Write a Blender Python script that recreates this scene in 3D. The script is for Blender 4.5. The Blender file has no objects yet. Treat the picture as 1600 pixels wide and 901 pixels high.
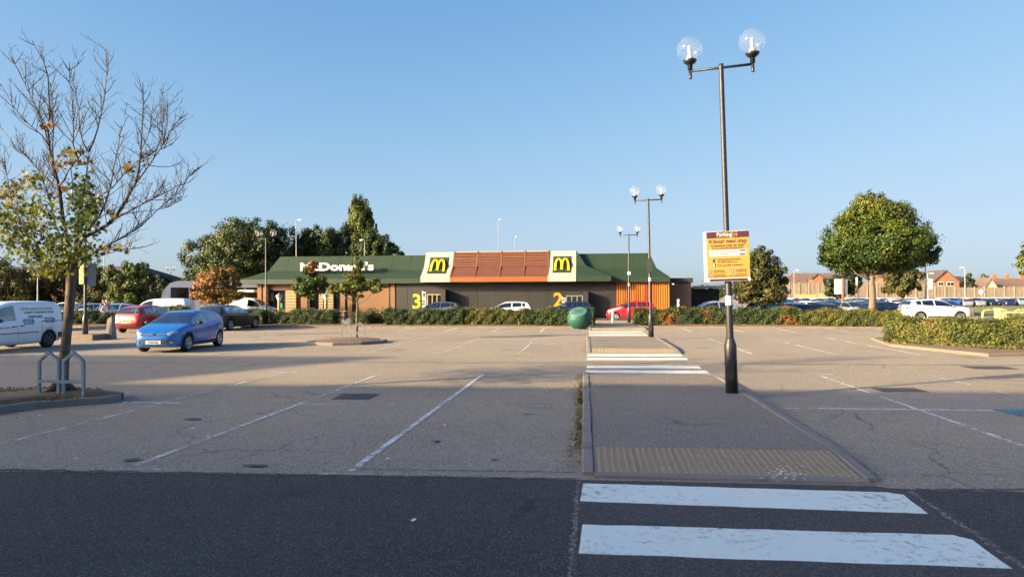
import bpy, bmesh, math, random
import numpy as np
from mathutils import Vector, Matrix
from mathutils.bvhtree import BVHTree

random.seed(7)
RNG = np.random.default_rng(7)
scn = bpy.context.scene
COL = scn.collection

# ------------------------------------------------------------------ camera
YAW, PITCH, ROLL = math.radians(6.0), math.radians(0.5), math.radians(-0.22)
CAM_H = 2.0
FPX = 1070.0                      # focal length in pixels of a 1600 pixel wide picture


def cam_axes():
    c, s = math.cos(ROLL), math.sin(ROLL)
    R0 = Vector((math.cos(YAW), math.sin(YAW), 0))
    F0 = Vector((-math.sin(YAW), math.cos(YAW), 0))
    F = F0 * math.cos(PITCH) + Vector((0, 0, math.sin(PITCH)))
    U0 = Vector((0, 0, math.cos(PITCH))) - F0 * math.sin(PITCH)
    return R0 * c + U0 * s, U0 * c - R0 * s, F


CR, CU, CF = cam_axes()
cam_d = bpy.data.cameras.new('camera')
cam = bpy.data.objects.new('camera', cam_d)
COL.objects.link(cam)
mw = Matrix(((CR.x, CU.x, -CF.x, 0), (CR.y, CU.y, -CF.y, 0), (CR.z, CU.z, -CF.z, CAM_H), (0, 0, 0, 1)))
cam.matrix_world = mw
cam_d.sensor_width = 36.0
cam_d.lens = 36.0 * FPX / 1600.0
cam_d.clip_start = 0.1
cam_d.clip_end = 3000
scn.camera = cam

# ------------------------------------------------------------------ sky, sun, exposure
SUN_EL = math.radians(16.8)
SUN_TRAVEL = math.radians(29.3)     # heading of the light over the ground, from +X towards +Y
td = Vector((math.cos(SUN_TRAVEL) * math.cos(SUN_EL), math.sin(SUN_TRAVEL) * math.cos(SUN_EL), -math.sin(SUN_EL)))
world = bpy.data.worlds.new('World')
scn.world = world
world.use_nodes = True
wn = world.node_tree
wn.nodes.clear()
wo = wn.nodes.new('ShaderNodeOutputWorld')
wb = wn.nodes.new('ShaderNodeBackground')
sky = wn.nodes.new('ShaderNodeTexSky')
sky.sky_type = 'NISHITA'
sky.sun_disc = False
sky.sun_elevation = SUN_EL
sky.sun_rotation = math.atan2(-td.x, -td.y)
sky.altitude = 0
sky.air_density = 1.0
sky.dust_density = 1.2
sky.ozone_density = 2.0
wb.inputs['Strength'].default_value = 0.10


def sky_grade(src):
    # a hazy late-summer sky: softer from zenith to horizon than the clear-air model, the same all the way round,
    # with the out-of-view glow about the low sun boosted to fill the shade
    sp = wn.nodes.new('ShaderNodeSeparateColor')
    cb = wn.nodes.new('ShaderNodeCombineColor')
    wn.links.new(src, sp.inputs[0])

    def mt(op, a, b):
        n = wn.nodes.new('ShaderNodeMath'); n.operation = op
        for i, v in enumerate((a, b)):
            if hasattr(v, 'links'): wn.links.new(v, n.inputs[i])
            else: n.inputs[i].default_value = v
        return n.outputs[0]
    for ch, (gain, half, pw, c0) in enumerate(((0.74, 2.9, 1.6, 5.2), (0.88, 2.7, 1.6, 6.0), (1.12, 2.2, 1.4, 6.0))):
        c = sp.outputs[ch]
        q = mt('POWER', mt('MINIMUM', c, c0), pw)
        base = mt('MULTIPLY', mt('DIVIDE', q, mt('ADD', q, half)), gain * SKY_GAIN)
        glow = mt('MULTIPLY', mt('MAXIMUM', mt('SUBTRACT', c, c0), 0.0), SHADE_FILL_GLOW * SKY_GAIN)
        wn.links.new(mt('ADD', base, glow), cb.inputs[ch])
    return cb.outputs[0]


SHADE_FILL_GLOW = 2.9  # added strength of the unseen sun-side sky, lifts the shaded ground
EXPOSURE = 1.48
SKY_GAIN = 10.0 / 2 ** EXPOSURE
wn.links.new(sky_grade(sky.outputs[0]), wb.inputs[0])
wn.links.new(wb.outputs[0], wo.inputs[0])
sun_d = bpy.data.lights.new('sun', 'SUN')
sun_d.energy = 5.0
sun_d.angle = math.radians(0.53)
sun_d.color = (1.0, 0.77, 0.46)
sun = bpy.data.objects.new('sun', sun_d)
COL.objects.link(sun)
sun.rotation_euler = td.to_track_quat('-Z', 'Y').to_euler()
sun.location = (-40, -30, 60)
scn.view_settings.view_transform = 'Standard'
scn.view_settings.look = 'None'
scn.view_settings.exposure = EXPOSURE
scn.view_settings.gamma = 1.0
scn.cycles.sample_clamp_direct = 2.2
scn.cycles.sample_clamp_indirect = 1.5
scn.cycles.max_bounces = 6
scn.cycles.transparent_max_bounces = 12
scn.cycles.caustics_reflective = False
scn.cycles.caustics_refractive = False


# ------------------------------------------------------------------ measuring helpers (sight lines to real places)
def ray(px, py):
    return (CF + CR * ((px - 800.0) / FPX) - CU * ((py - 450.5) / FPX))


def at(px, py, z=0.0):
    d = ray(px, py)
    t = (z - CAM_H) / d.z
    return Vector((d.x * t, d.y * t, z))


def onY(px, py, Y):
    d = ray(px, py)
    t = Y / d.y
    return Vector((d.x * t, Y, CAM_H + d.z * t))


def xat(px, Y):
    return onY(px, 458, Y).x


def zat(px, py, Y):
    return onY(px, py, Y).z


def ground_z(x, y):
    def ss(a, b, v):
        t = min(1, max(0, (v - a) / (b - a)))
        return t * t * (3 - 2 * t)
    return -0.5 * ss(46, 75, y) * ss(10, 20, x)


# ------------------------------------------------------------------ object helpers
def tag(o, label=None, cat=None, group=None, kind=None):
    if label: o['label'] = label
    if cat: o['category'] = cat
    if group: o['group'] = group
    if kind: o['kind'] = kind
    return o


def empty(name, loc=(0, 0, 0), rz=0.0, label=None, cat=None, group=None):
    o = bpy.data.objects.new(name, None)
    o.empty_display_size = 0.3
    COL.objects.link(o)
    o.location = loc
    o.rotation_euler = (0, 0, rz)
    return tag(o, label, cat, group)


def link(name, me, parent=None, loc=None, rot=None):
    o = bpy.data.objects.new(name, me)
    COL.objects.link(o)
    if parent is not None: o.parent = parent
    if loc is not None: o.location = loc
    if rot is not None: o.rotation_euler = rot
    return o


KIDS = {}


def dup_tree(o, parent=None):
    c = o.copy()
    COL.objects.link(c)
    if parent is not None: c.parent = parent
    for ch in o.children:
        dup_tree(ch, c)
    return c


class MB:
    """collects simple solids and links them as one mesh"""

    def __init__(self):
        self.v = []; self.f = []; self.m = []; self.sm = []

    def add(self, vs, fs, m=0, smooth=False):
        n = len(self.v)
        self.v += [tuple(p) for p in vs]
        self.f += [tuple(i + n for i in f) for f in fs]
        self.m += [m] * len(fs)
        self.sm += [smooth] * len(fs)
        return self

    def box(self, x0, x1, y0, y1, z0, z1, m=0, M=None):
        vs = [(x0, y0, z0), (x1, y0, z0), (x1, y1, z0), (x0, y1, z0), (x0, y0, z1), (x1, y0, z1), (x1, y1, z1), (x0, y1, z1)]
        if M is not None: vs = [M @ Vector(p) for p in vs]
        return self.add(vs, [(0, 3, 2, 1), (4, 5, 6, 7), (0, 1, 5, 4), (1, 2, 6, 5), (2, 3, 7, 6), (3, 0, 4, 7)], m)

    def bbox(self, x0, x1, y0, y1, z0, z1, b=0.01, m=0):
        """box with its upper edges chamfered"""
        vs = [(x0, y0, z0), (x1, y0, z0), (x1, y1, z0), (x0, y1, z0), (x0, y0, z1 - b), (x1, y0, z1 - b), (x1, y1, z1 - b), (x0, y1, z1 - b),
              (x0 + b, y0 + b, z1), (x1 - b, y0 + b, z1), (x1 - b, y1 - b, z1), (x0 + b, y1 - b, z1)]
        fs = [(0, 3, 2, 1), (8, 9, 10, 11)]
        for i in range(4):
            j = (i + 1) % 4
            fs += [(i, j, 4 + j, 4 + i), (4 + i, 4 + j, 8 + j, 8 + i)]
        return self.add(vs, fs, m)

    def prism(self, poly, z0, z1, m=0):
        n = len(poly)
        vs = [(p[0], p[1], z0) for p in poly] + [(p[0], p[1], z1) for p in poly]
        fs = [tuple(range(n, 2 * n)), tuple(range(n - 1, -1, -1))]
        fs += [(i, (i + 1) % n, n + (i + 1) % n, n + i) for i in range(n)]
        return self.add(vs, fs, m)

    def lathe(self, prof, c=(0, 0, 0), n=16, m=0, M=None, smooth=True, cap=True):
        vs = []
        for r, z in prof:
            for k in range(n):
                a = 2 * math.pi * k / n
                vs.append((c[0] + r * math.cos(a), c[1] + r * math.sin(a), c[2] + z))
        fs = []
        for i in range(len(prof) - 1):
            for k in range(n):
                a, b = i * n + k, i * n + (k + 1) % n
                fs.append((a, b, b + n, a + n))
        if cap:
            fs.append(tuple(range(n - 1, -1, -1)))
            fs.append(tuple(range((len(prof) - 1) * n, len(prof) * n)))
        if M is not None: vs = [M @ Vector(p) for p in vs]
        return self.add(vs, fs, m, smooth)

    def tube(self, pts, rad, n=8, m=0, smooth=True, cap=True, phase=0.0):
        pts = [Vector(p) for p in pts]
        if not isinstance(rad, (list, tuple)): rad = [rad] * len(pts)
        vs = []; up = None
        for i, p in enumerate(pts):
            a = pts[max(i - 1, 0)]; b = pts[min(i + 1, len(pts) - 1)]
            t = (b - a)
            if t.length < 1e-9: t = Vector((0, 0, 1))
            t.normalize()
            if up is None:
                up = Vector((0, 0, 1)) if abs(t.z) < 0.9 else Vector((0, 1, 0))
            s = t.cross(up)
            if s.length < 1e-4: s = t.cross(Vector((1, 0, 0)))
            s.normalize(); up = s.cross(t)
            for k in range(n):
                an = 2 * math.pi * k / n + phase
                vs.append(p + s * (math.cos(an) * rad[i]) + up * (math.sin(an) * rad[i]))
        fs = []
        for i in range(len(pts) - 1):
            for k in range(n):
                a, b = i * n + k, i * n + (k + 1) % n
                fs.append((a, b, b + n, a + n))
        if cap:
            fs.append(tuple(range(n - 1, -1, -1)))
            fs.append(tuple(range((len(pts) - 1) * n, len(pts) * n)))
        return self.add(vs, fs, m, smooth)

    def mesh(self, name, mats):
        me = bpy.data.meshes.new(name)
        me.from_pydata(self.v, [], self.f)
        if not isinstance(mats, (list, tuple)): mats = [mats]
        for q in mats: me.materials.append(q)
        me.polygons.foreach_set('material_index', self.m)
        me.polygons.foreach_set('use_smooth', self.sm)
        me.update()
        return me

    def build(self, name, mats, parent=None, loc=None, rot=None):
        return link(name, self.mesh(name, mats), parent, loc, rot)


def sheet(name, poly, z, mat, parent=None):
    """flat marking a few millimetres above the surface below it"""
    mb = MB()
    mb.add([(p[0], p[1], z) for p in poly], [tuple(range(len(poly)))])
    return mb.build(name, mat, parent)


# ------------------------------------------------------------------ materials
def new_mat(name):
    m = bpy.data.materials.new(name)
    m.use_nodes = True
    nt = m.node_tree
    nt.nodes.clear()
    return m, nt


def N(nt, t, **kw):
    n = nt.nodes.new(t)
    for k, v in kw.items():
        if k in n.inputs: n.inputs[k].default_value = v
        else: setattr(n, k, v)
    return n


def ramp(nt, fac, stops, interp='LINEAR'):
    r = nt.nodes.new('ShaderNodeValToRGB')
    r.color_ramp.interpolation = interp
    e = r.color_ramp.elements
    while len(e) < len(stops): e.new(0.5)
    for el, (p, c) in zip(e, stops):
        el.position = p
        el.color = tuple(c) + ((1,) if len(c) == 3 else ())
    nt.links.new(fac, r.inputs[0])
    return r.outputs[0]


def mixc(nt, fac, a, b, mode='MIX'):
    n = nt.nodes.new('ShaderNodeMix')
    n.data_type = 'RGBA'
    n.blend_type = mode
    for i, v in ((0, fac), (6, a), (7, b)):
        if hasattr(v, 'is_linked') or hasattr(v, 'links'): nt.links.new(v, n.inputs[i])
        elif i == 0: n.inputs[0].default_value = v
        else: n.inputs[i].default_value = tuple(v) + ((1,) if len(v) == 3 else ())
    return n.outputs[2]


def noise(nt, vec, scale, detail=3, rough=0.55, dist=0.0):
    n = N(nt, 'ShaderNodeTexNoise')
    n.inputs['Scale'].default_value = scale
    n.inputs['Detail'].default_value = detail
    n.inputs['Roughness'].default_value = rough
    n.inputs['Distortion'].default_value = dist
    if vec is not None: nt.links.new(vec, n.inputs['Vector'])
    return n.outputs[0]


def mth(nt, op, a, b=0.0, c=None):
    n = nt.nodes.new('ShaderNodeMath')
    n.operation = op
    for i, v in enumerate((a, b, c)):
        if v is None: continue
        if hasattr(v, 'links'): nt.links.new(v, n.inputs[i])
        else: n.inputs[i].default_value = v
    return n.outputs[0]


def mrange(nt, v, a, b, c=0.0, d=1.0):
    n = nt.nodes.new('ShaderNodeMapRange')
    nt.links.new(v, n.inputs[0])
    for i, q in enumerate((a, b, c, d)): n.inputs[i + 1].default_value = q
    return n.outputs[0]


def out(nt, sh):
    o = nt.nodes.new('ShaderNodeOutputMaterial')
    nt.links.new(sh, o.inputs[0])


def bump(nt, h, strength, dist):
    b = N(nt, 'ShaderNodeBump')
    b.inputs['Strength'].default_value = strength
    b.inputs['Distance'].default_value = dist
    nt.links.new(h, b.inputs['Height'])
    return b.outputs[0]


def M(name, col, rough=0.6, metal=0.0, var=0.12, scale=4.0, coat=0.0, spec=0.5, bmp=0.0, bscale=40.0, dirt=0.0, dirtcol=(0.12, 0.10, 0.08)):
    m, nt = new_mat(name)
    tc = N(nt, 'ShaderNodeTexCoord')
    p = N(nt, 'ShaderNodeBsdfPrincipled')
    n1 = noise(nt, tc.outputs['Object'], scale, 4)
    c = mixc(nt, n1, tuple(max(0, x * (1 - var)) for x in col), tuple(min(1, x * (1 + var)) for x in col))
    if dirt > 0:
        n2 = noise(nt, tc.outputs['Object'], scale * 0.6, 6, 0.65, 0.6)
        c = mixc(nt, mrange(nt, n2, 0.48, 0.72, 0, dirt), c, dirtcol)
    nt.links.new(c, p.inputs['Base Color'])
    p.inputs['Roughness'].default_value = rough
    p.inputs['Metallic'].default_value = metal
    p.inputs['Coat Weight'].default_value = coat
    p.inputs['Coat Roughness'].default_value = 0.06
    p.inputs['Specular IOR Level'].default_value = spec
    if bmp:
        nt.links.new(bump(nt, noise(nt, tc.outputs['Object'], bscale, 4), bmp, 0.01), p.inputs['Normal'])
    out(nt, p.outputs[0])
    return m


def leafmat(name, stops, trans=0.32, rough=0.55, dim=0.80):
    m, nt = new_mat(name)
    a = N(nt, 'ShaderNodeAttribute')
    a.attribute_name = 'tint'
    c = ramp(nt, a.outputs['Fac'], [(q, tuple(x * dim for x in col)) for q, col in stops])
    p = N(nt, 'ShaderNodeBsdfPrincipled')
    p.inputs['Roughness'].default_value = rough
    p.inputs['Specular IOR Level'].default_value = 0.3
    nt.links.new(c, p.inputs['Base Color'])
    t = N(nt, 'ShaderNodeBsdfTranslucent')
    c2 = mixc(nt, 0.5, c, (0.20, 0.24, 0.03), 'ADD')
    nt.links.new(c, t.inputs['Color'])
    mx = N(nt, 'ShaderNodeMixShader')
    mx.inputs[0].default_value = trans
    nt.links.new(p.outputs[0], mx.inputs[1])
    nt.links.new(t.outputs[0], mx.inputs[2])
    out(nt, mx.outputs[0])
    return m


def asphalt(name, base, speck_hi, speck_lo, stain=0.25, warm=None, fine=70.0, rough=0.85):
    m, nt = new_mat(name)
    g = N(nt, 'ShaderNodeNewGeometry')
    pos = g.outputs['Position']
    p = N(nt, 'ShaderNodeBsdfPrincipled')
    big = noise(nt, pos, 0.22, 5, 0.6)
    mid = noise(nt, pos, 1.7, 5, 0.65, 0.4)
    c = mixc(nt, mrange(nt, big, 0.3, 0.7), tuple(x * (1 - stain) for x in base), tuple(x * (1 + stain * 0.7) for x in base))
    if warm is not None:
        c = mixc(nt, mrange(nt, noise(nt, pos, 0.12, 4, 0.6), 0.42, 0.66, 0, 0.6), c, warm)
    c = mixc(nt, mrange(nt, mid, 0.35, 0.72, 0.0, stain * 1.4), c, tuple(x * 0.62 for x in base))
    v = N(nt, 'ShaderNodeTexVoronoi')
    v.inputs['Scale'].default_value = fine
    nt.links.new(pos, v.inputs['Vector'])
    sp = N(nt, 'ShaderNodeSeparateColor')
    nt.links.new(v.outputs['Color'], sp.inputs[0])
    c = mixc(nt, mrange(nt, sp.outputs[0], 0.66, 0.98, 0, 0.8), c, speck_hi)
    c = mixc(nt, mrange(nt, sp.outputs[1], 0.6, 0.95, 0, 0.85), c, speck_lo)
    # long faint tyre-worn streaks along the lanes
    mp = N(nt, 'ShaderNodeMapping')
    mp.inputs['Scale'].default_value = (0.05, 1.3, 1)
    nt.links.new(pos, mp.inputs[0])
    st = noise(nt, mp.outputs[0], 1.0, 4, 0.6)
    c = mixc(nt, mrange(nt, st, 0.55, 0.75, 0, stain * 0.8), c, tuple(x * 0.7 for x in base))
    # a few oil spots
    oil = noise(nt, pos, 0.55, 2, 0.4)
    c = mixc(nt, mrange(nt, oil, 0.635, 0.76, 0, 0.5), c, tuple(x * 0.42 for x in base))
    # hairline cracks wandering through the worn patches
    wp = noise(nt, pos, 0.9, 4, 0.6)
    va = nt.nodes.new('ShaderNodeVectorMath'); va.operation = 'SCALE'; va.inputs['Scale'].default_value = 1.1
    cbn = nt.nodes.new('ShaderNodeCombineXYZ')
    nt.links.new(wp, cbn.inputs[0]); nt.links.new(noise(nt, pos, 1.3, 4, 0.6), cbn.inputs[1])
    nt.links.new(cbn.outputs[0], va.inputs[0])
    vb = nt.nodes.new('ShaderNodeVectorMath'); vb.operation = 'ADD'
    nt.links.new(pos, vb.inputs[0]); nt.links.new(va.outputs[0], vb.inputs[1])
    vc = N(nt, 'ShaderNodeTexVoronoi'); vc.feature = 'DISTANCE_TO_EDGE'
    vc.inputs['Scale'].default_value = 0.42
    nt.links.new(vb.outputs[0], vc.inputs['Vector'])
    cr = mrange(nt, vc.outputs['Distance'], 0.0, 0.012, 1.0, 0.0)
    msk = mrange(nt, noise(nt, pos, 0.28, 2, 0.5), 0.5, 0.62, 0.0, 0.75)
    c = mixc(nt, mth(nt, 'MULTIPLY', cr, msk), c, tuple(x * 0.3 for x in base))
    nt.links.new(c, p.inputs['Base Color'])
    p.inputs['Roughness'].default_value = rough
    p.inputs['Specular IOR Level'].default_value = 0.25
    nt.links.new(bump(nt, v.outputs['Distance'], 0.5, 0.006), p.inputs['Normal'])
    out(nt, p.outputs[0])
    return m


def paintmat(name, col, under, wear=0.5, scale=9.0):
    """worn road paint: the asphalt shows where the paint has gone"""
    m, nt = new_mat(name)
    g = N(nt, 'ShaderNodeNewGeometry')
    pos = g.outputs['Position']
    p = N(nt, 'ShaderNodeBsdfPrincipled')
    n1 = noise(nt, pos, scale, 6, 0.7, 0.3)
    n2 = noise(nt, pos, 0.9, 3, 0.5)
    n3 = noise(nt, pos, 90, 2, 0.6)
    a = mth(nt, 'ADD', mth(nt, 'MULTIPLY', n1, 0.55), mth(nt, 'ADD', mth(nt, 'MULTIPLY', n2, 0.3), mth(nt, 'MULTIPLY', n3, 0.3)))
    f = mrange(nt, a, 0.70 - wear * 0.38, 0.86 - wear * 0.38)
    f = mth(nt, 'SUBTRACT', 1.0, f)
    c = mixc(nt, n1, tuple(x * 0.86 for x in col), tuple(min(1, x * 1.08) for x in col))
    nt.links.new(c, p.inputs['Base Color'])
    p.inputs['Roughness'].default_value = 0.7
    t = N(nt, 'ShaderNodeBsdfTransparent')
    mx = N(nt, 'ShaderNodeMixShader')
    nt.links.new(f, mx.inputs[0])
    nt.links.new(t.outputs[0], mx.inputs[1])
    nt.links.new(p.outputs[0], mx.inputs[2])
    out(nt, mx.outputs[0])
    return m


def brickmat(name, c1, c2, mortar, bw=0.225, bh=0.075, axis='X'):
    m, nt = new_mat(name)
    g = N(nt, 'ShaderNodeNewGeometry')
    s = N(nt, 'ShaderNodeSeparateXYZ')
    nt.links.new(g.outputs['Position'], s.inputs[0])
    cb = N(nt, 'ShaderNodeCombineXYZ')
    nt.links.new(mth(nt, 'ADD', s.outputs[0], s.outputs[1]), cb.inputs[0])
    nt.links.new(s.outputs[2], cb.inputs[1])
    b = N(nt, 'ShaderNodeTexBrick')
    b.inputs['Scale'].default_value = 1.0
    b.inputs['Brick Width'].default_value = bw
    b.inputs['Row Height'].default_value = bh
    b.inputs['Mortar Size'].default_value = 0.008
    b.inputs['Color1'].default_value = c1 + (1,)
    b.inputs['Color2'].default_value = c2 + (1,)
    b.inputs['Mortar'].default_value = mortar + (1,)
    nt.links.new(cb.outputs[0], b.inputs['Vector'])
    n1 = noise(nt, g.outputs['Position'], 0.8, 4)
    c = mixc(nt, mrange(nt, n1, 0.3, 0.7, 0, 0.3), b.outputs['Color'], tuple(x * 0.7 for x in c1))
    p = N(nt, 'ShaderNodeBsdfPrincipled')
    p.inputs['Roughness'].default_value = 0.85
    nt.links.new(c, p.inputs['Base Color'])
    nt.links.new(bump(nt, b.outputs['Fac'], -0.4, 0.01), p.inputs['Normal'])
    out(nt, p.outputs[0])
    return m


def globemat(name):
    """thin clear plastic globe: mostly see-through, glossy at the rim, a little milky with age"""
    m, nt = new_mat(name)
    lw = N(nt, 'ShaderNodeLayerWeight')
    lw.inputs['Blend'].default_value = 0.25
    tr = N(nt, 'ShaderNodeBsdfTransparent')
    df = N(nt, 'ShaderNodeBsdfDiffuse')
    df.inputs['Color'].default_value = (0.60, 0.60, 0.56, 1)
    gl = N(nt, 'ShaderNodeBsdfGlossy')
    gl.inputs['Roughness'].default_value = 0.2
    a = N(nt, 'ShaderNodeMixShader')
    a.inputs[0].default_value = 0.055
    nt.links.new(tr.outputs[0], a.inputs[1]); nt.links.new(df.outputs[0], a.inputs[2])
    b = N(nt, 'ShaderNodeMixShader')
    nt.links.new(mrange(nt, lw.outputs['Facing'], 0.0, 1.0, 0.004, 0.13), b.inputs[0])
    nt.links.new(a.outputs[0], b.inputs[1]); nt.links.new(gl.outputs[0], b.inputs[2])
    out(nt, b.outputs[0])
    return m


def tintglass(name):
    # tinted glazing: part see-through, part mirror, more of a mirror at a slant
    m, nt = new_mat(name)
    lw = N(nt, 'ShaderNodeLayerWeight')
    lw.inputs['Blend'].default_value = 0.35
    tr = N(nt, 'ShaderNodeBsdfTransparent')
    tr.inputs['Color'].default_value = (0.42, 0.46, 0.45, 1)
    gl = N(nt, 'ShaderNodeBsdfGlossy')
    gl.inputs['Roughness'].default_value = 0.03
    gl.inputs['Color'].default_value = (0.85, 0.88, 0.9, 1)
    b = N(nt, 'ShaderNodeMixShader')
    nt.links.new(mrange(nt, lw.outputs['Facing'], 0.0, 1.0, 0.09, 0.75), b.inputs[0])
    nt.links.new(tr.outputs[0], b.inputs[1]); nt.links.new(gl.outputs[0], b.inputs[2])
    out(nt, b.outputs[0])
    return m


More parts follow.
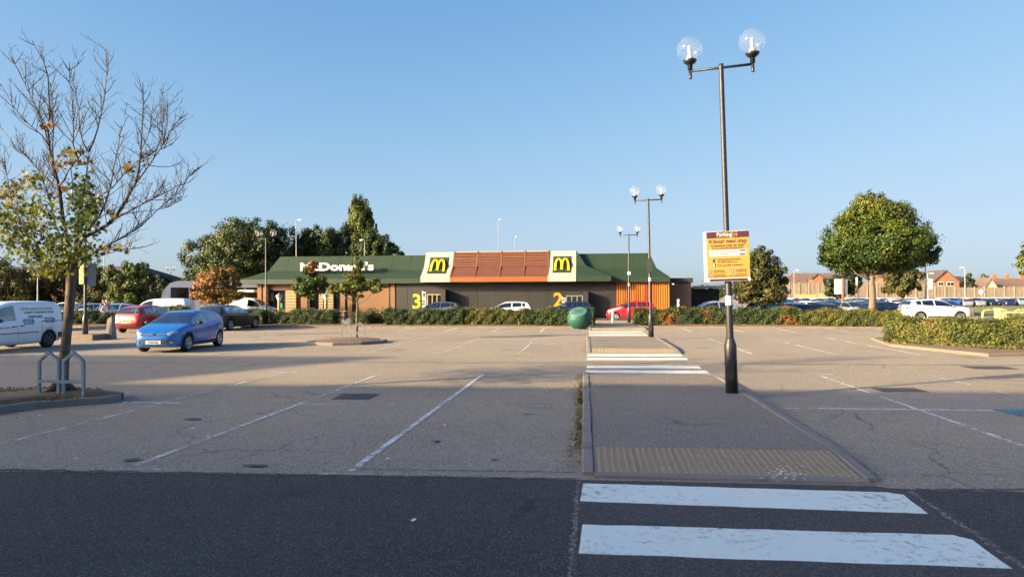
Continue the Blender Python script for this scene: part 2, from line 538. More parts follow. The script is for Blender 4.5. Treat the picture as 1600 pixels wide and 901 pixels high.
MT = dict(
    asphalt=asphalt('old_asphalt', (0.300, 0.254, 0.180), (0.50, 0.43, 0.33), (0.11, 0.095, 0.072), 0.20, (0.325, 0.27, 0.18)),
    road=asphalt('fresh_asphalt', (0.060, 0.0565, 0.048), (0.18, 0.165, 0.14), (0.027, 0.0255, 0.023), 0.30, None, 90),
    path=asphalt('path_asphalt', (0.222, 0.188, 0.142), (0.42, 0.36, 0.28), (0.088, 0.077, 0.062), 0.12, None, 85),
    kerb=M('concrete_kerb', (0.20, 0.18, 0.155), 0.9, var=0.22, scale=3, bmp=0.4, bscale=60, dirt=0.5, dirtcol=(0.10, 0.09, 0.075)),
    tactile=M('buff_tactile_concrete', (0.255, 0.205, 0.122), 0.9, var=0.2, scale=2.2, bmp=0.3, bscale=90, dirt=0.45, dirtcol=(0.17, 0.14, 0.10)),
    line=paintmat('worn_line_paint', (0.66, 0.66, 0.62), None, 0.585, 8.0),
    line_good=paintmat('line_paint', (0.70, 0.70, 0.66), None, 0.475, 8.0),
    zebra=paintmat('zebra_paint', (0.84, 0.87, 0.71), None, 0.25, 11.0),
    teal=paintmat('teal_bay_paint', (0.02, 0.22, 0.28), None, 0.55, 3.0),
    cover=M('iron_cover', (0.055, 0.05, 0.05), 0.7, 0.3, 0.3, 20),
    patch=asphalt('tarmac_patch', (0.12, 0.10, 0.09), (0.2, 0.18, 0.16), (0.06, 0.052, 0.048), 0.2),
    joint=asphalt('crumbled_joint', (0.15, 0.12, 0.10), (0.45, 0.38, 0.30), (0.03, 0.027, 0.025), 0.3, None, 55),
    pad=asphalt('crossing_tarmac', (0.072, 0.066, 0.057), (0.18, 0.163, 0.14), (0.032, 0.030, 0.030), 0.16, None, 85),
    seam=M('bitumen_seam', (0.05, 0.045, 0.042), 0.8, var=0.3),
    kerbt=M('earthy_kerb', (0.185, 0.148, 0.105), 0.95, var=0.25, scale=3, bmp=0.4, bscale=60, dirt=0.5, dirtcol=(0.11, 0.09, 0.05)),
    blister=M('lit_worn_blister', (0.335, 0.272, 0.165), 0.85, var=0.2, scale=3),  # paler than the tile: relief shading put into the colour, with some wear
    soil=M('bed_soil', (0.13, 0.085, 0.05), 1.0, var=0.4, scale=6, bmp=0.8, bscale=20),
    grass=M('dry_grass', (0.10, 0.12, 0.025), 1.0, var=0.35, scale=1.2, bmp=0.6, bscale=12),
    blackpost=M('black_post_paint', (0.012, 0.013, 0.015), 0.42, var=0.3, scale=8, dirt=0.25, dirtcol=(0.09, 0.08, 0.07)),
    greypost=M('grey_post_paint', (0.016, 0.0165, 0.018), 0.5, 0.0, 0.2, 3, dirt=0.2, dirtcol=(0.06, 0.055, 0.05)),
    galv=M('galvanised_steel', (0.20, 0.21, 0.215), 0.5, 0.3, 0.15, 6),
    guardblue=M('weathered_blue_grey_paint', (0.12, 0.19, 0.25), 0.55, 0.2, 0.22, 7, dirt=0.4, dirtcol=(0.10, 0.09, 0.08)),
    white=M('white_paint', (0.78, 0.77, 0.74), 0.5, var=0.05, scale=2, dirt=0.12, dirtcol=(0.45, 0.42, 0.36)),
    globe=globemat('clear_globe'),
    bulb=M('frosted_lamp', (0.50, 0.48, 0.42), 0.4, var=0.03),
    bark=M('grey_brown_bark', (0.155, 0.115, 0.082), 0.95, var=0.42, scale=9, bmp=0.9, bscale=22, dirt=0.5, dirtcol=(0.07, 0.055, 0.042)),
    barkd=M('dark_bark', (0.07, 0.05, 0.037), 0.95, var=0.4, scale=8, bmp=0.8, bscale=18),
    barkp=M('pale_bark', (0.115, 0.088, 0.06), 0.9, var=0.3, scale=9, bmp=0.6, bscale=25),
    yellowsign=M('amber_sign_face', (0.41, 0.252, 0.05), 0.45, var=0.03),
    maroon=M('maroon_print', (0.065, 0.016, 0.03), 0.45, var=0.05),
    ink=M('brown_print', (0.14, 0.065, 0.03), 0.6, var=0.05),
    signwhite=M('white_sign_face', (0.80, 0.78, 0.72), 0.45, var=0.03),
    green_roof=M('green_metal_roof', (0.0142, 0.0300, 0.0140), 0.55, 0.0, 0.10, 0.6, spec=0.4),
    cream=M('cream_panel', (0.40, 0.365, 0.29), 0.5, var=0.03, scale=1),
    arch_yellow=M('yellow_plastic', (0.86, 0.58, 0.01), 0.35, var=0.02),
    orange=M('orange_fascia', (0.225, 0.064, 0.010), 0.5, var=0.08, scale=1.5),
    rust=M('stained_timber_slat', (0.135, 0.047, 0.022), 0.6, var=0.25, scale=2.5),
    rustpanel=M('stained_panel', (0.098, 0.034, 0.018), 0.62, var=0.3, scale=1.6),
    taupe=M('taupe_cladding', (0.0165, 0.0160, 0.0122), 0.55, var=0.06, scale=0.7, dirt=0.15),
    darkgrey=M('dark_grey_panel', (0.022, 0.021, 0.02), 0.5, var=0.1),
    soffit=M('black_soffit', (0.018, 0.017, 0.016), 0.8),
    batten_o=M('orange_batten', (0.37, 0.11, 0.014), 0.5, var=0.12),
    batten_y=M('amber_batten', (0.41, 0.165, 0.022), 0.5, var=0.12),
    batten_r=M('red_batten', (0.26, 0.05, 0.014), 0.5, var=0.15),
    slatback=M('dark_slat_gap', (0.030, 0.010, 0.006), 0.9),
    screenback=M('screen_gap', (0.12, 0.085, 0.04), 0.9),
    backing=M('dark_red_backing', (0.10, 0.02, 0.012), 0.8),
    brick_o=brickmat('orange_brick', (0.195, 0.096, 0.040), (0.168, 0.080, 0.034), (0.17, 0.12, 0.07)),
    brick_b=brickmat('brown_brick', (0.16, 0.09, 0.055), (0.13, 0.075, 0.045), (0.17, 0.13, 0.10)),
    brick_r=brickmat('red_brick', (0.25, 0.082, 0.040), (0.21, 0.068, 0.035), (0.2, 0.14, 0.10), 0.45, 0.15),
    rooft=M('brown_roof_tile', (0.105, 0.07, 0.052), 0.85, var=0.25, scale=3),
    roofd=M('dark_roof_tile', (0.045, 0.038, 0.036), 0.85, var=0.25, scale=3),
    render=M('cream_render', (0.50, 0.45, 0.34), 0.8, var=0.06),
    fence=M('weathered_fence_timber', (0.15, 0.122, 0.09), 0.9, var=0.2, scale=1.5),
    fencepost=M('pale_fence_post', (0.22, 0.185, 0.14), 0.9, var=0.15),
    slatcream=M('cream_slat', (0.31, 0.24, 0.115), 0.6, var=0.06),
    winglass=M('window_glass', (0.012, 0.014, 0.016), 0.06, var=0.1, spec=0.6),
    carglass=tintglass('car_glass'),
    cabin=M('cabin_trim', (0.03, 0.03, 0.032), 0.85),
    alu=M('grey_frame', (0.22, 0.22, 0.21), 0.45, 0.3),
    bin=M('green_plastic', (0.010, 0.076, 0.054), 0.55, var=0.14, scale=3, spec=0.35, dirt=0.25, dirtcol=(0.05, 0.07, 0.05)),
    bind=M('dark_green_plastic', (0.055, 0.125, 0.105), 0.5, var=0.08),
    rubber=M('tyre_rubber', (0.012, 0.012, 0.012), 0.85),
    trim=M('black_trim', (0.014, 0.014, 0.015), 0.55),
    alloy=M('alloy_rim', (0.42, 0.42, 0.43), 0.35, 0.75, 0.1),
    steelwheel=M('dark_steel_wheel', (0.07, 0.07, 0.075), 0.5, 0.5),
    chrome=M('chrome', (0.72, 0.72, 0.72), 0.12, 1.0, 0.02),
    lamp_clear=M('headlamp_lens', (0.42, 0.44, 0.46), 0.08, 0.4, 0.3, 14, spec=0.8),
    lamp_red=M('tail_lamp_lens', (0.40, 0.012, 0.012), 0.12, 0, 0.2, 10),
    plate_w=M('white_plate', (0.78, 0.77, 0.70), 0.5, var=0.03),
    plate_y=M('yellow_plate', (0.82, 0.52, 0.04), 0.5, var=0.03),
    black_ink=M('black_print', (0.02, 0.02, 0.022), 0.6),
    grey_ink=M('grey_print', (0.13, 0.14, 0.16), 0.6),
    tan_ink=M('tan_print', (0.42, 0.30, 0.20), 0.6),
    hoop=M('yellow_hoop_paint', (0.78, 0.58, 0.22), 0.5, var=0.08),
    skin=M('skin', (0.50, 0.29, 0.20), 0.6, var=0.08),
    hair=M('grey_hair', (0.16, 0.14, 0.125), 0.8),
    redpost=M('rusty_red_post', (0.24, 0.075, 0.035), 0.7, var=0.3),
    green_poster=M('green_poster', (0.03, 0.30, 0.14), 0.5),
    red_poster=M('red_poster', (0.42, 0.03, 0.02), 0.5),
    lime=M('lime_graphic', (0.40, 0.42, 0.015), 0.5, var=0.03),
    amberg=M('amber_graphic', (0.58, 0.27, 0.012), 0.5, var=0.03),
    awning=M('white_canopy', (0.72, 0.70, 0.66), 0.5),
    copper=M('lamp_cap', (0.30, 0.30, 0.31), 0.5, 0.3),
)


def barkmat(name, light, dark):
    # fissured bark: furrows run up the stem, with paler plates and a little green-grey bloom
    m, nt = new_mat(name)
    tc = N(nt, 'ShaderNodeTexCoord')
    mp = N(nt, 'ShaderNodeMapping')
    mp.inputs['Scale'].default_value = (1, 1, 0.16)
    nt.links.new(tc.outputs['Object'], mp.inputs[0])
    f = noise(nt, mp.outputs[0], 26, 5, 0.65, 0.5)
    b = noise(nt, tc.outputs['Object'], 3.5, 4, 0.6)
    c = mixc(nt, mrange(nt, f, 0.36, 0.62), dark, light)
    c = mixc(nt, mrange(nt, b, 0.5, 0.75, 0, 0.45), c, (0.10, 0.105, 0.07))
    c = mixc(nt, mrange(nt, noise(nt, tc.outputs['Object'], 7, 3), 0.55, 0.7, 0, 0.5), c, tuple(x * 0.6 for x in dark))
    p = N(nt, 'ShaderNodeBsdfPrincipled')
    p.inputs['Roughness'].default_value = 0.95
    p.inputs['Specular IOR Level'].default_value = 0.2
    nt.links.new(c, p.inputs['Base Color'])
    nt.links.new(bump(nt, f, 0.9, 0.03), p.inputs['Normal'])
    out(nt, p.outputs[0])
    return m


MT['limbbark'] = barkmat('limb_bark', (0.135, 0.105, 0.08), (0.06, 0.048, 0.04))
MT['bark'] = barkmat('fissured_bark', (0.19, 0.145, 0.10), (0.075, 0.055, 0.04))


def carpaint(name, col, metal=0.25, rough=0.32):
    m, nt = new_mat(name)
    p = N(nt, 'ShaderNodeBsdfPrincipled')
    tc = N(nt, 'ShaderNodeTexCoord')
    n1 = noise(nt, tc.outputs['Object'], 2.2, 5, 0.6)
    c = mixc(nt, mrange(nt, n1, 0.35, 0.75, 0, 0.18), col, tuple(x * 0.75 + 0.02 for x in col))
    nt.links.new(c, p.inputs['Base Color'])
    p.inputs['Metallic'].default_value = metal
    p.inputs['Roughness'].default_value = rough
    p.inputs['Coat Weight'].default_value = 0.5
    p.inputs['Coat Roughness'].default_value = 0.05
    # the inside of the shell is lined in dark cloth
    g = N(nt, 'ShaderNodeNewGeometry')
    d = N(nt, 'ShaderNodeBsdfDiffuse')
    d.inputs['Color'].default_value = (0.06, 0.06, 0.062, 1)
    mx = N(nt, 'ShaderNodeMixShader')
    nt.links.new(g.outputs['Backfacing'], mx.inputs[0])
    nt.links.new(p.outputs[0], mx.inputs[1]); nt.links.new(d.outputs[0], mx.inputs[2])
    out(nt, mx.outputs[0])
    return m


PAINT = dict(
    blue=carpaint('bright_blue_paint', (0.004, 0.118, 0.42), 0.10),
    red=carpaint('red_paint', (0.30, 0.011, 0.010), 0.1),
    brightred=carpaint('bright_red_paint', (0.62, 0.012, 0.018), 0.05),
    black=carpaint('black_paint', (0.008, 0.009, 0.012)),
    white=carpaint('white_paint_car', (0.74, 0.75, 0.75), 0.0),
    silver=carpaint('silver_paint', (0.42, 0.44, 0.46), 0.6),
    grey=carpaint('grey_paint', (0.10, 0.11, 0.12), 0.4),
    navy=carpaint('navy_paint', (0.012, 0.022, 0.06), 0.3),
    skyblue=carpaint('pale_blue_paint', (0.22, 0.33, 0.42), 0.4),
    royal=carpaint('royal_blue_paint', (0.015, 0.09, 0.40), 0.2),
    maroon=carpaint('maroon_paint', (0.12, 0.015, 0.018), 0.2),
    beige=carpaint('beige_paint', (0.45, 0.41, 0.33), 0.3),
)


def text_mesh(name, body, size, mat, parent, loc, rot, ext=0.002, bold=0.0, align='CENTER', sx=1.0):
    cu = bpy.data.curves.new(name, 'FONT')
    cu.body = body
    cu.size = size
    cu.extrude = ext
    cu.offset = bold
    cu.align_x = align
    cu.align_y = 'CENTER'
    cu.resolution_u = 3
    tmp = bpy.data.objects.new('tmp_text', cu)
    COL.objects.link(tmp)
    bpy.context.view_layer.update()
    dg = bpy.context.evaluated_depsgraph_get()
    me = bpy.data.meshes.new_from_object(tmp.evaluated_get(dg))
    bpy.data.objects.remove(tmp)
    bpy.data.curves.remove(cu)
    me.materials.clear()
    me.materials.append(mat)
    o = link(name, me, parent, loc, rot)
    if sx != 1.0: o.scale = (sx, 1, 1)
    return o


FRONT = (math.pi / 2, 0, 0)        # lettering upright and facing -Y
# ================================================================== ground, roads, islands, markings
def build_ground():
    xs = np.concatenate([np.linspace(-700, -60, 9), np.linspace(-50, 90, 57), np.linspace(110, 700, 8)])
    ys = np.concatenate([np.linspace(-120, 20, 8), np.linspace(26, 120, 48), np.linspace(140, 900, 10)])
    vs = [(x, y, ground_z(x, y)) for y in ys for x in xs]
    nx = len(xs)
    fs = [(j * nx + i, j * nx + i + 1, (j + 1) * nx + i + 1, (j + 1) * nx + i) for j in range(len(ys) - 1) for i in range(nx - 1)]
    mb = MB(); mb.add(vs, fs, 0, True)
    return tag(mb.build('car_park_ground', MT['asphalt']), kind='structure')


ground = build_ground()

# freshly laid access road across the front, with a slightly ragged laid edge
def build_road():
    far = []
    x = -60.0
    while x <= 60:
        far.append((x, 7.30 + 0.012 * math.sin(x * 1.3) + random.gauss(0, 0.022) + (0.16 if -6 < x < 0 else 0.0) * min(1, (x + 6) / 6) + (0.10 if x >= 0 else 0)))
        x += 0.13
    poly = [(60, -6), ] + far[::-1] + [(-60, -6)]
    mb = MB()
    vs = [(p[0], -6, 0.005) for p in far] + [(p[0], p[1], 0.005) for p in far]
    n = len(far)
    mb.add(vs, [(i, i + 1, n + i + 1, n + i) for i in range(n - 1)])
    return tag(mb.build('access_road', MT['road']), kind='structure')


road = build_road()


def stripe(p0, p1, w, mat, parent=ground, z=0.009, name='parking_line'):
    a, b = Vector((p0[0], p0[1], 0)), Vector((p1[0], p1[1], 0))
    d = (b - a)
    s = Vector((-d.y, d.x, 0)).normalized() * (w / 2)
    return sheet(name, [a - s, b - s, b + s, a + s], z, mat, parent)


def lines():
    L, G = MT['line'], MT['line_good']
    # row beside the front road, left of the walkway
    for k, m in enumerate((G, L, L, L)):
        x = -2.58 - 2.62 * k
        y1 = 17.0 if k < 3 else 10.4
        stripe((x - 0.06, 7.55), (x + 0.06, y1), 0.085, m)
        if k < 3:
            stripe((x - 0.42, y1 + 0.12), (x + 0.42, y1 + 0.12), 0.09, L)
        stripe((x - 0.35, 7.42), (x + 0.35, 7.42), 0.06, L)
    stripe((-8.6, 12.02), (-7.4, 12.04), 0.10, G)
    stripe((-7.3, 12.05), (-0.2, 12.27), 0.055, L)
    # right of the walkway
    for k in range(3):
        x = 5.68 + 2.62 * k
        stripe((x, 7.7), (x, 17.4), 0.08, G if k == 0 else L)
        stripe((x - 0.42, 17.55), (x + 0.42, 17.55), 0.09, L)
    stripe((3.42, 12.38), (6.9, 12.4), 0.11, G)
    stripe((7.1, 12.41), (16.0, 12.5), 0.09, L)
    # second double row
    for k in range(8):
        x = -2.2 - 2.62 * k
        if not (-11.5 < x < -8.4):
            stripe((x, 23.2), (x + 0.05, 27.6), 0.10, L)
        stripe((x, 28.1), (x + 0.05, 32.6), 0.10, L)
        stripe((x - 0.4, 23.1), (x + 0.4, 23.1), 0.09, L)
    stripe((-21, 27.85), (-10.6, 27.85), 0.09, L)
    stripe((-7.9, 27.85), (-0.3, 27.85), 0.09, L)
    for k in range(3):
        x = 5.5 + 2.64 * k
        stripe((x, 23.3), (x, 27.5), 0.11, G)
        stripe((x, 28.2), (x, 32.5), 0.11, G if k == 2 else L)
    stripe((3.5, 27.85), (12.5, 27.85), 0.09, L)
    # row against the hedges
    for k in range(9):
        x = -2.3 - 2.62 * k
        stripe((x, 36.4), (x, 40.4), 0.11, G if k < 5 else L)
    for k in range(5):
        x = 5.6 + 2.62 * k
        stripe((x, 36.6), (x, 40.2), 0.11, G)
    stripe((6.0, 36.3), (16, 36.3), 0.10, L)


lines()

# teal accessible-bay paint at the far right
tl = [at(1548, 640), at(1600, 640), at(1640, 641), at(1640, 660), at(1600, 652), at(1572, 645)]
sheet('painted_bay', [(p.x, p.y) for p in tl], 0.013, MT['teal'], ground)

# zebra crossings: every stripe a piece of its own
ZB = [
    [(911, 756), (1385, 770), (1412, 774), (1450, 804), (906, 784)],
    [(910, 820.5), (1490, 837), (1520, 845), (1582, 890), (904, 866)],
    [(918, 553.4), (1064, 553.2), (1068, 557), (918, 557.2)],
    [(917.5, 559.3), (1072, 559.4), (1077, 563), (917, 562.8)],
    [(917, 571.5), (1091, 571.8), (1097, 576.3), (916.5, 575.2)],
    [(915, 578.5), (1103, 579), (1110, 584), (914.5, 583)],
    [(920, 517.7), (1004, 517.6), (1005.5, 518.9), (920, 519.1)],
    [(920, 520.6), (1008, 520.4), (1009.6, 521.8), (920, 522)],
    [(920, 523.3), (1011, 523.1), (1013, 524.7), (920, 524.9)],
]
for k, q in enumerate(ZB):
    pts = [at(*p) for p in q]
    rag = []
    for i, p in enumerate(pts):
        n = pts[(i + 1) % len(pts)]
        steps = 14 if (n - p).length > 2 else 3
        for j in range(steps):
            c = p.lerp(n, j / steps)
            r = 0.008 if j else 0
            rag.append((c.x + random.uniform(-r, r), c.y + random.uniform(-r, r)))
    sheet('zebra_stripe', rag, 0.011, MT['zebra'], road if k < 2 else ground)

# the crossing's own tarmac, with crumbled joints along its sides
pd = [at(903, 750), at(1368, 760), at(1420, 768), at(1480, 806), at(1640, 905), at(1700, 960), at(893, 960), at(897, 820)]
sheet('crossing_pad', [(p.x, p.y) for p in pd], 0.008, MT['pad'], road)


def crumble(pts, w, n, name='tarmac_joint', mat='joint', z=0.0102, par=None):
    ps = [at(*p) for p in pts]
    L, Rr = [], []
    for i in range(n + 1):
        t = i / n * (len(ps) - 1); k = min(int(t), len(ps) - 2)
        c = ps[k].lerp(ps[k + 1], t - k); d = (ps[k + 1] - ps[k]).normalized(); s = Vector((-d.y, d.x, 0))
        a, b = abs(random.gauss(w, w * .5)), abs(random.gauss(w, w * .5))
        L.append(c + s * a); Rr.append(c - s * b)
    mb = MB()
    v = [(p.x, p.y, z) for p in L] + [(p.x, p.y, z) for p in Rr]
    mb.add(v, [(i, i + 1, n + 2 + i, n + 1 + i) for i in range(n)])
    return mb.build(name, MT[mat], par or road)


crumble([(903, 752), (898, 820), (892, 905)], .022, 60)
crumble([(1420, 768), (1482, 808), (1590, 880), (1640, 915)], .03, 70)
crumble([(-40, 736.5), (300, 739.5), (560, 743), (903, 748.5)], .018, 160)
crumble([(1420, 765), (1700, 764.5)], .02, 50)
# a bitumen-sealed joint right across the car park, and one along the bays
crumble([(-200, 568.5), (400, 566), (900, 566.5), (1300, 569), (1800, 572)], .03, 120, 'tarmac_joint', 'seam', .0065, ground)
crumble([(560, 733), (760, 735.5), (900, 738)], .008, 40, 'tarmac_joint', 'seam', .0065, ground)

# iron covers and dark repairs
for (px, py, w, d, rz) in ((556, 619.5, 0.75, 0.75, 0.0), (1403, 609, 0.95, 0.62, 0.03), (1545, 574.5, 1.15, 0.75, 0.02)):
    c = at(px, py)
    e = empty('inspection_cover', (c.x, c.y, 0), rz,
              {556: 'dark square iron inspection cover in the shaded bay left of the walkway', 1403: 'dark oblong iron inspection cover at the shadow edge right of the tall near lamp post',
               1545: 'dark oblong inspection cover in the sunlit bay before the right hand hedge'}[px], 'manhole cover', 'iron covers set in the tarmac')
    mb = MB(); mb.box(-w / 2, w / 2, -d / 2, d / 2, -0.02, 0.008); mb.build('cover_frame', MT['patch'], e)
    mb = MB()
    for i in range(2):
        x0 = -w / 2 + 0.05 + i * (w - 0.1) / 2
        mb.bbox(x0 + 0.01, x0 + (w - 0.1) / 2 - 0.01, -d / 2 + 0.05, d / 2 - 0.05, 0.0, 0.014, 0.003)
    mb.build('cover_plate', MT['cover'], e)

# dark oval patches in the near bays: flakes of repair tarmac
spm = MB()
for (px, py, rx, ry) in ((206, 719, 0.09, 0.10), (400, 728, 0.18, 0.06), (300, 655, 0.14, 0.10), (681, 690, 0.06, 0.07), (825, 647.5, 0.08, 0.05), (773, 719, 0.06, 0.03)):
    c = at(px, py)
    pts = [(c.x + rx * math.cos(a) * random.uniform(.75, 1.15), c.y + ry * math.sin(a) * random.uniform(.75, 1.15), 0.0135) for a in np.linspace(0, 2 * math.pi, 11)[:-1]]
    spm.add(pts, [tuple(range(10))])
spm.build('tarmac_repair', MT['patch'], ground)


# ------------------------------------------------------------------ walkway islands
TILE_ME = None


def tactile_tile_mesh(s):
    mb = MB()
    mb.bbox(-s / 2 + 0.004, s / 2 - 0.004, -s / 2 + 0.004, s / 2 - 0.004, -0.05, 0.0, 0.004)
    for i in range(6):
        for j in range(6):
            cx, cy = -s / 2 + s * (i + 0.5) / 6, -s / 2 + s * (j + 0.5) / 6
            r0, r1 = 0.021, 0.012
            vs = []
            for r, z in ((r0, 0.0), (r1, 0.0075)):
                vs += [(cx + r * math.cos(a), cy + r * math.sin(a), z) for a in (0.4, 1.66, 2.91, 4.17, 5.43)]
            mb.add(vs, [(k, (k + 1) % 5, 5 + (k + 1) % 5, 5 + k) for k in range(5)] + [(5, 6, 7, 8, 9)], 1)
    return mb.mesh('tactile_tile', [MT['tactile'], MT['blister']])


def island(y0, y1, x0, x1, ramp_back=True, tac=True, name='walkway_island', H=0.11):
    def zt(y):
        a = min(1, max(0, (y - y0 - 0.1) / 1.0)); b = min(1, max(0, (y1 - y - 0.1) / 1.0)) if ramp_back else 1
        return 0.03 + (H - 0.03) * min(a, b)
    ys = [y0, y0 + 0.1, y0 + 0.36, y0 + 0.6, y0 + 0.85, y0 + 1.1]
    ys += list(np.linspace(y0 + 1.1, y1 - 1.1, 6))[1:-1] + [y1 - 1.1, y1 - 0.85, y1 - 0.6, y1 - 0.1, y1]
    kw = 0.13
    mb = MB()
    vs = []
    for y in ys:
        vs += [(x0 + kw, y, zt(y)), (x1 - kw, y, zt(y))]
    n = len(ys)
    mb.add(vs, [(2 * i, 2 * i + 1, 2 * i + 3, 2 * i + 2) for i in range(n - 1)])
    for s in (0, n - 1):
        a, b = vs[2 * s], vs[2 * s + 1]
        mb.add([a, b, (b[0], b[1], -0.05), (a[0], a[1], -0.05)], [(0, 1, 2, 3)])
    isl = tag(mb.build(name, MT['path']), kind='structure')
    y = y0
    while y < y1 - 0.05:
        ye = min(y + 0.915, y1)
        for xa in (x0, x1 - kw):
            j = random.uniform(-0.006, 0.006)
            g = 0.009
            dz = random.uniform(.008, .018)
            za, zb = zt(y) + dz, zt(ye) + dz
            v = []
            for yy, zz in ((y + g, za), (ye - g, zb)):
                v += [(xa + j, yy, -0.06), (xa + kw - 0.008 + j, yy, -0.06), (xa + kw - 0.008 + j, yy, zz), (xa + 0.015 + j, yy, zz), (xa + j, yy, zz - 0.02)]
            k = MB()
            k.add(v, [(0, 1, 2, 3, 4), (9, 8, 7, 6, 5)] + [(i, 5 + i, 5 + (i + 1) % 5, (i + 1) % 5) for i in range(5)])
            k.build('kerb_stone', MT['kerb'], isl)
        y += 0.915
    # low flush kerb across the front
    x = x0 + kw
    while x < x1 - kw - 0.05:
        xe = min(x + 0.915, x1 - kw)
        k = MB(); k.bbox(x + 0.004, xe - 0.004, y0 - 0.10, y0 + 0.03, -0.05, 0.036 + random.uniform(0, .004), 0.008)
        k.build('kerb_stone', MT['kerb'], isl)
        x += 0.915
    if tac:
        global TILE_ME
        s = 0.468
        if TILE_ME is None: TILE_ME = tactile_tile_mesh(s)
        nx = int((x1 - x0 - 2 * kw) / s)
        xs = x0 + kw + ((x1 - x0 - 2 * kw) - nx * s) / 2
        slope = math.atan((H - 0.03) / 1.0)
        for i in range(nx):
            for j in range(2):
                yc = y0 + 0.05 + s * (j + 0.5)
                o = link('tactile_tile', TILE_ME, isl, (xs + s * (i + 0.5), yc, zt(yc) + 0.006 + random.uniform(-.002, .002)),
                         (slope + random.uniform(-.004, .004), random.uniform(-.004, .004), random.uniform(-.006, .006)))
    return isl


isl1 = island(7.62, 17.35, -0.03, 3.10)
isl2 = island(23.15, 31.9, 0.10, 3.2)
isl3 = island(37.6, 47.0, 0.28, 3.4, ramp_back=True)

# grit and specks lying on the road
gr = MB()
for k in range(260):
    c = Vector((random.uniform(-9, 6), random.uniform(2.5, 7.3), .0135)); r = random.uniform(.003, .009)
    a = random.uniform(0, 6)
    v = [(c.x + r * math.cos(a + q * 2.1), c.y + r * math.sin(a + q * 2.1), c.z) for q in range(3)] + [(c.x, c.y, c.z + r * .7)]
    gr.add(v, [(0, 1, 3), (1, 2, 3), (2, 0, 3)])
gr = gr.build('road_grit', MT['kerbt']); gr['kind'] = 'stuff'

# chalky scuff on the near tactile strip
sc = MB()
for k in range(75):
    c = at(1226 + random.gauss(0, 17), 735 + random.gauss(0, 4.5), 0.075)
    a = random.uniform(0, 6.3); r = random.uniform(0.004, 0.012); l = random.uniform(0.006, 0.034)
    zz = 0.03 + 0.08 * min(1, max(0, (c.y - 7.72))) + 0.016
    pts = [(c.x + l * math.cos(a) * u - r * math.sin(a) * w, c.y + l * math.sin(a) * u + r * math.cos(a) * w, zz) for u, w in ((-1, -.4), (0, -1), (1, -.3), (.8, .5), (0, 1), (-.9, .3))]
    sc.add(pts, [tuple(range(6))])
sc.build('paint_scuff', MT['zebra'], isl1)


def kerbed_bed(name, poly, H=0.13, kw=0.13, mat='soil', stone=0.9, dome=0.06, kmat='kerb'):
    """planting bed: soil inside a ring of separate kerb stones"""
    pts = [Vector((p[0], p[1], 0)) for p in poly]
    c = sum(pts, Vector()) / len(pts)
    mb = MB()
    n = len(pts)
    inner = []
    for i in range(n):
        a, b, d = pts[i - 1], pts[i], pts[(i + 1) % n]
        t = ((b - a).normalized() + (d - b).normalized()).normalized()
        nn = Vector((-t.y, t.x, 0))
        if nn.dot(c - b) < 0: nn = -nn
        inner.append(b + nn * kw)
    vs = [(p.x, p.y, H - 0.025) for p in inner] + [(p.x * .75 + c.x * .25, p.y * .75 + c.y * .25, H + dome) for p in inner] + [(c.x, c.y, H + dome)]
    mb.add(vs, [(i, (i + 1) % n, n + (i + 1) % n, n + i) for i in range(n)] + [(n + i, n + (i + 1) % n, 2 * n) for i in range(n)], 0, True)
    bed = tag(mb.build(name, MT[mat]), kind='structure')
    for i in range(n):
        a, b = pts[i], pts[(i + 1) % n]
        ia, ib = inner[i], inner[(i + 1) % n]
        L = (b - a).length
        k = max(1, int(round(L / stone)))
        for j in range(k):
            u0, u1 = (j + 0.006) / k, (j + 1 - 0.006) / k
            q = [a.lerp(b, u0), a.lerp(b, u1), ia.lerp(ib, u1), ia.lerp(ib, u0)]
            z = H + random.uniform(-.006, .006)
            b0 = MB()
            ch = 0.02
            v = [(p.x, p.y, -0.06) for p in q] + [(q[0].x, q[0].y, z - ch), (q[1].x, q[1].y, z - ch), (q[2].x, q[2].y, z - ch), (q[3].x, q[3].y, z - ch)]
            o0, o1 = q[0].lerp(q[3], 0.15), q[1].lerp(q[2], 0.15)
            v += [(o0.x, o0.y, z), (o1.x, o1.y, z), (q[2].x, q[2].y, z), (q[3].x, q[3].y, z)]
            b0.add(v, [(3, 2, 1, 0), (0, 1, 5, 4), (1, 2, 6, 5), (2, 3, 7, 6), (3, 0, 4, 7), (4, 5, 9, 8), (5, 6, 10, 9), (6, 7, 11, 10), (7, 4, 8, 11), (8, 9, 10, 11)])
            b0.build('kerb_stone', MT[kmat], bed)
    return bed


# island under the bare tree (left), with its rounded nose
nose = [(-9.1 + 0.0, 12.2)]
left_isl = [tuple(at(*q)[:2]) for q in ((-120, 662), (-60, 655), (0, 646), (60, 638), (120, 633.5), (168, 630), (186, 627), (194, 622.5))] + [tuple(at(*q, .13)[:2]) for q in ((192, 614), (180, 609), (150, 606.5), (110, 606), (60, 609), (0, 614), (-60, 618), (-120, 622))]
bedA = kerbed_bed('tree_island', left_isl, 0.13, 0.14)
bedB = kerbed_bed('tree_island', [(-11.3, 27.0), (-10.6, 26.4), (-9.9, 26.25), (-8.9, 26.7), (-8.3, 27.6), (-8.35, 28.5), (-9.1, 29.2), (-10.2, 29.4), (-11.1, 28.8)], 0.12, 0.13)
# small kerbed plinth of the far left lamp
bedC = kerbed_bed('lamp_plinth', [(-23.25, 28.75), (-22.05, 28.75), (-22.05, 29.75), (-23.25, 29.75)], 0.26, 0.16, dome=0.0, kmat='kerbt')
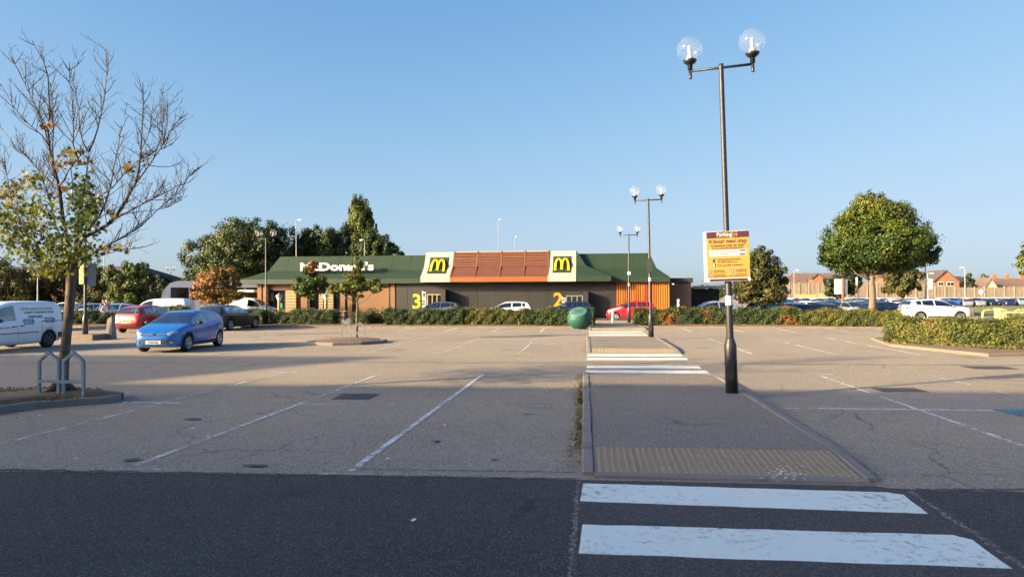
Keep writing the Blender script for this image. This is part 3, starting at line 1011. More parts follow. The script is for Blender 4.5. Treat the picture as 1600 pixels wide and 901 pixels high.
# long beds under the hedges
bed_left = kerbed_bed('hedge_bed', [(-21.5, 40.7), (-0.6, 40.7), (-0.6, 43.6), (-21.5, 44.6)], 0.10, 0.14, stone=1.8, kmat='kerbt')
bed_far_left = kerbed_bed('hedge_bed', [(-40, 40.2), (-25.6, 40.2), (-25.6, 43.8), (-40, 43.8)], 0.10, 0.14, stone=1.8, kmat='kerbt')
bed_right = kerbed_bed('hedge_bed', [(3.55, 41.2), (21.6, 40.6), (21.6, 44.0), (3.55, 44.2)], 0.10, 0.14, stone=1.8, kmat='kerbt')
fr = [at(1390, 541), at(1440, 546), at(1500, 552.5), at(1545, 557), at(1600, 556), at(1700, 556)]
bed_fr = kerbed_bed('hedge_bed', [(p.x, p.y) for p in fr] + [(26, 30), (18, 33), (12.3, 31.0)], 0.09, 0.15, stone=0.9, kmat='kerbt')
# grass bank beyond the right hand hedge
gm = MB()
gx = np.linspace(0, 1, 13); gy = np.linspace(0, 1, 13)
vs = []
for b in gy:
    for a in gx:
        y = 77 + 46 * b
        x0, x1 = xat(1474 + 10 * b, y), xat(1760, y)
        x = x0 + (x1 - x0) * a
        e = min(a, 1 - a, b * .8, 1 - b) * 2
        vs.append((x, y, ground_z(x, y) - 0.05 + 0.55 * min(1, e * 1.8) + .05 * math.sin(x * .4 + y * .3)))
gm.add(vs, [(j * 13 + i, j * 13 + i + 1, j * 13 + i + 14, j * 13 + i + 13) for j in range(12) for i in range(12)], 0, True)
tag(gm.build('grass_bank', MT['grass']), kind='structure')

# ================================================================== the restaurant
WY = 57.5


def restaurant():
    R = empty('restaurant', (0, 0, 0), 0, 'single storey drive through restaurant with green hipped roof, orange slatted front and white arch panels', 'restaurant')
    xl, xr = xat(375, 57.0), xat(1047, 57.0)
    # ---- main green roof: eave band, flared lower slope, steep upper slope
    rings = []
    back = 76.0

    def ring(inl, inf, inr, z):
        return [(xl + inl, 57.0 + inf, z), (xr - inr, 57.0 + inf, z), (xr - inr, back - inf, z), (xl + inl, back - inf, z)]
    il1 = xat(420, 58.0) - xl; il2 = xat(438, 58.9) - xl
    ir1 = xr - xat(1026, 58.0); ir2 = xr - xat(1015, 58.9)
    rings = [ring(0, 0, 0, 2.98), ring(0, 0, 0, 3.38), ring(il1, 1.0, ir1, 4.16), ring(il2, 1.9, ir2, 5.46)]
    mb = MB()
    for a, b in zip(rings[:-1], rings[1:]):
        for i in range(4):
            j = (i + 1) % 4
            mb.add([a[i], a[j], b[j], b[i]], [(0, 1, 2, 3)])
    mb.add(rings[-1], [(0, 1, 2, 3)])
    mb.add(rings[0], [(3, 2, 1, 0)], 1)
    roof = mb.build('roof', [MT['green_roof'], MT['soffit']], R)
    # standing seams of the roof sheets, hardly proud
    k = 0
    x = xl + il2 + 0.8
    while x < xr - ir2 - 0.2:
        sm = MB(); sm.tube([(x, 58.885, 5.47), (x, 57.99, 4.18)], 0.006, 4)
        sm.build('roof_seam', MT['green_roof'], roof)
        x += 1.6
    # ---- walls
    xb0, xg0, xo0 = xat(402, WY), xat(619, WY), xat(963, WY)
    wb = MB()
    wb.box(xb0 + 0.05, xg0, WY + 0.6, 74.5, 0, 2.97)
    wb.build('wall', MT['brick_o'], R)
    wb = MB(); wb.box(xg0, xr - 0.1, WY + 0.06, 74.5, 0, 2.97); wb.build('wall', MT['darkgrey'], R)
    # dark lintel band under the left eave
    wb = MB(); wb.box(xat(417, WY), xat(545, WY), WY + 0.25, WY + 0.6, 2.45, 2.97); wb.build('lintel', MT['brick_b'], R)
    for a, b in ((402, 408.5), (411, 417.5), (470, 480), (532, 539), (543, 550), (610, 617)):
        pb = MB(); pb.box(xat(a, WY), xat(b, WY), WY, WY + 0.7, 0, 2.97); pb.build('brick_pillar', MT['brick_o'], R)
    pb = MB(); pb.box(xat(556, WY), xat(607, WY), WY + 0.12, WY + 0.62, 0, 2.97); pb.build('brick_wall_panel', MT['brick_o'], R)
    pb = MB(); pb.tube([(xat(608.5, WY), WY + 0.1, 0), (xat(608.5, WY), WY + 0.1, 2.95)], 0.05, 8); pb.build('downpipe', MT['soffit'], R)
    # windows of the seating area, set back behind the pillars
    for a, b in ((418, 446), (480, 498), (521, 532)):
        f = MB()
        x0, x1 = xat(a, WY + 0.5), xat(b, WY + 0.5)
        yw = WY + 0.5
        f.box(x0, x1, yw, yw + 0.09, 0.75, 0.85); f.box(x0, x1, yw, yw + 0.09, 2.36, 2.45)
        f.box(x0, x0 + 0.07, yw, yw + 0.09, 0.85, 2.36); f.box(x1 - 0.07, x1, yw, yw + 0.09, 0.85, 2.36)
        if x1 - x0 > 1.0:
            xm = (x0 + x1) / 2
            f.box(xm - 0.035, xm + 0.035, yw, yw + 0.085, 0.85, 2.36)
        w = f.build('window', MT['soffit'], R)
        g = MB(); g.box(x0 + 0.07, x1 - 0.07, yw + 0.03, yw + 0.05, 0.85, 2.36); g.build('pane', MT['winglass'], w)
        if a == 418:
            q = MB(); q.box(xat(423, yw), xat(428, yw), yw - 0.01, yw + 0.0, 1.5, 2.25); q.build('poster', MT['slatcream'], w)
            q = MB(); q.box(xat(437, yw), xat(441, yw), yw - 0.01, yw, 0.9, 1.3); q.build('poster', MT['green_poster'], w)
        if a == 480:
            q = MB(); q.box(x0, x1, yw - 0.25, yw - 0.01, 0.70, 0.74); q.build('sill', MT['galv'], w)
    # cream slatted screens between the windows
    for a, b in ((446, 463), (498, 505), (509, 521)):
        x0, x1 = xat(a, WY + 0.3), xat(b, WY + 0.3)
        s = MB(); s.box(x0, x1, WY + 0.36, WY + 0.45, 0.1, 2.45); scr = s.build('slatted_screen', MT['screenback'], R)
        sl = MB(); sl.box(x0 + 0.02, x1 - 0.02, WY + 0.27, WY + 0.36, -0.095, 0.095)
        me = sl.mesh('slat', MT['slatcream'])
        for i in range(9):
            link('slat', me, scr, (0, 0, 0.3 + i * 0.25))
    q = MB(); q.box(xat(504.5, WY), xat(508.5, WY), WY + 0.22, WY + 0.30, 0.9, 2.1); q.build('menu_board', MT['red_poster'], R)
    # ---- taupe cladding panels
    edges = [619, 637, 664, 692, 719.5, 746, 772.5, 800, 827, 855, 880, 910, 937.5, 963]
    for a, b in zip(edges[:-1], edges[1:]):
        p = MB(); p.bbox(0, 1, 0, 1, 0, 1, 0.0001)
        p = MB()
        x0, x1 = xat(a, WY) + 0.012, xat(b, WY) - 0.012
        p.box(x0, x1, WY, WY + 0.05, 0.15, 2.97)
        p.build('cladding_panel', MT['taupe'], R)
    # ---- pay and collect booths
    def booth(pa, pb, ptop, pbot, panes, tunnel):
        y0 = WY - 0.28
        x0, x1 = xat(pa, y0), xat(pb, y0)
        z1, z0 = zat((pa + pb) / 2, ptop, y0), 0.9
        b = MB()
        b.box(x0, x1, y0 + 0.05, WY - 0.003, z0, z1)
        bo = b.build('serving_window', MT['taupe'], R)
        wz1 = z1 - 0.42; wz0 = z0 + 0.12
        fr = MB()
        fr.box(x0 + 0.02, x1 - 0.02, y0, y0 + 0.05, wz1, wz1 + 0.08)
        for i in range(len(panes) + 1):
            xx = x0 + 0.05 + (x1 - x0 - 0.1) * (i / len(panes))
            fr.box(xx - 0.04, xx + 0.04, y0, y0 + 0.05, wz0, wz1)
        fr.build('window_frame', MT['slatcream'] if tunnel else MT['alu'], bo)
        for i in range(len(panes)):
            xa = x0 + 0.09 + (x1 - x0 - 0.1) * (i / len(panes)); xb = x0 + 0.01 + (x1 - x0 - 0.1) * ((i + 1) / len(panes))
            g = MB(); g.box(xa, xb, y0 + 0.02, y0 + 0.049, wz0, wz1); g.build('pane', MT['winglass'], bo)
        t = MB(); t.box(x1 + 0.02, x1 + 0.42, y0 - 0.75, WY - 0.003, 0.2, z1 + 0.0)
        t.build('side_screen', MT['darkgrey'], bo)
    booth(667, 691, 453, 474, (1, 1, 1), True)
    booth(884, 911, 455, 478, (1, 1, 1), False)
    # graphics on the cladding: a big 3 with COLLECT up its side, a big 2 with PAY
    text_mesh('number_three', '3', 1.75, MT['lime'], R, (xat(651, WY), WY - 0.012, zat(651, 472, WY)), FRONT, 0.004, 0.035)
    text_mesh('collect_lettering', 'COLLECT', 0.46, MT['signwhite'], R, (xat(663, WY), WY - 0.02, zat(663, 474, WY) + 0.08), (math.pi / 2, -math.pi / 2, 0), 0.004, 0.015)
    text_mesh('number_two', '2', 1.6, MT['amberg'], R, (xat(872, WY), WY - 0.012, zat(872, 469, WY)), FRONT, 0.004, 0.035)
    text_mesh('pay_lettering', 'PAY', 0.46, MT['signwhite'], R, (xat(881, WY), WY - 0.02, zat(881, 471, WY)), (math.pi / 2, -math.pi / 2, 0), 0.004, 0.015)

    # ---- projecting drive-through front
    A, B, C, D = (56.2, 3.05), (56.2, 3.47), (57.55, 4.38), (58.35, 5.67)
    prof = [A, B, C, D]
    xw0, xw1, xo1, xw2 = xat(657, 56.2), xat(703, 56.2), xat(855.5, 56.2), xat(900, 56.2)
    xh_e, xh_c = xat(955, 56.2), xat(916, 57.55)
    fr = MB()
    fr.box(xw0 + 0.05, xw2, 56.3, WY, 3.02, 3.06, 1)
    fr.box(xw2, xh_e - 0.06, 56.3, WY, 3.02, 3.06, 1)
    # body behind the panels
    body = [(xw0 + 0.06, xw2)]
    vs = []
    for x in (xw0 + 0.06, xw2):
        vs += [(x, p[0] + 0.08, p[1] - 0.04) for p in prof] + [(x, 60.5, 5.60), (x, 60.5, 3.05)]
    fr.add(vs, [(0, 1, 7, 6), (1, 2, 8, 7), (2, 3, 9, 8), (3, 4, 10, 9), (0, 5, 4, 3, 2, 1), (6, 7, 8, 9, 10, 11)])
    fro = fr.build('projecting_front', [MT['green_roof'], MT['soffit']], R)
    # green hipped return to the right of the white panel
    h = MB()
    pa = [(xw2 + 0.01, p[0] + 0.03, p[1]) for p in prof]
    pb = [(xh_e, A[0] + 0.03, A[1]), (xh_e, B[0] + 0.03, B[1]), (xh_c, C[0] + 0.03, C[1]), (xw2 + 0.05, D[0] + 0.03, D[1])]
    pc = [(xh_e, 60.2, A[1]), (xh_e, 60.2, B[1]), (xh_c, 60.6, C[1]), (xw2 + 0.05, 60.6, D[1])]
    h.add(pa + pb + pc, [(0, 4, 5, 1), (1, 5, 6, 2), (2, 6, 7, 3), (4, 8, 9, 5), (5, 9, 10, 6), (6, 10, 11, 7)])
    h.build('hipped_return', MT['green_roof'], R)
    # white panels, bent to the profile, with a green square and the yellow arches
    def panel(x0, x1, ms):
        p = MB()
        t = 0.0
        o = []
        for x in (x0, x1):
            o += [(x, q[0], q[1]) for q in prof] + [(x, D[0] + 0.35, D[1] + 0.0), (x, D[0] + 0.35, D[1] - 0.25), (x, C[0] + 0.2, C[1] - 0.1), (x, B[0] + 0.25, B[1] - 0.1), (x, A[0] + 0.25, A[1])]
        n = 9
        fs = [(i, (i + 1) % n, n + (i + 1) % n, n + i) for i in range(n)] + [tuple(range(n - 1, -1, -1)), tuple(range(n, 2 * n))]
        p.add(o, fs)
        wp = p.build('white_panel', MT['cream'], R)
        ln = MB(); ln.box(x0 - 0.003, x1 + 0.003, A[0] - 0.012, A[0] + 0.02, B[1] - 0.015, B[1] + 0.015); ln.build('panel_edge', MT['white'], wp)
        # green square
        xa, xb = x0 + (x1 - x0) * 0.17, x0 + (x1 - x0) * 0.83
        def on(z):
            if z < C[1]:
                u = (z - B[1]) / (C[1] - B[1]); return B[0] + u * (C[0] - B[0])
            u = (z - C[1]) / (D[1] - C[1]); return C[0] + u * (D[0] - C[0])
        zs = [3.78, C[1], 5.22]
        g = MB(); v = []
        for x in (xa, xb):
            v += [(x, on(z) - 0.03, z) for z in zs] + [(x, on(z) + 0.03, z) for z in reversed(zs)]
        g.add(v, [(i, (i + 1) % 6, 6 + (i + 1) % 6, 6 + i) for i in range(6)] + [(5, 4, 3, 2, 1, 0), (6, 7, 8, 9, 10, 11)])
        gp = g.build('sign_panel', MT['green_roof'], wp)
        # arches: two tall loops sharing the middle foot
        xm = (xa + xb) / 2 - 0.02
        W, Hh = 0.56, 1.06
        am = MB()
        zb, yb = 3.93, on(3.93) + 0.06
        yt = on(5.0) - 0.16
        for s in (-1, 1):
            pts = []
            for i in range(25):
                th = math.pi * i / 24
                u = math.cos(th)
                hgt = math.sin(th) ** 0.62
                xx = s * (W * 0.5) + (W * 0.5) * u * (0.97)
                low = 0.0 if (u * s > 0) else (0.14 * (1 - hgt))
                pts.append((xx, hgt * Hh * (1 - 0.0) + low))
            for i in range(24):
                (xa_, za_), (xb_, zb_) = pts[i], pts[i + 1]
                d = Vector((xb_ - xa_, zb_ - za_)); nrm = Vector((-d.y, d.x)).normalized()
                def wd(j):
                    th = math.pi * j / 24
                    return 0.055 + 0.035 * abs(math.cos(th))
                def nr(j):
                    a_, b_ = pts[max(0, j - 1)], pts[min(24, j + 1)]
                    dd = Vector((b_[0] - a_[0], b_[1] - a_[1])); return Vector((-dd.y, dd.x)).normalized()
                q = []
                for j in (i, i + 1):
                    nn = nr(j)
                    for sg in (-1, 1):
                        q.append((pts[j][0] + nn.x * wd(j) * sg, pts[j][1] + nn.y * wd(j) * sg))
                v = []
                for dy in (-0.05 - 0.004 * (s > 0), 0.05):
                    for (xx, zz) in q:
                        f = min(1, max(0, zz / Hh))
                        v.append((xm + xx, yb + (yt - yb) * f + dy, zb + zz))
                am.add(v, [(0, 1, 3, 2), (4, 6, 7, 5), (0, 2, 6, 4), (1, 5, 7, 3), (0, 4, 5, 1), (2, 3, 7, 6)])
        am.build('arches', MT['arch_yellow'], wp)
        return wp
    panel(xw0, xw1, 1)
    panel(xo1, xw2, 1)
    # orange fascia, stained lower boards, ribs and separate slats
    f = MB()
    ex = [xw1 + 0.012, xat(741, 56.2), xat(779.5, 56.2), xat(817.5, 56.2), xo1 - 0.012]
    for a, b in zip(ex[:-1], ex[1:]):
        f = MB(); f.box(a + 0.006, b - 0.006, 56.19, 56.28, 3.052, 3.465)
        f.build('fascia_board', MT['orange'], R)
        lp = MB()
        lp.add([(a, B[0] + 0.02, B[1] + 0.004), (b, B[0] + 0.02, B[1] + 0.004), (b, C[0] + 0.02, C[1]), (a, C[0] + 0.02, C[1])], [(0, 1, 2, 3)])
        lp.build('lower_board', MT['rustpanel'], R)
        sl = MB(); sl.box(a + 0.05, b - 0.05, -0.06, 0.03, -0.047, 0.047)
        me = sl.mesh('roof_slat', MT['rust'])
        for i in range(9):
            u = (i + 0.5) / 9
            link('roof_slat', me, R, (0, C[0] + u * (D[0] - C[0]) - 0.02, C[1] + u * (D[1] - C[1])), (random.uniform(-.15, .15), 0, 0))
        bk = MB(); bk.add([(a, C[0] + 0.06, C[1] - 0.02), (b, C[0] + 0.06, C[1] - 0.02), (b, D[0] + 0.06, D[1]), (a, D[0] + 0.06, D[1])], [(0, 1, 2, 3)])
        bk.build('slat_backing', MT['slatback'], R)
    cp = MB(); cp.box(ex[0], ex[-1], D[0] - 0.06, D[0] + 0.12, D[1] - 0.02, D[1] + 0.03); cp.build('roof_capping', MT['cream'], R)
    for x in ex:
        rb = MB()
        w = 0.055
        pr = [(B[0] - 0.02, B[1]), (C[0] - 0.06, C[1] + 0.03), (D[0] - 0.06, D[1] + 0.08)]
        v = []
        for xx in (x - w, x + w):
            v += [(xx, q[0], q[1]) for q in pr] + [(xx, q[0] + 0.14, q[1] - 0.06) for q in reversed(pr)]
        rb.add(v, [(i, (i + 1) % 6, 6 + (i + 1) % 6, 6 + i) for i in range(6)] + [(5, 4, 3, 2, 1, 0), (6, 7, 8, 9, 10, 11)])
        rb.build('roof_rib', MT['rust'], R)
    # ---- orange batten screen at the right
    x0, x1 = xat(963, WY - 0.12), xat(1046.5, WY - 0.12)
    bk = MB(); bk.box(x0, x1, WY - 0.06, WY + 0.055, 0.1, 2.975); bk.build('batten_backing', MT['backing'], R)
    nb = 24
    bms = {}
    for key in ('batten_o', 'batten_y', 'batten_r'):
        b = MB(); b.box(-0.052, 0.052, -0.06, 0.0, 0.12, 2.96); bms[key] = b.mesh('batten', MT[key])
    for i in range(nb):
        x = x0 + (x1 - x0) * (i + 0.5) / nb
        key = random.choice(('batten_o', 'batten_o', 'batten_y', 'batten_y', 'batten_r'))
        link('batten', bms[key], R, (x, WY - 0.065, 0))
    # ---- brick store at the right end
    xa0, xa1 = xr - 0.09, xat(1080, 59)
    w = MB(); w.box(xa0, xa1, 59.0, 70, 0, 2.9); w.build('store_wall', MT['brick_b'], R)
    w = MB(); w.box(xa0 + 0.05, xa1 + 0.12, 58.8, 70.2, 2.93, 3.33); w.build('store_fascia', MT['soffit'], R)
    w = MB(); w.tube([(xr + 0.1, 57.6, 2.9), (xr + 0.35, 57.2, 2.78)], 0.06, 8); w.build('floodlight', MT['white'], R)
    # ---- lettering standing on the lower roof slope
    text_mesh('roof_lettering', "McDonald's", 0.94, MT['signwhite'], R, (xat(526, 57.2), 57.22, 4.42), FRONT, 0.05, 0.03, sx=1.48)
    # white canopy at the left end
    c = MB(); c.box(xat(378, 59), xat(403, 59), 58.2, 62, 2.30, 2.5); c.build('canopy', MT['awning'], R)
    return R


restaurant()

# patio lamps in front of the restaurant
for k, (px, lab) in enumerate(((436, 'cream patio lamp post beside the window with the green poster'), (509, 'cream patio lamp post in front of the red menu board'))):
    Y = 51.5
    x = xat(px, Y)
    e = empty('patio_lamp', (x, Y, 0), 0, lab, 'lamp post', 'patio lamps by the restaurant wall')
    mb = MB(); mb.lathe([(0.11, 0), (0.11, 1.55), (0.09, 1.6)], n=10); mb.build('post', MT['slatcream'], e)
    mb = MB(); mb.lathe([(0.13, 1.6), (0.19, 1.85), (0.17, 1.92)], n=10); mb.build('lantern', MT['signwhite'], e)
    mb = MB(); mb.lathe([(0.30, 1.90), (0.28, 1.95), (0.05, 2.14), (0.02, 2.2)], n=12); mb.build('cap', MT['copper'], e)
# picnic bench with pale rails by the window
e = empty('patio_bench', (xat(526, 52), 52, 0), 0.1, 'pale patio bench beside the brick pillar, seen above the hedge', 'bench')
mb = MB(); mb.box(-0.8, 0.8, -0.2, 0.2, 0.72, 0.78); mb.build('table_top', MT['fencepost'], e)
for s in (-1, 1):
    mb = MB(); mb.box(s * 0.6 - 0.04, s * 0.6 + 0.04, -0.3, 0.3, 0, 0.72); mb.build('leg', MT['fencepost'], e)
    mb = MB(); mb.box(-0.8, 0.8, s * 0.55 - 0.12, s * 0.55 + 0.12, 0.42, 0.46); mb.build('seat', MT['fencepost'], e)
# pale brick steps in the bed gap
e = empty('brick_steps', (xat(423, 46), 45.6, 0), 0, 'pale brick steps between the box hedge and the low clipped hedge', 'steps')
me = None
for i in range(4):
    mb = MB(); mb.bbox(-0.5, 0.5, i * 0.3, i * 0.3 + 0.3, 0, 0.22 * (i + 1), 0.02); mb.build('step', MT['barkp'], e)

# canopy shelter right of the restaurant
def shelter():
    Y = 67.0
    x0, x1 = xat(1082, Y), xat(1142, Y)
    e = empty('canopy_shelter', ((x0 + x1) / 2, Y, 0), 0, 'flat pale roofed shelter on dark posts beside the brown brick store', 'shelter')
    w = (x1 - x0) / 2
    mb = MB(); mb.box(-w, w + 0.4, -0.3, 6, 2.55, 2.66); mb.build('roof', MT['galv'], e)
    mb = MB(); mb.box(-w - 0.05, w + 0.45, -0.38, -0.3, 2.5, 2.74); mb.build('fascia', MT['skin'] if False else MT['galv'], e)
    for u in (-0.98, -0.05, 0.98):
        mb = MB(); mb.box(u * w - 0.14, u * w + 0.14, 0, 0.28, 0, 2.55); mb.build('post', MT['soffit'] if u < 0.5 else MT['white'], e)
    mb = MB(); mb.box(-w, -0.05 * w - 0.14, 0.05, 0.2, 0, 1.5); mb.build('screen_wall', MT['soffit'], e)
    mb = MB(); mb.box(-0.05 * w + 0.14, w - 0.14, 0.05, 0.2, 0, 1.05); mb.build('low_wall', MT['render'], e)
    mb = MB(); mb.box(-w, w, 5.6, 5.8, 0, 2.5); mb.build('back_wall', MT['fence'], e)


shelter()

# ================================================================== the store behind the camera whose shade lies over the near bays
def big_store():
    e = empty('supermarket', (-50, -30, 0), 0, 'large brick supermarket behind the car park with a raised hipped entrance tower', 'supermarket')
    mb = MB(); mb.box(-80, 28, -30, 23.8, 0, 12.5); mb.build('wall', MT['brick_b'], e)
    mb = MB(); mb.box(-80.2, 28.2, -30.2, 24.0, 12.503, 12.8); mb.build('parapet', MT['rooft'], e)
    v = [(0, 23.9, 12.81), (-60, 23.9, 12.81), (-60, 20.5, 12.81), (0, 20.5, 12.81), (-8, 22.5, 18.0), (-60, 22.5, 18.0)]
    mb = MB(); mb.add(v, [(0, 4, 5, 1), (3, 2, 5, 4), (0, 3, 4), (1, 5, 2), (0, 1, 2, 3)]); mb.build('tower_roof', MT['rooft'], e)
    for i in range(8):
        w = MB(); w.box(-62 + i * 10, -56 + i * 10, 23.85, 23.95, 0.6, 3.6); f = w.build('window', MT['alu'], e)
        g = MB(); g.box(-61.9 + i * 10, -56.1 + i * 10, 23.95, 23.97, 0.7, 3.5); g.build('pane', MT['winglass'], f)


big_store()

# ================================================================== far buildings and fence
def gable_house(name, label, px0, px1, ridge_py, eave_py, Y, depth, wall, roof, gable_front=False, wins=(), chim=(), zb=-0.6):
    x0, x1 = xat(px0, Y), xat(px1, Y)
    pm = (px0 + px1) / 2
    zr, ze = zat(pm, ridge_py, Y), zat(pm, eave_py, Y)
    e = empty(name, ((x0 + x1) / 2, Y, zb), 0, label, 'house')
    w = (x1 - x0) / 2; zr -= zb; ze -= zb
    mb = MB()
    if gable_front:
        v = [(-w, 0, 0), (w, 0, 0), (w, 0, ze), (0, 0, zr - 0.1), (-w, 0, ze)]
        v += [(a, depth, c) for a, b, c in v]
        mb.add(v, [(0, 1, 2, 3, 4), (9, 8, 7, 6, 5), (0, 5, 6, 1), (1, 6, 7, 2), (0, 4, 9, 5)])
        mb.build('wall', wall, e)
        r = MB(); o = 0.35
        sl = (zr - ze) / w
        for s in (-1, 1):
            v = [(s * (w + o), -o, ze - o * sl), (0, -o, zr), (0, depth + o, zr), (s * (w + o), depth + o, ze - o * sl)]
            v += [(a, b, c - 0.25) for a, b, c in v]
            r.add(v, [(0, 1, 2, 3), (7, 6, 5, 4), (0, 4, 5, 1), (3, 2, 6, 7), (0, 3, 7, 4)])
        ro = r.build('roof', roof, e)
    else:
        mb.box(-w, w, 0, depth, 0, ze)
        v = [(-w, 0, ze), (-w, depth, ze), (-w, depth / 2, zr - .1), (w, 0, ze), (w, depth, ze), (w, depth / 2, zr - .1)]
        mb.add(v, [(0, 1, 2), (5, 4, 3)])
        mb.build('wall', wall, e)
        r = MB(); o = 0.35
        sl = (zr - ze) / (depth / 2)
        for y, s in ((-o, 1), (depth + o, -1)):
            v = [(-w - o, y, ze - o * sl), (w + o, y, ze - o * sl), (w + o, depth / 2, zr), (-w - o, depth / 2, zr)]
            v += [(a, b, c - 0.25) for a, b, c in v]
            r.add(v, [(0, 1, 2, 3), (7, 6, 5, 4), (0, 4, 5, 1), (1, 5, 6, 2), (0, 3, 7, 4)])
        ro = r.build('roof', roof, e)
    for c in chim:
        q = MB(); q.box(w * c - 0.5, w * c + 0.5, depth / 2 - 0.4, depth / 2 + 0.4, zr - 0.6, zr + 1.2); q.build('chimney', MT['brick_r'], ro)
    for (a, zz, ww, hh) in wins:
        f = MB(); f.box(w * a - ww / 2, w * a + ww / 2, -0.06, 0.02, zz, zz + hh); fo = f.build('window', MT['white'], e)
        for s in (0, 1):
            g = MB(); x = w * a - ww / 2 + 0.1 + s * (ww / 2 - 0.05)
            g.box(x, x + ww / 2 - 0.15, -0.09, -0.06, zz + 0.12, zz + hh - 0.12); g.build('pane', MT['winglass'], fo)
    return e


H = gable_house
H('terraced_house', 'brown roofed house behind the tall fence, right of the dark bushy tree', 1216, 1262, 430, 441, 205, 10, MT['brick_r'], MT['rooft'])
H('terraced_house', 'house with a small brick gable and brown roof above the tall fence', 1248, 1330, 425.5, 440, 206, 11, MT['brick_r'], MT['rooft'])
H('gable_wing', 'small red brick gable facing the car park above the tall fence', 1270, 1286, 426.5, 433, 203, 5, MT['brick_r'], MT['roofd'], True)
H('terraced_house', 'long brown roofed house partly hidden by the large round tree', 1385, 1470, 425.5, 439, 203, 10, MT['brick_r'], MT['rooft'], wins=((0.15, 5.0, 1.4, 1.3),))
H('brick_house', 'red brick house with a broad gable and two white windows above the fence', 1458, 1499, 421.5, 439, 196, 9, MT['brick_r'], MT['roofd'], True, wins=((-0.42, 4.4, 1.3, 1.2), (0.32, 4.4, 1.9, 1.1)))
H('brick_house', 'dark sided house wing behind the broad brick gable', 1497, 1513, 431, 440, 204, 9, MT['brick_b'], MT['roofd'])
H('bungalow', 'low house with a cream gable end and brown roof at the far right', 1536, 1561, 433.5, 452, 202, 6, MT['render'], MT['rooft'], True)
H('bungalow', 'long brown roofed bungalow with chimneys at the far right edge', 1548, 1640, 434.5, 452, 206, 9, MT['brick_r'], MT['rooft'], chim=(-0.55, -0.1, 0.4))


def long_fence(label, pxs, ytop, Y, zb):
    e = empty('timber_fence', (xat(pxs[0], Y), Y, zb), 0, label, 'fence', 'timber fence at the far end of the car park')
    bx = e.location.x
    for a, b in zip(pxs[:-1], pxs[1:]):
        x0, x1 = xat(a, Y) - bx, xat(b, Y) - bx
        h = zat((a + b) / 2, ytop, Y) - zb + random.uniform(-.08, .08)
        nb = 9
        mb = MB()
        for i in range(nb):
            u0, u1 = x0 + 0.1 + (x1 - x0 - 0.2) * i / nb, x0 + 0.1 + (x1 - x0 - 0.2) * (i + 1) / nb
            dy = random.uniform(-.03, .03)
            mb.box(u0, u1 - 0.02, dy, dy + 0.05, 0, h + random.uniform(-.05, .02))
        mb.build('fence_panel', MT['fence'], e)
        mb = MB(); mb.box(x0 - 0.1, x0 + 0.1, -0.12, 0.14, 0, h + 0.12); mb.build('post', MT['fencepost'], e)


long_fence('tall weathered timber fence panels behind the far parked cars', [1188 + 15.2 * i for i in range(19)], 441.5, 168, -0.5)
long_fence('lower timber fence panels in front of the red brick and cream houses', [1461 + 15.5 * i for i in range(13)], 448.5, 168, -0.5)

# ochre brick wall with broken top at the foot of the tall fence
e = empty('brick_wall', (xat(1243, 160), 160, -0.5), 0, 'low ochre wall below the tall fence near the dark bushy tree', 'wall')
mb = MB(); mb.box(0, 4.6, 0, 0.4, 0, 2.3); mb.box(4.6, 5.3, 0.02, 0.42, 0, 1.6); mb.box(5.3, 9.6, 0, 0.4, 0, 2.5); mb.build('masonry', MT['slatcream'], e)
e = empty('brick_wall', (xat(1205, 158), 158, -0.5), 0, 'long pale wall at the foot of the fence behind the far parked cars', 'wall')
mb = MB(); mb.box(0, 62, 0, 0.4, 0, 1.35); mb.build('masonry', MT['render'], e)
mb = MB(); mb.box(-0.05, 62.05, -0.05, 0.45, 1.352, 1.45); mb.build('coping', MT['white'], e)

# long dark roofed building behind the trees at the left
e = empty('retail_unit', (xat(20, 92), 92, 0), 0.03, 'long low retail unit with dark brown roof behind the left hand trees', 'building')
mb = MB(); mb.box(-40, 18, 0, 20, 0, 3.6); mb.build('wall', MT['brick_b'], e)
mb = MB()
zr = zat(100, 412, 92)
v = [(-41, -1, 3.55), (19, -1, 3.55), (19, 21, 3.55), (-41, 21, 3.55), (-38, 9, zr), (14, 9, zr)]
mb.add(v, [(0, 1, 5, 4), (1, 2, 5), (2, 3, 4, 5), (3, 0, 4), (3, 2, 1, 0)]); mb.build('roof', MT['roofd'], e)
e = empty('house', (xat(281, 150), 150, 0), 0, 'small distant house with pale roof left of the big dark oak', 'house')
mb = MB(); mb.box(-3, 3, 0, 6, 0, 4.2); mb.build('wall', MT['brick_r'], e)
mb = MB(); mb.add([(-3.3, -.3, 4.1), (3.3, -.3, 4.1), (3.3, 6.3, 4.1), (-3.3, 6.3, 4.1), (-3.3, 3, 6.4), (3.3, 3, 6.4)], [(0, 1, 5, 4), (2, 3, 4, 5), (1, 2, 5), (3, 0, 4)]); mb.build('roof', MT['rooft'], e)
# ================================================================== vehicles
def lerp(a, b, t): return a + (b - a) * t


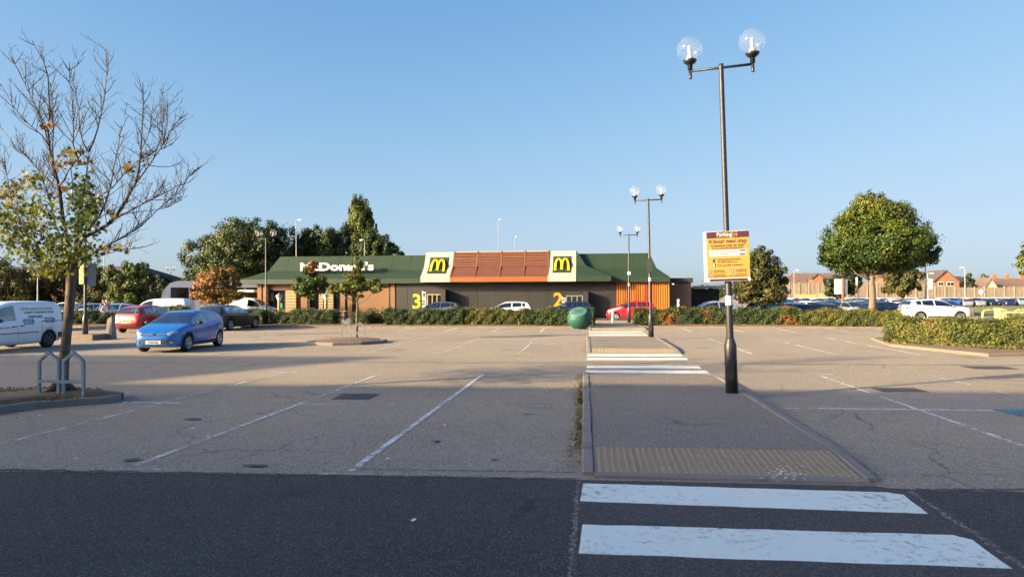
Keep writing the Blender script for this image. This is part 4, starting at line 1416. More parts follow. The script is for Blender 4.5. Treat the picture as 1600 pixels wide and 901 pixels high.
def smooth_profile(pts, us):
    """monotone piecewise cubic through the points"""
    x = np.array([p[0] for p in pts], float); y = np.array([p[1] for p in pts], float)
    h = np.diff(x); dl = np.diff(y) / h
    m = np.zeros(len(x))
    for i in range(1, len(x) - 1):
        if dl[i - 1] * dl[i] > 0:
            w1, w2 = 2 * h[i] + h[i - 1], h[i] + 2 * h[i - 1]
            m[i] = (w1 + w2) / (w1 / dl[i - 1] + w2 / dl[i])
    m[0], m[-1] = dl[0], dl[-1]
    res = []
    for u in us:
        i = int(min(max(np.searchsorted(x, u) - 1, 0), len(x) - 2))
        t = (u - x[i]) / h[i]
        res.append((1 + 2 * t) * (1 - t) ** 2 * y[i] + t * (1 - t) ** 2 * h[i] * m[i] + t * t * (3 - 2 * t) * y[i + 1] + t * t * (t - 1) * h[i] * m[i + 1])
    return np.array(res)


SPEC = dict(
    hatch=dict(L=4.06, top=[(0, .60), (.05, .70), (.2, .79), (.55, .90), (.98, .99), (1.4, 1.21), (1.85, 1.395), (2.3, 1.45), (2.8, 1.45), (3.35, 1.40), (3.66, 1.335), (3.92, 1.04), (4.02, .86), (4.06, .60)],
               belt=[(0, .56), (.2, .73), (.55, .83), (1.0, .90), (1.6, .93), (2.5, .97), (3.3, 1.03), (3.75, 1.05), (3.92, .97), (4.06, .56)],
               bot=[(0, .27), (.15, .20), (.6, .19), (3.5, .19), (3.85, .26), (4.06, .40)],
               w=[(0, .50), (.06, .62), (.2, .73), (.5, .82), (.9, .858), (2.2, .866), (3.3, .866), (3.75, .82), (3.98, .73), (4.06, .64)],
               roofw=.565, ws=(1.03, 1.80), rw=(3.68, 3.93), side=((1.22, 2.40), (2.48, 3.20), (3.25, 3.50)), wheels=(.79, 3.38), R=.315),
    mini=dict(L=3.75, top=[(0, .62), (.05, .72), (.2, .82), (.5, .93), (.82, 1.02), (1.25, 1.27), (1.7, 1.44), (2.2, 1.49), (2.7, 1.48), (3.15, 1.43), (3.42, 1.37), (3.62, 1.06), (3.71, .86), (3.75, .62)],
              belt=[(0, .57), (.2, .75), (.5, .86), (.9, .93), (1.6, .96), (2.5, .99), (3.1, 1.03), (3.45, 1.05), (3.62, .98), (3.75, .57)],
              bot=[(0, .27), (.15, .20), (.6, .19), (3.2, .19), (3.55, .26), (3.75, .38)],
              w=[(0, .50), (.06, .62), (.2, .72), (.5, .79), (.9, .825), (2.2, .83), (3.1, .83), (3.5, .79), (3.68, .72), (3.75, .63)],
              roofw=.55, ws=(.87, 1.65), rw=(3.44, 3.63), side=((1.08, 2.20), (2.28, 2.98), (3.03, 3.22)), wheels=(.68, 3.12), R=.29),
    estate=dict(L=4.7, top=[(0, .60), (.06, .70), (.3, .80), (.8, .90), (1.35, .98), (1.85, 1.24), (2.3, 1.40), (2.8, 1.455), (3.4, 1.45), (4.0, 1.41), (4.28, 1.36), (4.52, 1.08), (4.66, .90), (4.7, .60)],
                belt=[(0, .55), (.3, .74), (.8, .84), (1.4, .90), (2.2, .93), (3.2, .96), (4.2, 1.00), (4.5, .98), (4.7, .55)],
                bot=[(0, .27), (.15, .20), (.6, .18), (4.1, .18), (4.5, .26), (4.7, .40)],
                w=[(0, .55), (.07, .68), (.25, .79), (.6, .87), (1.1, .90), (2.6, .91), (3.9, .90), (4.4, .85), (4.62, .77), (4.7, .70)],
                roofw=.58, ws=(1.40, 2.22), rw=(4.30, 4.53), side=((1.62, 2.72), (2.80, 3.58), (3.64, 4.12)), wheels=(.92, 3.70), R=.325),
    suv=dict(L=4.38, top=[(0, .78), (.05, .90), (.2, 1.0), (.7, 1.08), (1.15, 1.13), (1.6, 1.38), (2.0, 1.56), (2.5, 1.63), (3.1, 1.60), (3.8, 1.545), (4.0, 1.50), (4.22, 1.22), (4.33, 1.05), (4.38, .78)],
             belt=[(0, .74), (.2, .92), (.7, 1.01), (1.2, 1.04), (2.0, 1.08), (3.0, 1.13), (3.8, 1.18), (4.1, 1.18), (4.25, 1.08), (4.38, .72)],
             bot=[(0, .38), (.2, .28), (.6, .27), (3.8, .27), (4.15, .34), (4.38, .5)],
             w=[(0, .58), (.06, .72), (.2, .83), (.5, .91), (1.0, .94), (2.6, .945), (3.6, .94), (4.05, .89), (4.3, .80), (4.38, .72)],
             roofw=.62, ws=(1.20, 1.95), rw=(4.02, 4.22), side=((1.42, 2.52), (2.60, 3.36), (3.42, 3.78)), wheels=(.86, 3.52), R=.36),
    van=dict(L=4.42, top=[(0, .70), (.05, .84), (.2, .95), (.55, 1.05), (.85, 1.13), (1.25, 1.47), (1.6, 1.70), (2.1, 1.80), (3.0, 1.825), (3.9, 1.81), (4.18, 1.775), (4.30, 1.60), (4.38, 1.1), (4.42, .60)],
             belt=[(0, .62), (.2, .84), (.55, .95), (.9, 1.0), (1.8, 1.04), (3.0, 1.06), (4.2, 1.06), (4.36, .98), (4.42, .55)],
             bot=[(0, .30), (.15, .22), (.6, .20), (3.9, .20), (4.25, .30), (4.42, .38)],
             w=[(0, .56), (.06, .70), (.2, .80), (.5, .87), (1.0, .895), (2.6, .90), (3.9, .895), (4.22, .86), (4.38, .80), (4.42, .76)],
             roofw=.70, ws=(.92, 1.57), rw=None, side=((1.08, 2.08),), wheels=(.86, 3.55), R=.325),
)


def half_ring(u, zt, zb, zs, w, roofw):
    zb = min(zb, zt - 0.03)
    hg = zt - zb
    k = min(1, max(0, (hg - 0.08) / 0.36)); k = k * k * (3 - 2 * k)
    wr = lerp(0.90 * w, roofw * min(1, w / 0.82), k)
    wb_ = 0.955 * w
    zre = zb + hg * lerp(0.72, 0.90, k)
    g = lambda t: (lerp(wb_ * 0.992, wr, t ** 1.25), lerp(zb + 0.012, zre, t))
    pts = [(0, zs), (0.82 * w, zs), (0.955 * w, zs + 0.035), (0.985 * w, zs + 0.16), (w, lerp(zs, zb, 0.55)), (0.992 * w, lerp(zs, zb, 0.82)), (0.972 * w, zb - 0.025), (wb_, zb)]
    pts += [g(0.06), g(0.36), g(0.66), g(0.90), (wr, zre)]
    pts += [(wr * 0.90, zre + (zt - zre) * 0.55), (wr * 0.5, zre + (zt - zre) * 0.92), (0, zt)]
    return pts


G_LO, G_HI, R_EDGE = 8, 11, 12     # ring indices: bottom and top of side glass, roof edge


def loft_car(S, nst=30, simple=False):
    L = S['L']
    keys = [0, L]
    for a, b in ([S['ws']] + ([S['rw']] if S['rw'] else []) + list(S['side'])): keys += [a, b]
    us = sorted(set([round(k, 3) for k in keys] + [round(x, 3) for x in (0.04, 0.12, 0.22, 0.36, L - 0.03, L - 0.08, L - 0.16, L - 0.3)] + ([] if simple else [round(x, 3) for x in np.linspace(0.5, L - 0.4, nst)])))
    cl = [us[0]]
    for u in us[1:]:
        if u - cl[-1] > 0.022 or any(abs(u - k) < 1e-6 for k in keys):
            if u - cl[-1] < 0.022 and not any(abs(cl[-1] - k) < 1e-6 for k in keys): cl.pop()
            cl.append(u)
    us = cl
    T, B, Z, W = (smooth_profile(S[k], us) for k in ('top', 'belt', 'bot', 'w'))
    rings = []
    for i, u in enumerate(us):
        h = half_ring(u, T[i], B[i], Z[i], W[i], S['roofw'])
        full = [(L / 2 - u, y, z) for y, z in h] + [(L / 2 - u, -y, z) for y, z in reversed(h[1:-1])]
        rings.append(full)
    n = len(rings[0]); nh = len(half_ring(0, 1, .8, .2, .8, .5))
    vs = [p for r in rings for p in r]
    fs, mi = [], []

    def inr(u0, u1, rg): return rg and u0 >= rg[0] - 1e-4 and u1 <= rg[1] + 1e-4
    for i in range(len(us) - 1):
        for k in range(n):
            k2 = (k + 1) % n
            a = k if k < nh - 1 else n - 1 - k      # ring segment counted from the bottom, same on both sides
            m = 0
            hg = (T[i] - B[i] + T[i + 1] - B[i + 1]) / 2
            if a >= R_EDGE and (inr(us[i], us[i + 1], S['ws'])): m = 1
            elif a >= R_EDGE and inr(us[i], us[i + 1], S['rw']): m = 2
            elif G_LO <= a < G_HI:
                for q, rg in enumerate(S['side']):
                    if inr(us[i], us[i + 1], rg) and hg > 0.10: m = 3 + q
            fs.append((i * n + k, i * n + k2, (i + 1) * n + k2, (i + 1) * n + k)); mi.append(m)
    # rounded nose and tail
    for e, sgn in ((0, 1), (len(us) - 1, -1)):
        r = rings[e]
        c = Vector((r[0][0], 0, (r[0][2] + r[nh - 1][2]) / 2))
        s0 = len(vs)
        vs += [(p[0] + sgn * 0.022, p[1] * 0.8, c.z + (p[2] - c.z) * 0.8) for p in r]
        vs.append((c.x + sgn * 0.034, 0, c.z))
        for k in range(n):
            k2 = (k + 1) % n
            f = (e * n + k2, e * n + k, s0 + k, s0 + k2)
            fs.append(f if sgn > 0 else f[::-1]); mi.append(0)
            f = (s0 + k2, s0 + k, s0 + n)
            fs.append(f if sgn > 0 else f[::-1]); mi.append(0)
    return vs, fs, mi


def wheel_mesh(R, w=0.2, rim='alloy'):
    t = MB()
    My = Matrix.Rotation(math.pi / 2, 4, 'X')
    r = R * 0.66
    t.lathe([(r, -w / 2 + .01), (R - 0.03, -w / 2), (R - 0.006, -w / 2 + 0.03), (R, 0), (R - 0.006, w / 2 - 0.03), (R - 0.03, w / 2), (r, w / 2 - .01), (r, -w / 2 + .01)], n=28, M=My, cap=False)
    tyre = t.mesh('tyre', MT['rubber'])
    q = MB()
    for s in (-1, 1):
        q.lathe([(r + 0.004, s * (w / 2 - 0.012)), (r - 0.02, s * (w / 2 - 0.03)), (r - 0.035, s * (w / 2 - 0.07)), (0.02, s * (w / 2 - 0.09))], n=24, M=My, cap=False, m=1 if rim == 'alloy' else 0)
        q.lathe([(r + 0.006, s * (w / 2 - 0.014)), (r + 0.004, s * (w / 2 - 0.004)), (r - 0.022, s * (w / 2 - 0.008)), (r - 0.03, s * (w / 2 - 0.03))], n=24, M=My, cap=False)
        q.lathe([(0.06, s * (w / 2 - 0.09)), (0.055, s * (w / 2 - 0.02)), (0.0, s * (w / 2 - 0.015))], n=10, M=My, cap=False)
        ns = 5
        for k in range(ns):
            a = 2 * math.pi * k / ns + 0.3
            Rm = Matrix.Rotation(a, 4, 'Y')
            for o in ((-0.03, 0.03),):
                v = [(0.03, -0.035), (r - 0.01, -0.048), (r - 0.01, 0.048), (0.03, 0.035)]
                pts = [Rm @ Vector((x, s * (w / 2 - 0.022), z)) for x, z in v] + [Rm @ Vector((x, s * (w / 2 - 0.075), z)) for x, z in v]
                q.add(pts, [(0, 1, 2, 3), (0, 4, 5, 1), (1, 5, 6, 2), (2, 6, 7, 3), (3, 7, 4, 0)])
    rimme = q.mesh('rim', [MT[rim], MT['trim']])
    return tyre, rimme


WHEELS = {}


def boolean_cut(vs, fs, mi, S):
    """cut the wheel arches out of the closed shell; returns a mesh with material indices"""
    me = bpy.data.meshes.new('shell')
    me.from_pydata(vs, [], fs)
    for k in range(10): me.materials.append(MT['trim'])
    me.polygons.foreach_set('material_index', mi)
    bm = bmesh.new(); bm.from_mesh(me); bmesh.ops.recalc_face_normals(bm, faces=bm.faces); bm.to_mesh(me); bm.free()
    ob = link('shell', me)
    cm = MB()
    L = S['L']
    for u in S['wheels']:
        for s in (-1, 1):
            Mx = Matrix.Translation((L / 2 - u, s * 0.85, S['R'])) @ Matrix.Rotation(math.pi / 2, 4, 'X')
            cm.lathe([(S['R'] + 0.055, -0.27), (S['R'] + 0.055, 0.27)], n=36, M=Mx, m=9)
    cme = cm.mesh('cutter', [MT['trim']] * 10)
    bm = bmesh.new(); bm.from_mesh(cme); bmesh.ops.recalc_face_normals(bm, faces=bm.faces); bm.to_mesh(cme); bm.free()
    cu = link('cutter', cme)
    md = ob.modifiers.new('b', 'BOOLEAN')
    md.operation = 'DIFFERENCE'; md.object = cu; md.solver = 'EXACT'
    bpy.context.view_layer.update()
    dg = bpy.context.evaluated_depsgraph_get()
    res = bpy.data.meshes.new_from_object(ob.evaluated_get(dg))
    bpy.data.objects.remove(ob); bpy.data.objects.remove(cu)
    return res


def sub_mesh(me, keep, mats, name, remap=None, side=None):
    bm = bmesh.new(); bm.from_mesh(me)
    dele = []
    for f in bm.faces:
        ok = f.material_index in keep
        if ok and side is not None: ok = f.calc_center_median().y * side > 0
        if not ok: dele.append(f)
    bmesh.ops.delete(bm, geom=dele, context='FACES')
    for f in bm.faces:
        f.material_index = (remap or {}).get(f.material_index, 0)
        f.smooth = True
    if not bm.faces:
        bm.free(); return None
    m2 = bpy.data.meshes.new(name)
    bm.to_mesh(m2); bm.free()
    for q in mats: m2.materials.append(q)
    return m2


def decal_mesh(name, bvh, corners, axis, mat, nu=5, nv=3, off=0.006, sgn=1):
    """a lens, plate or trim strip laid on the bodywork: its outline is cast on the shell from the front, back or side.
    corners: 4 (a,b) pairs; axis 'x+' seen from the front, 'x-' from the back, 'y+' / 'y-' from a side"""
    c = [Vector((p[0], p[1], 0)) for p in corners]
    pts, ok = [], True
    for j in range(nv + 1):
        for i in range(nu + 1):
            p = c[0].lerp(c[1], i / nu).lerp(c[3].lerp(c[2], i / nu), j / nv)
            if axis[0] == 'x':
                s = 1 if axis == 'x+' else -1
                o = Vector((5 * s, p.x, p.y)); d = Vector((-s, 0, 0))
            else:
                s = 1 if axis == 'y+' else -1
                o = Vector((p.x, 5 * s, p.y)); d = Vector((0, -s, 0))
            h = bvh.ray_cast(o, d)
            if h[0] is None: pts.append(None)
            else:
                nrm = h[1] if h[1].dot(d) < 0 else -h[1]
                pts.append((h[0] - d * (off * 0.5) + nrm * off * 0.5, h[0] - d * -0.01))
    v, f, idx = [], [], {}
    n = nu + 1
    for k, p in enumerate(pts):
        if p is not None:
            idx[k] = len(v); v.append(p[0])
    quads = []
    for j in range(nv):
        for i in range(nu):
            q = (j * n + i, j * n + i + 1, (j + 1) * n + i + 1, (j + 1) * n + i)
            if all(k in idx for k in q): quads.append(tuple(idx[k] for k in q))
    if not quads: return None
    # skirt round the outline
    ec = {}
    for q in quads:
        for a, b in zip(q, q[1:] + q[:1]):
            if (b, a) in ec: del ec[(b, a)]
            else: ec[(a, b)] = 1
    inv = {i: k for k, i in idx.items()}
    low = {}
    for a, b in list(ec):
        for e in (a, b):
            if e not in low: low[e] = len(v); v.append(pts[inv[e]][1])
    m = MB()
    m.add(v, quads, 0, True)
    m.add(v, [(a, low[a], low[b], b) for a, b in ec], 0, False)
    return m.mesh(name, mat)


TEMPL = {}


def car_template(kind, rim='alloy', details='hatch'):
    S = SPEC[kind]
    L = S['L']
    vs, fs, mi = loft_car(S)
    me = boolean_cut(vs, fs, mi, S)
    bm = bmesh.new(); bm.from_mesh(me); bmesh.ops.recalc_face_normals(bm, faces=bm.faces); bvh = BVHTree.FromBMesh(bm); bm.to_mesh(me); bm.free()
    parts = []           # (name, parent index, mesh, location)

    def P(name, m, parent=None, loc=None):
        if m is None: return None
        parts.append((name, parent, m, loc)); return len(parts) - 1
    body = P('body', sub_mesh(me, (0, 9), [PAINT['white'], MT['trim']], 'body', {0: 0, 9: 1}))
    P('windscreen', sub_mesh(me, (1,), [MT['carglass']], 'windscreen'))
    P('rear_window', sub_mesh(me, (2,), [MT['carglass']], 'rear_window'))
    for q in range(len(S['side'])):
        for s in (1, -1):
            P('side_window' if q < 2 else 'quarter_window', sub_mesh(me, (3 + q,), [MT['carglass']], 'side_window', None, s))
    # cabin: floor tub, dashboard, seats with headrests and a steering wheel
    cb = MB()
    uw0, uw1 = S['ws'][0], (S['rw'][0] if S['rw'] else S['side'][0][1] + .55)
    zb = float(smooth_profile(S['belt'], [L * .5])[0])
    cb.box(L / 2 - uw1 - .1, L / 2 - uw0 - .1, -.62, .62, S['bot'][2][1] + .06, zb - .42)
    cb.bbox(L / 2 - uw0 - .38, L / 2 - uw0 - .08, -.66, .66, zb - .42, zb - .02, .05)
    rows = [uw0 + 1.15] + ([uw0 + 2.0] if S['rw'] else [])
    for us_ in rows:
        for s in (-1, 1):
            x = L / 2 - us_
            cb.bbox(x - .12, x + .42, s * .36 - .24, s * .36 + .24, zb - .46, zb - .30, .05)
            for (x0_, x1_, hw, z0_, z1_) in ((x - .22, x - .08, .23, zb - .34, zb + .20), (x - .24, x - .15, .12, zb + .215, zb + .36)):
                cb.bbox(x0_, x1_, s * .36 - hw, s * .36 + hw, z0_, z1_, .04)
    xw = L / 2 - uw0 - .48
    ring = [(xw + .10 * math.sin(t), -.36 + .18 * math.cos(t), zb - .03 + .16 * math.sin(t)) for t in np.linspace(0, 2 * math.pi, 17)]
    cb.tube(ring, .016, 6)
    P('cabin', cb.mesh('cabin', MT['cabin']))
    wk = (S['R'], rim)
    if wk not in WHEELS: WHEELS[wk] = wheel_mesh(S['R'], 0.2, rim)
    W = float(smooth_profile(S['w'], [L * 0.5])[0])
    for u in S['wheels']:
        for s in (1, -1):
            parts.append(('wheel', None, 'EMPTY', (L / 2 - u, s * (W - 0.115), S['R'])))
            i = len(parts) - 1
            parts.append(('tyre', i, WHEELS[wk][0], None)); parts.append(('rim', i, WHEELS[wk][1], None))
    D = lambda name, c, ax, mat, nu=5, nv=3, off=0.006: P(name, decal_mesh(name, bvh, c, ax, MT[mat] if isinstance(mat, str) else mat, nu, nv, off))
    f = lambda u: L / 2 - u
    zc = lambda key, u: float(smooth_profile(S[key], [u])[0])
    z0 = zc('top', 0.04)
    if kind in ('hatch', 'mini'):
        for s in (1, -1):
            D('headlight', [(s * .42, z0 + .0), (s * .70, z0 + .12), (s * .725, z0 + .03), (s * .52, z0 - .085)], 'x+', 'lamp_clear', 6, 4, 0.012)
            D('fog_light', [(s * .52, .42), (s * .62, .42), (s * .62, .34), (s * .52, .34)], 'x+', 'chrome', 2, 2)
            D('tail_light', [(s * .46, .98), (s * .70, 1.0), (s * .74, .82), (s * .50, .80)], 'x-', 'lamp_red', 4, 3, 0.012)
        D('upper_grille', [(-.42, z0 - .015), (.42, z0 - .015), (.40, z0 - .075), (-.40, z0 - .075)], 'x+', 'trim', 8, 2)
        D('lower_grille', [(-.46, .46), (.46, .46), (.42, .33), (-.42, .33)], 'x+', 'trim', 8, 2)
        D('chrome_strip', [(-.42, z0 - .004), (-.07, z0 - .02), (-.07, z0 - .04), (-.42, z0 - .018)], 'x+', 'chrome', 6, 1, 0.012)
        D('chrome_strip', [(.42, z0 - .004), (.07, z0 - .02), (.07, z0 - .04), (.42, z0 - .018)], 'x+', 'chrome', 6, 1, 0.012)
        D('number_plate', [(-.26, .44), (.26, .44), (.26, .33), (-.26, .33)], 'x+', 'plate_w', 2, 1, 0.018)
        D('number_plate', [(-.26, .72), (.26, .72), (.26, .61), (-.26, .61)], 'x-', 'plate_y', 2, 1, 0.014)
        D('bumper_insert', [(-.55, .46), (.55, .46), (.5, .38), (-.5, .38)], 'x-', 'trim', 6, 2)
        # chrome diamond badge
        b = MB(); zc_ = z0 - .03; h = bvh.ray_cast(Vector((5, 0, zc_)), Vector((-1, 0, 0)))
        if kind == 'hatch':
            x = h[0].x + 0.012
            o = [(0, .095), (.062, 0), (0, -.095), (-.062, 0)]
            v = [(x, y, zc_ + z) for y, z in o] + [(x + .016, y * .75, zc_ + z * .75) for y, z in o] + [(x + .016, y * .42, zc_ + z * .42) for y, z in o] + [(x, y * .32, zc_ + z * .32) for y, z in o]
            b.add(v, [(k + j * 4, (k + 1) % 4 + j * 4, (k + 1) % 4 + 4 + j * 4, k + 4 + j * 4) for j in range(3) for k in range(4)])
            P('badge', b.mesh('badge', MT['chrome']))
    elif kind == 'estate':
        for s in (1, -1):
            D('headlight', [(s * .46, z0 + .0), (s * .78, z0 + .08), (s * .80, z0 - .04), (s * .50, z0 - .07)], 'x+', 'lamp_clear', 6, 3, 0.012)
            D('tail_light', [(s * .50, .98), (s * .80, .96), (s * .82, .78), (s * .52, .80)], 'x-', 'lamp_red', 4, 3, 0.012)
        D('grille', [(-.36, z0 + .01), (.36, z0 + .01), (.34, .42), (-.34, .42)], 'x+', 'trim', 8, 3)
        D('number_plate', [(-.26, .46), (.26, .46), (.26, .35), (-.26, .35)], 'x+', 'plate_w', 2, 1, 0.016)
        D('number_plate', [(-.26, .74), (.26, .74), (.26, .63), (-.26, .63)], 'x-', 'plate_y', 2, 1, 0.014)
    elif kind == 'suv':
        for s in (1, -1):
            D('headlight', [(s * .46, z0 + .02), (s * .80, z0 + .07), (s * .82, z0 - .02), (s * .5, z0 - .05)], 'x+', 'lamp_clear', 6, 3, 0.012)
            D('tail_light', [(s * .60, 1.06), (s * .83, 1.06), (s * .85, .90), (s * .60, .92)], 'x-', 'lamp_red', 4, 3, 0.012)
            D('tail_light', [(f(4.14), 1.07), (f(4.26), 1.05), (f(4.30), .90), (f(4.22), .90)], 'y+' if s > 0 else 'y-', 'lamp_red', 4, 3, 0.012)
        D('grille', [(-.42, z0 + .03), (.42, z0 + .03), (.40, z0 - .08), (-.40, z0 - .08)], 'x+', 'trim', 8, 2)
        D('number_plate', [(-.26, .62), (.26, .62), (.26, .51), (-.26, .51)], 'x+', 'plate_w', 2, 1, 0.016)
        D('number_plate', [(-.26, .98), (.26, .98), (.26, .87), (-.26, .87)], 'x-', 'plate_y', 2, 1, 0.014)
    elif kind == 'van':
        for s in (1, -1):
            D('headlight', [(s * .44, z0 + .04), (s * .76, z0 + .11), (s * .80, z0 - .03), (s * .5, z0 - .09)], 'x+', 'lamp_clear', 6, 4, 0.012)
            D('tail_light', [(s * .70, 1.02), (s * .79, 1.02), (s * .80, .66), (s * .70, .66)], 'x-', 'lamp_red', 3, 4, 0.012)
            D('tail_light', [(f(4.335), 1.0), (f(4.385), 1.0), (f(4.39), .66), (f(4.34), .66)], 'y+' if s > 0 else 'y-', 'lamp_red', 2, 4, 0.014)
            ax = 'y+' if s > 0 else 'y-'
            D('rubbing_strip', [(f(1.25), .655), (f(3.05), .655), (f(3.05), .625), (f(1.25), .625)], ax, 'trim', 10, 1, 0.014)
            D('sliding_rail', [(f(3.22), 1.045), (f(4.28), 1.045), (f(4.28), 1.02), (f(3.22), 1.02)], ax, 'trim', 8, 1, 0.010)
            D('door_handle', [(f(1.83), .895), (f(2.06), .905), (f(2.06), .875), (f(1.83), .865)], ax, 'trim', 3, 1, 0.03)
            D('door_handle', [(f(2.20), .91), (f(2.40), .92), (f(2.40), .89), (f(2.20), .88)], ax, 'trim', 3, 1, 0.03)
        D('grille', [(-.5, z0 - .02), (.5, z0 - .02), (.48, z0 - .12), (-.48, z0 - .12)], 'x+', 'trim', 8, 2)
        b = MB(); b.bbox(-L / 2 - 0.10, -L / 2 + 0.12, -.78, .78, .36, .60, .03); b.box(-L / 2 - 0.02, -L / 2 + 0.42, .74, .90, .38, .585); b.box(-L / 2 - 0.02, -L / 2 + 0.42, -.90, -.74, .38, .585)
        P('rear_bumper', b.mesh('rear_bumper', MT['trim']))
        D('number_plate', [(-.26, .86), (.26, .86), (.26, .75), (-.26, .75)], 'x-', 'plate_y', 2, 1, 0.016)
    # door gaps, handles, sill trim and mirrors
    sd = S['side']
    for s, ax in ((1, 'y+'), (-1, 'y-')):
        gaps = [sd[0][0] + 0.02, sd[0][1] + 0.035] + ([sd[1][1] + 0.02] if len(sd) > 1 else [3.2])
        for gi, u in enumerate(gaps):
            zb = zc('belt', u)
            D('door_seam', [(f(u), zb - .01), (f(u + .012), zb - .01), (f(u + .012), .30 if kind != 'suv' else .42), (f(u), .30 if kind != 'suv' else .42)], ax, 'trim', 1, 5, 0.003)
        if kind != 'van':
            for u in gaps[1:]:
                zb = zc('belt', u) - .11
                D('door_handle', [(f(u - .23), zb), (f(u - .06), zb + .005), (f(u - .06), zb - .025), (f(u - .23), zb - .025)], ax, PAINT['white'] if False else 'trim', 3, 1, 0.028)
            zlo = zc('bot', L / 2)
            D('sill_trim', [(f(S['wheels'][0] + S['R'] + .12), zlo + .13), (f(S['wheels'][1] - S['R'] - .1), zlo + .16), (f(S['wheels'][1] - S['R'] - .1), zlo + .06), (f(S['wheels'][0] + S['R'] + .12), zlo + .05)], ax, 'trim', 8, 2, 0.006)
            if kind == 'hatch':
                D('sill_chrome', [(f(1.75), zlo + .15), (f(S['wheels'][1] - .45), zlo + .20), (f(S['wheels'][1] - .45), zlo + .185), (f(1.75), zlo + .14)], ax, 'chrome', 8, 1, 0.011)
        um = sd[0][0] + 0.16
        zb = zc('belt', um) + .05
        w = zc('w', um)
        b = MB()
        x0 = f(um)
        yy = s * (w + 0.10)
        v = []
        for xx, k in ((x0 + .07, .55), (x0 + .03, .95), (x0 - .03, 1.0), (x0 - .06, .9)):
            for a in range(8):
                t = 2 * math.pi * a / 8
                v.append((xx, yy + s * .105 * k * math.cos(t), zb + .05 + .065 * k * math.sin(t)))
        fc = [(j * 8 + a, j * 8 + (a + 1) % 8, (j + 1) * 8 + (a + 1) % 8, (j + 1) * 8 + a) for j in range(3) for a in range(8)] + [tuple(range(7, -1, -1)), tuple(range(24, 32))]
        b.add(v, fc, 0, True)
        b.box(x0 - .02, x0 + .02, min(s * w * .93, yy), max(s * w * .93, yy), zb, zb + .03)
        P('door_mirror', b.mesh('door_mirror', MT['trim']))
    parts = [p for p in parts]
    return parts


def place_car(kind, name, label, cat, x, y, heading, paint, group=None, rim='alloy', z=None, glass=None):
    key = (kind, rim)
    if key not in TEMPL: TEMPL[key] = car_template(kind, rim)
    e = empty(name, (x, y, ground_z(x, y) if z is None else z), heading, label, cat, group)
    objs = []
    for nm, par, me, loc in TEMPL[key]:
        if me == 'EMPTY':
            o = bpy.data.objects.new(nm, None); COL.objects.link(o); o.parent = e; o.location = loc; o.empty_display_size = .1
        else:
            o = link(nm, me, objs[par] if par is not None else e, loc)
            if nm == 'body':
                o.material_slots[0].link = 'OBJECT'
                o.material_slots[0].material = PAINT[paint]
        objs.append(o)
    return e


def heading_to(dx, dy): return math.atan2(dy, dx)


# --- the cars near enough to show their parts
blue = place_car('hatch', 'hatchback', 'bright blue hatchback facing the camera, parked alone between the bare tree and lime tree', 'car', -15.05, 24.35, heading_to(0.10, -1), 'blue')
red = place_car('mini', 'hatchback', 'dark red small hatchback seen from behind with a yellow number plate', 'car', -24.3, 36.2, heading_to(0.05, 1), 'red', rim='steelwheel')
blk = place_car('estate', 'estate_car', 'black estate car parked behind the bright blue hatchback, nose to the box hedge', 'car', -20.95, 38.7, heading_to(0.03, 1), 'black')
van = place_car('van', 'van', 'white small panel van with lettering on its side at the left edge', 'van', -21.75, 23.45, heading_to(-0.03, -1), 'white', rim='steelwheel')


# lettering on the van's side, laid on the bodywork
def van_text_safe():
    """each row of lettering is laid on the bodywork by casting it on the shell"""
    e = van
    me = [p for p in TEMPL[('van', 'steelwheel')] if p[0] == 'body'][0][2]
    bm = bmesh.new(); bm.from_mesh(me); bvh = BVHTree.FromBMesh(bm); bm.free()
    L = SPEC['van']['L']

    def project(o):
        m = o.data.copy()
        Mx = Matrix.Translation(o.location) @ o.rotation_euler.to_matrix().to_4x4() @ Matrix.Diagonal((*o.scale, 1))
        for v in m.vertices:
            p = Mx @ v.co
            h = bvh.ray_cast(Vector((p.x, 3, p.z)), Vector((0, -1, 0)))
            y = h[0].y if h[0] is not None else 0.85
            v.co = (p.x, y + 0.004 + (v.co.z + 0.002) * 1.0, p.z)
        o.data = m
        o.location = (0, 0, 0); o.rotation_euler = (0, 0, 0); o.scale = (1, 1, 1)
    R = (math.pi / 2, 0, math.pi)
    rows = [('KEVIN GARLANT & SONS', .13, 'tan_ink', 3.10, 1.52), ('CARPET CLEANING CO.UK', .115, 'grey_ink', 3.18, 1.385), ('01509 66352', .125, 'black_ink', 2.98, 1.22)]
    for body, size, mat, u, z in rows:
        o = text_mesh('lettering', body, size, MT[mat], e, (L / 2 - u, 0.9, z), R, 0.001, 0.003)
        project(o)
    for side, u in ((0, 2.62), (1, 3.62)):
        for k in range(4):
            o = text_mesh('lettering', ('carpets and rugs', 'stairs and landings', 'suites and chairs', 'free estimates')[k], .075, MT['grey_ink'], e, (L / 2 - u, 0.9, 1.13 - k * .058 + side * .03), R, 0.001, 0.002)
            project(o)
    o = text_mesh('lettering', 'domestic & trade', .085, MT['grey_ink'], e, (L / 2 - 1.45, 0.9, .86), R, 0.001, 0.002); project(o)


van_text_safe()


def plate_text(e, z, x, body, back=False):
    o = text_mesh('plate_lettering', body, .085, MT['black_ink'], e, (x, 0, z), (math.pi / 2, 0, -math.pi / 2 if back else math.pi / 2), 0.001, 0.003)


def plate_x(kind, rim, back):
    xs = [p for p in TEMPL[(kind, rim)] if p[0] == 'number_plate']
    m = xs[1 if back else 0][2]
    c = [v.co.x for v in m.vertices]
    zz = [v.co.z for v in m.vertices]
    return (min(c) - .004 if back else max(c) + .004), (max(zz) + min(zz)) / 2


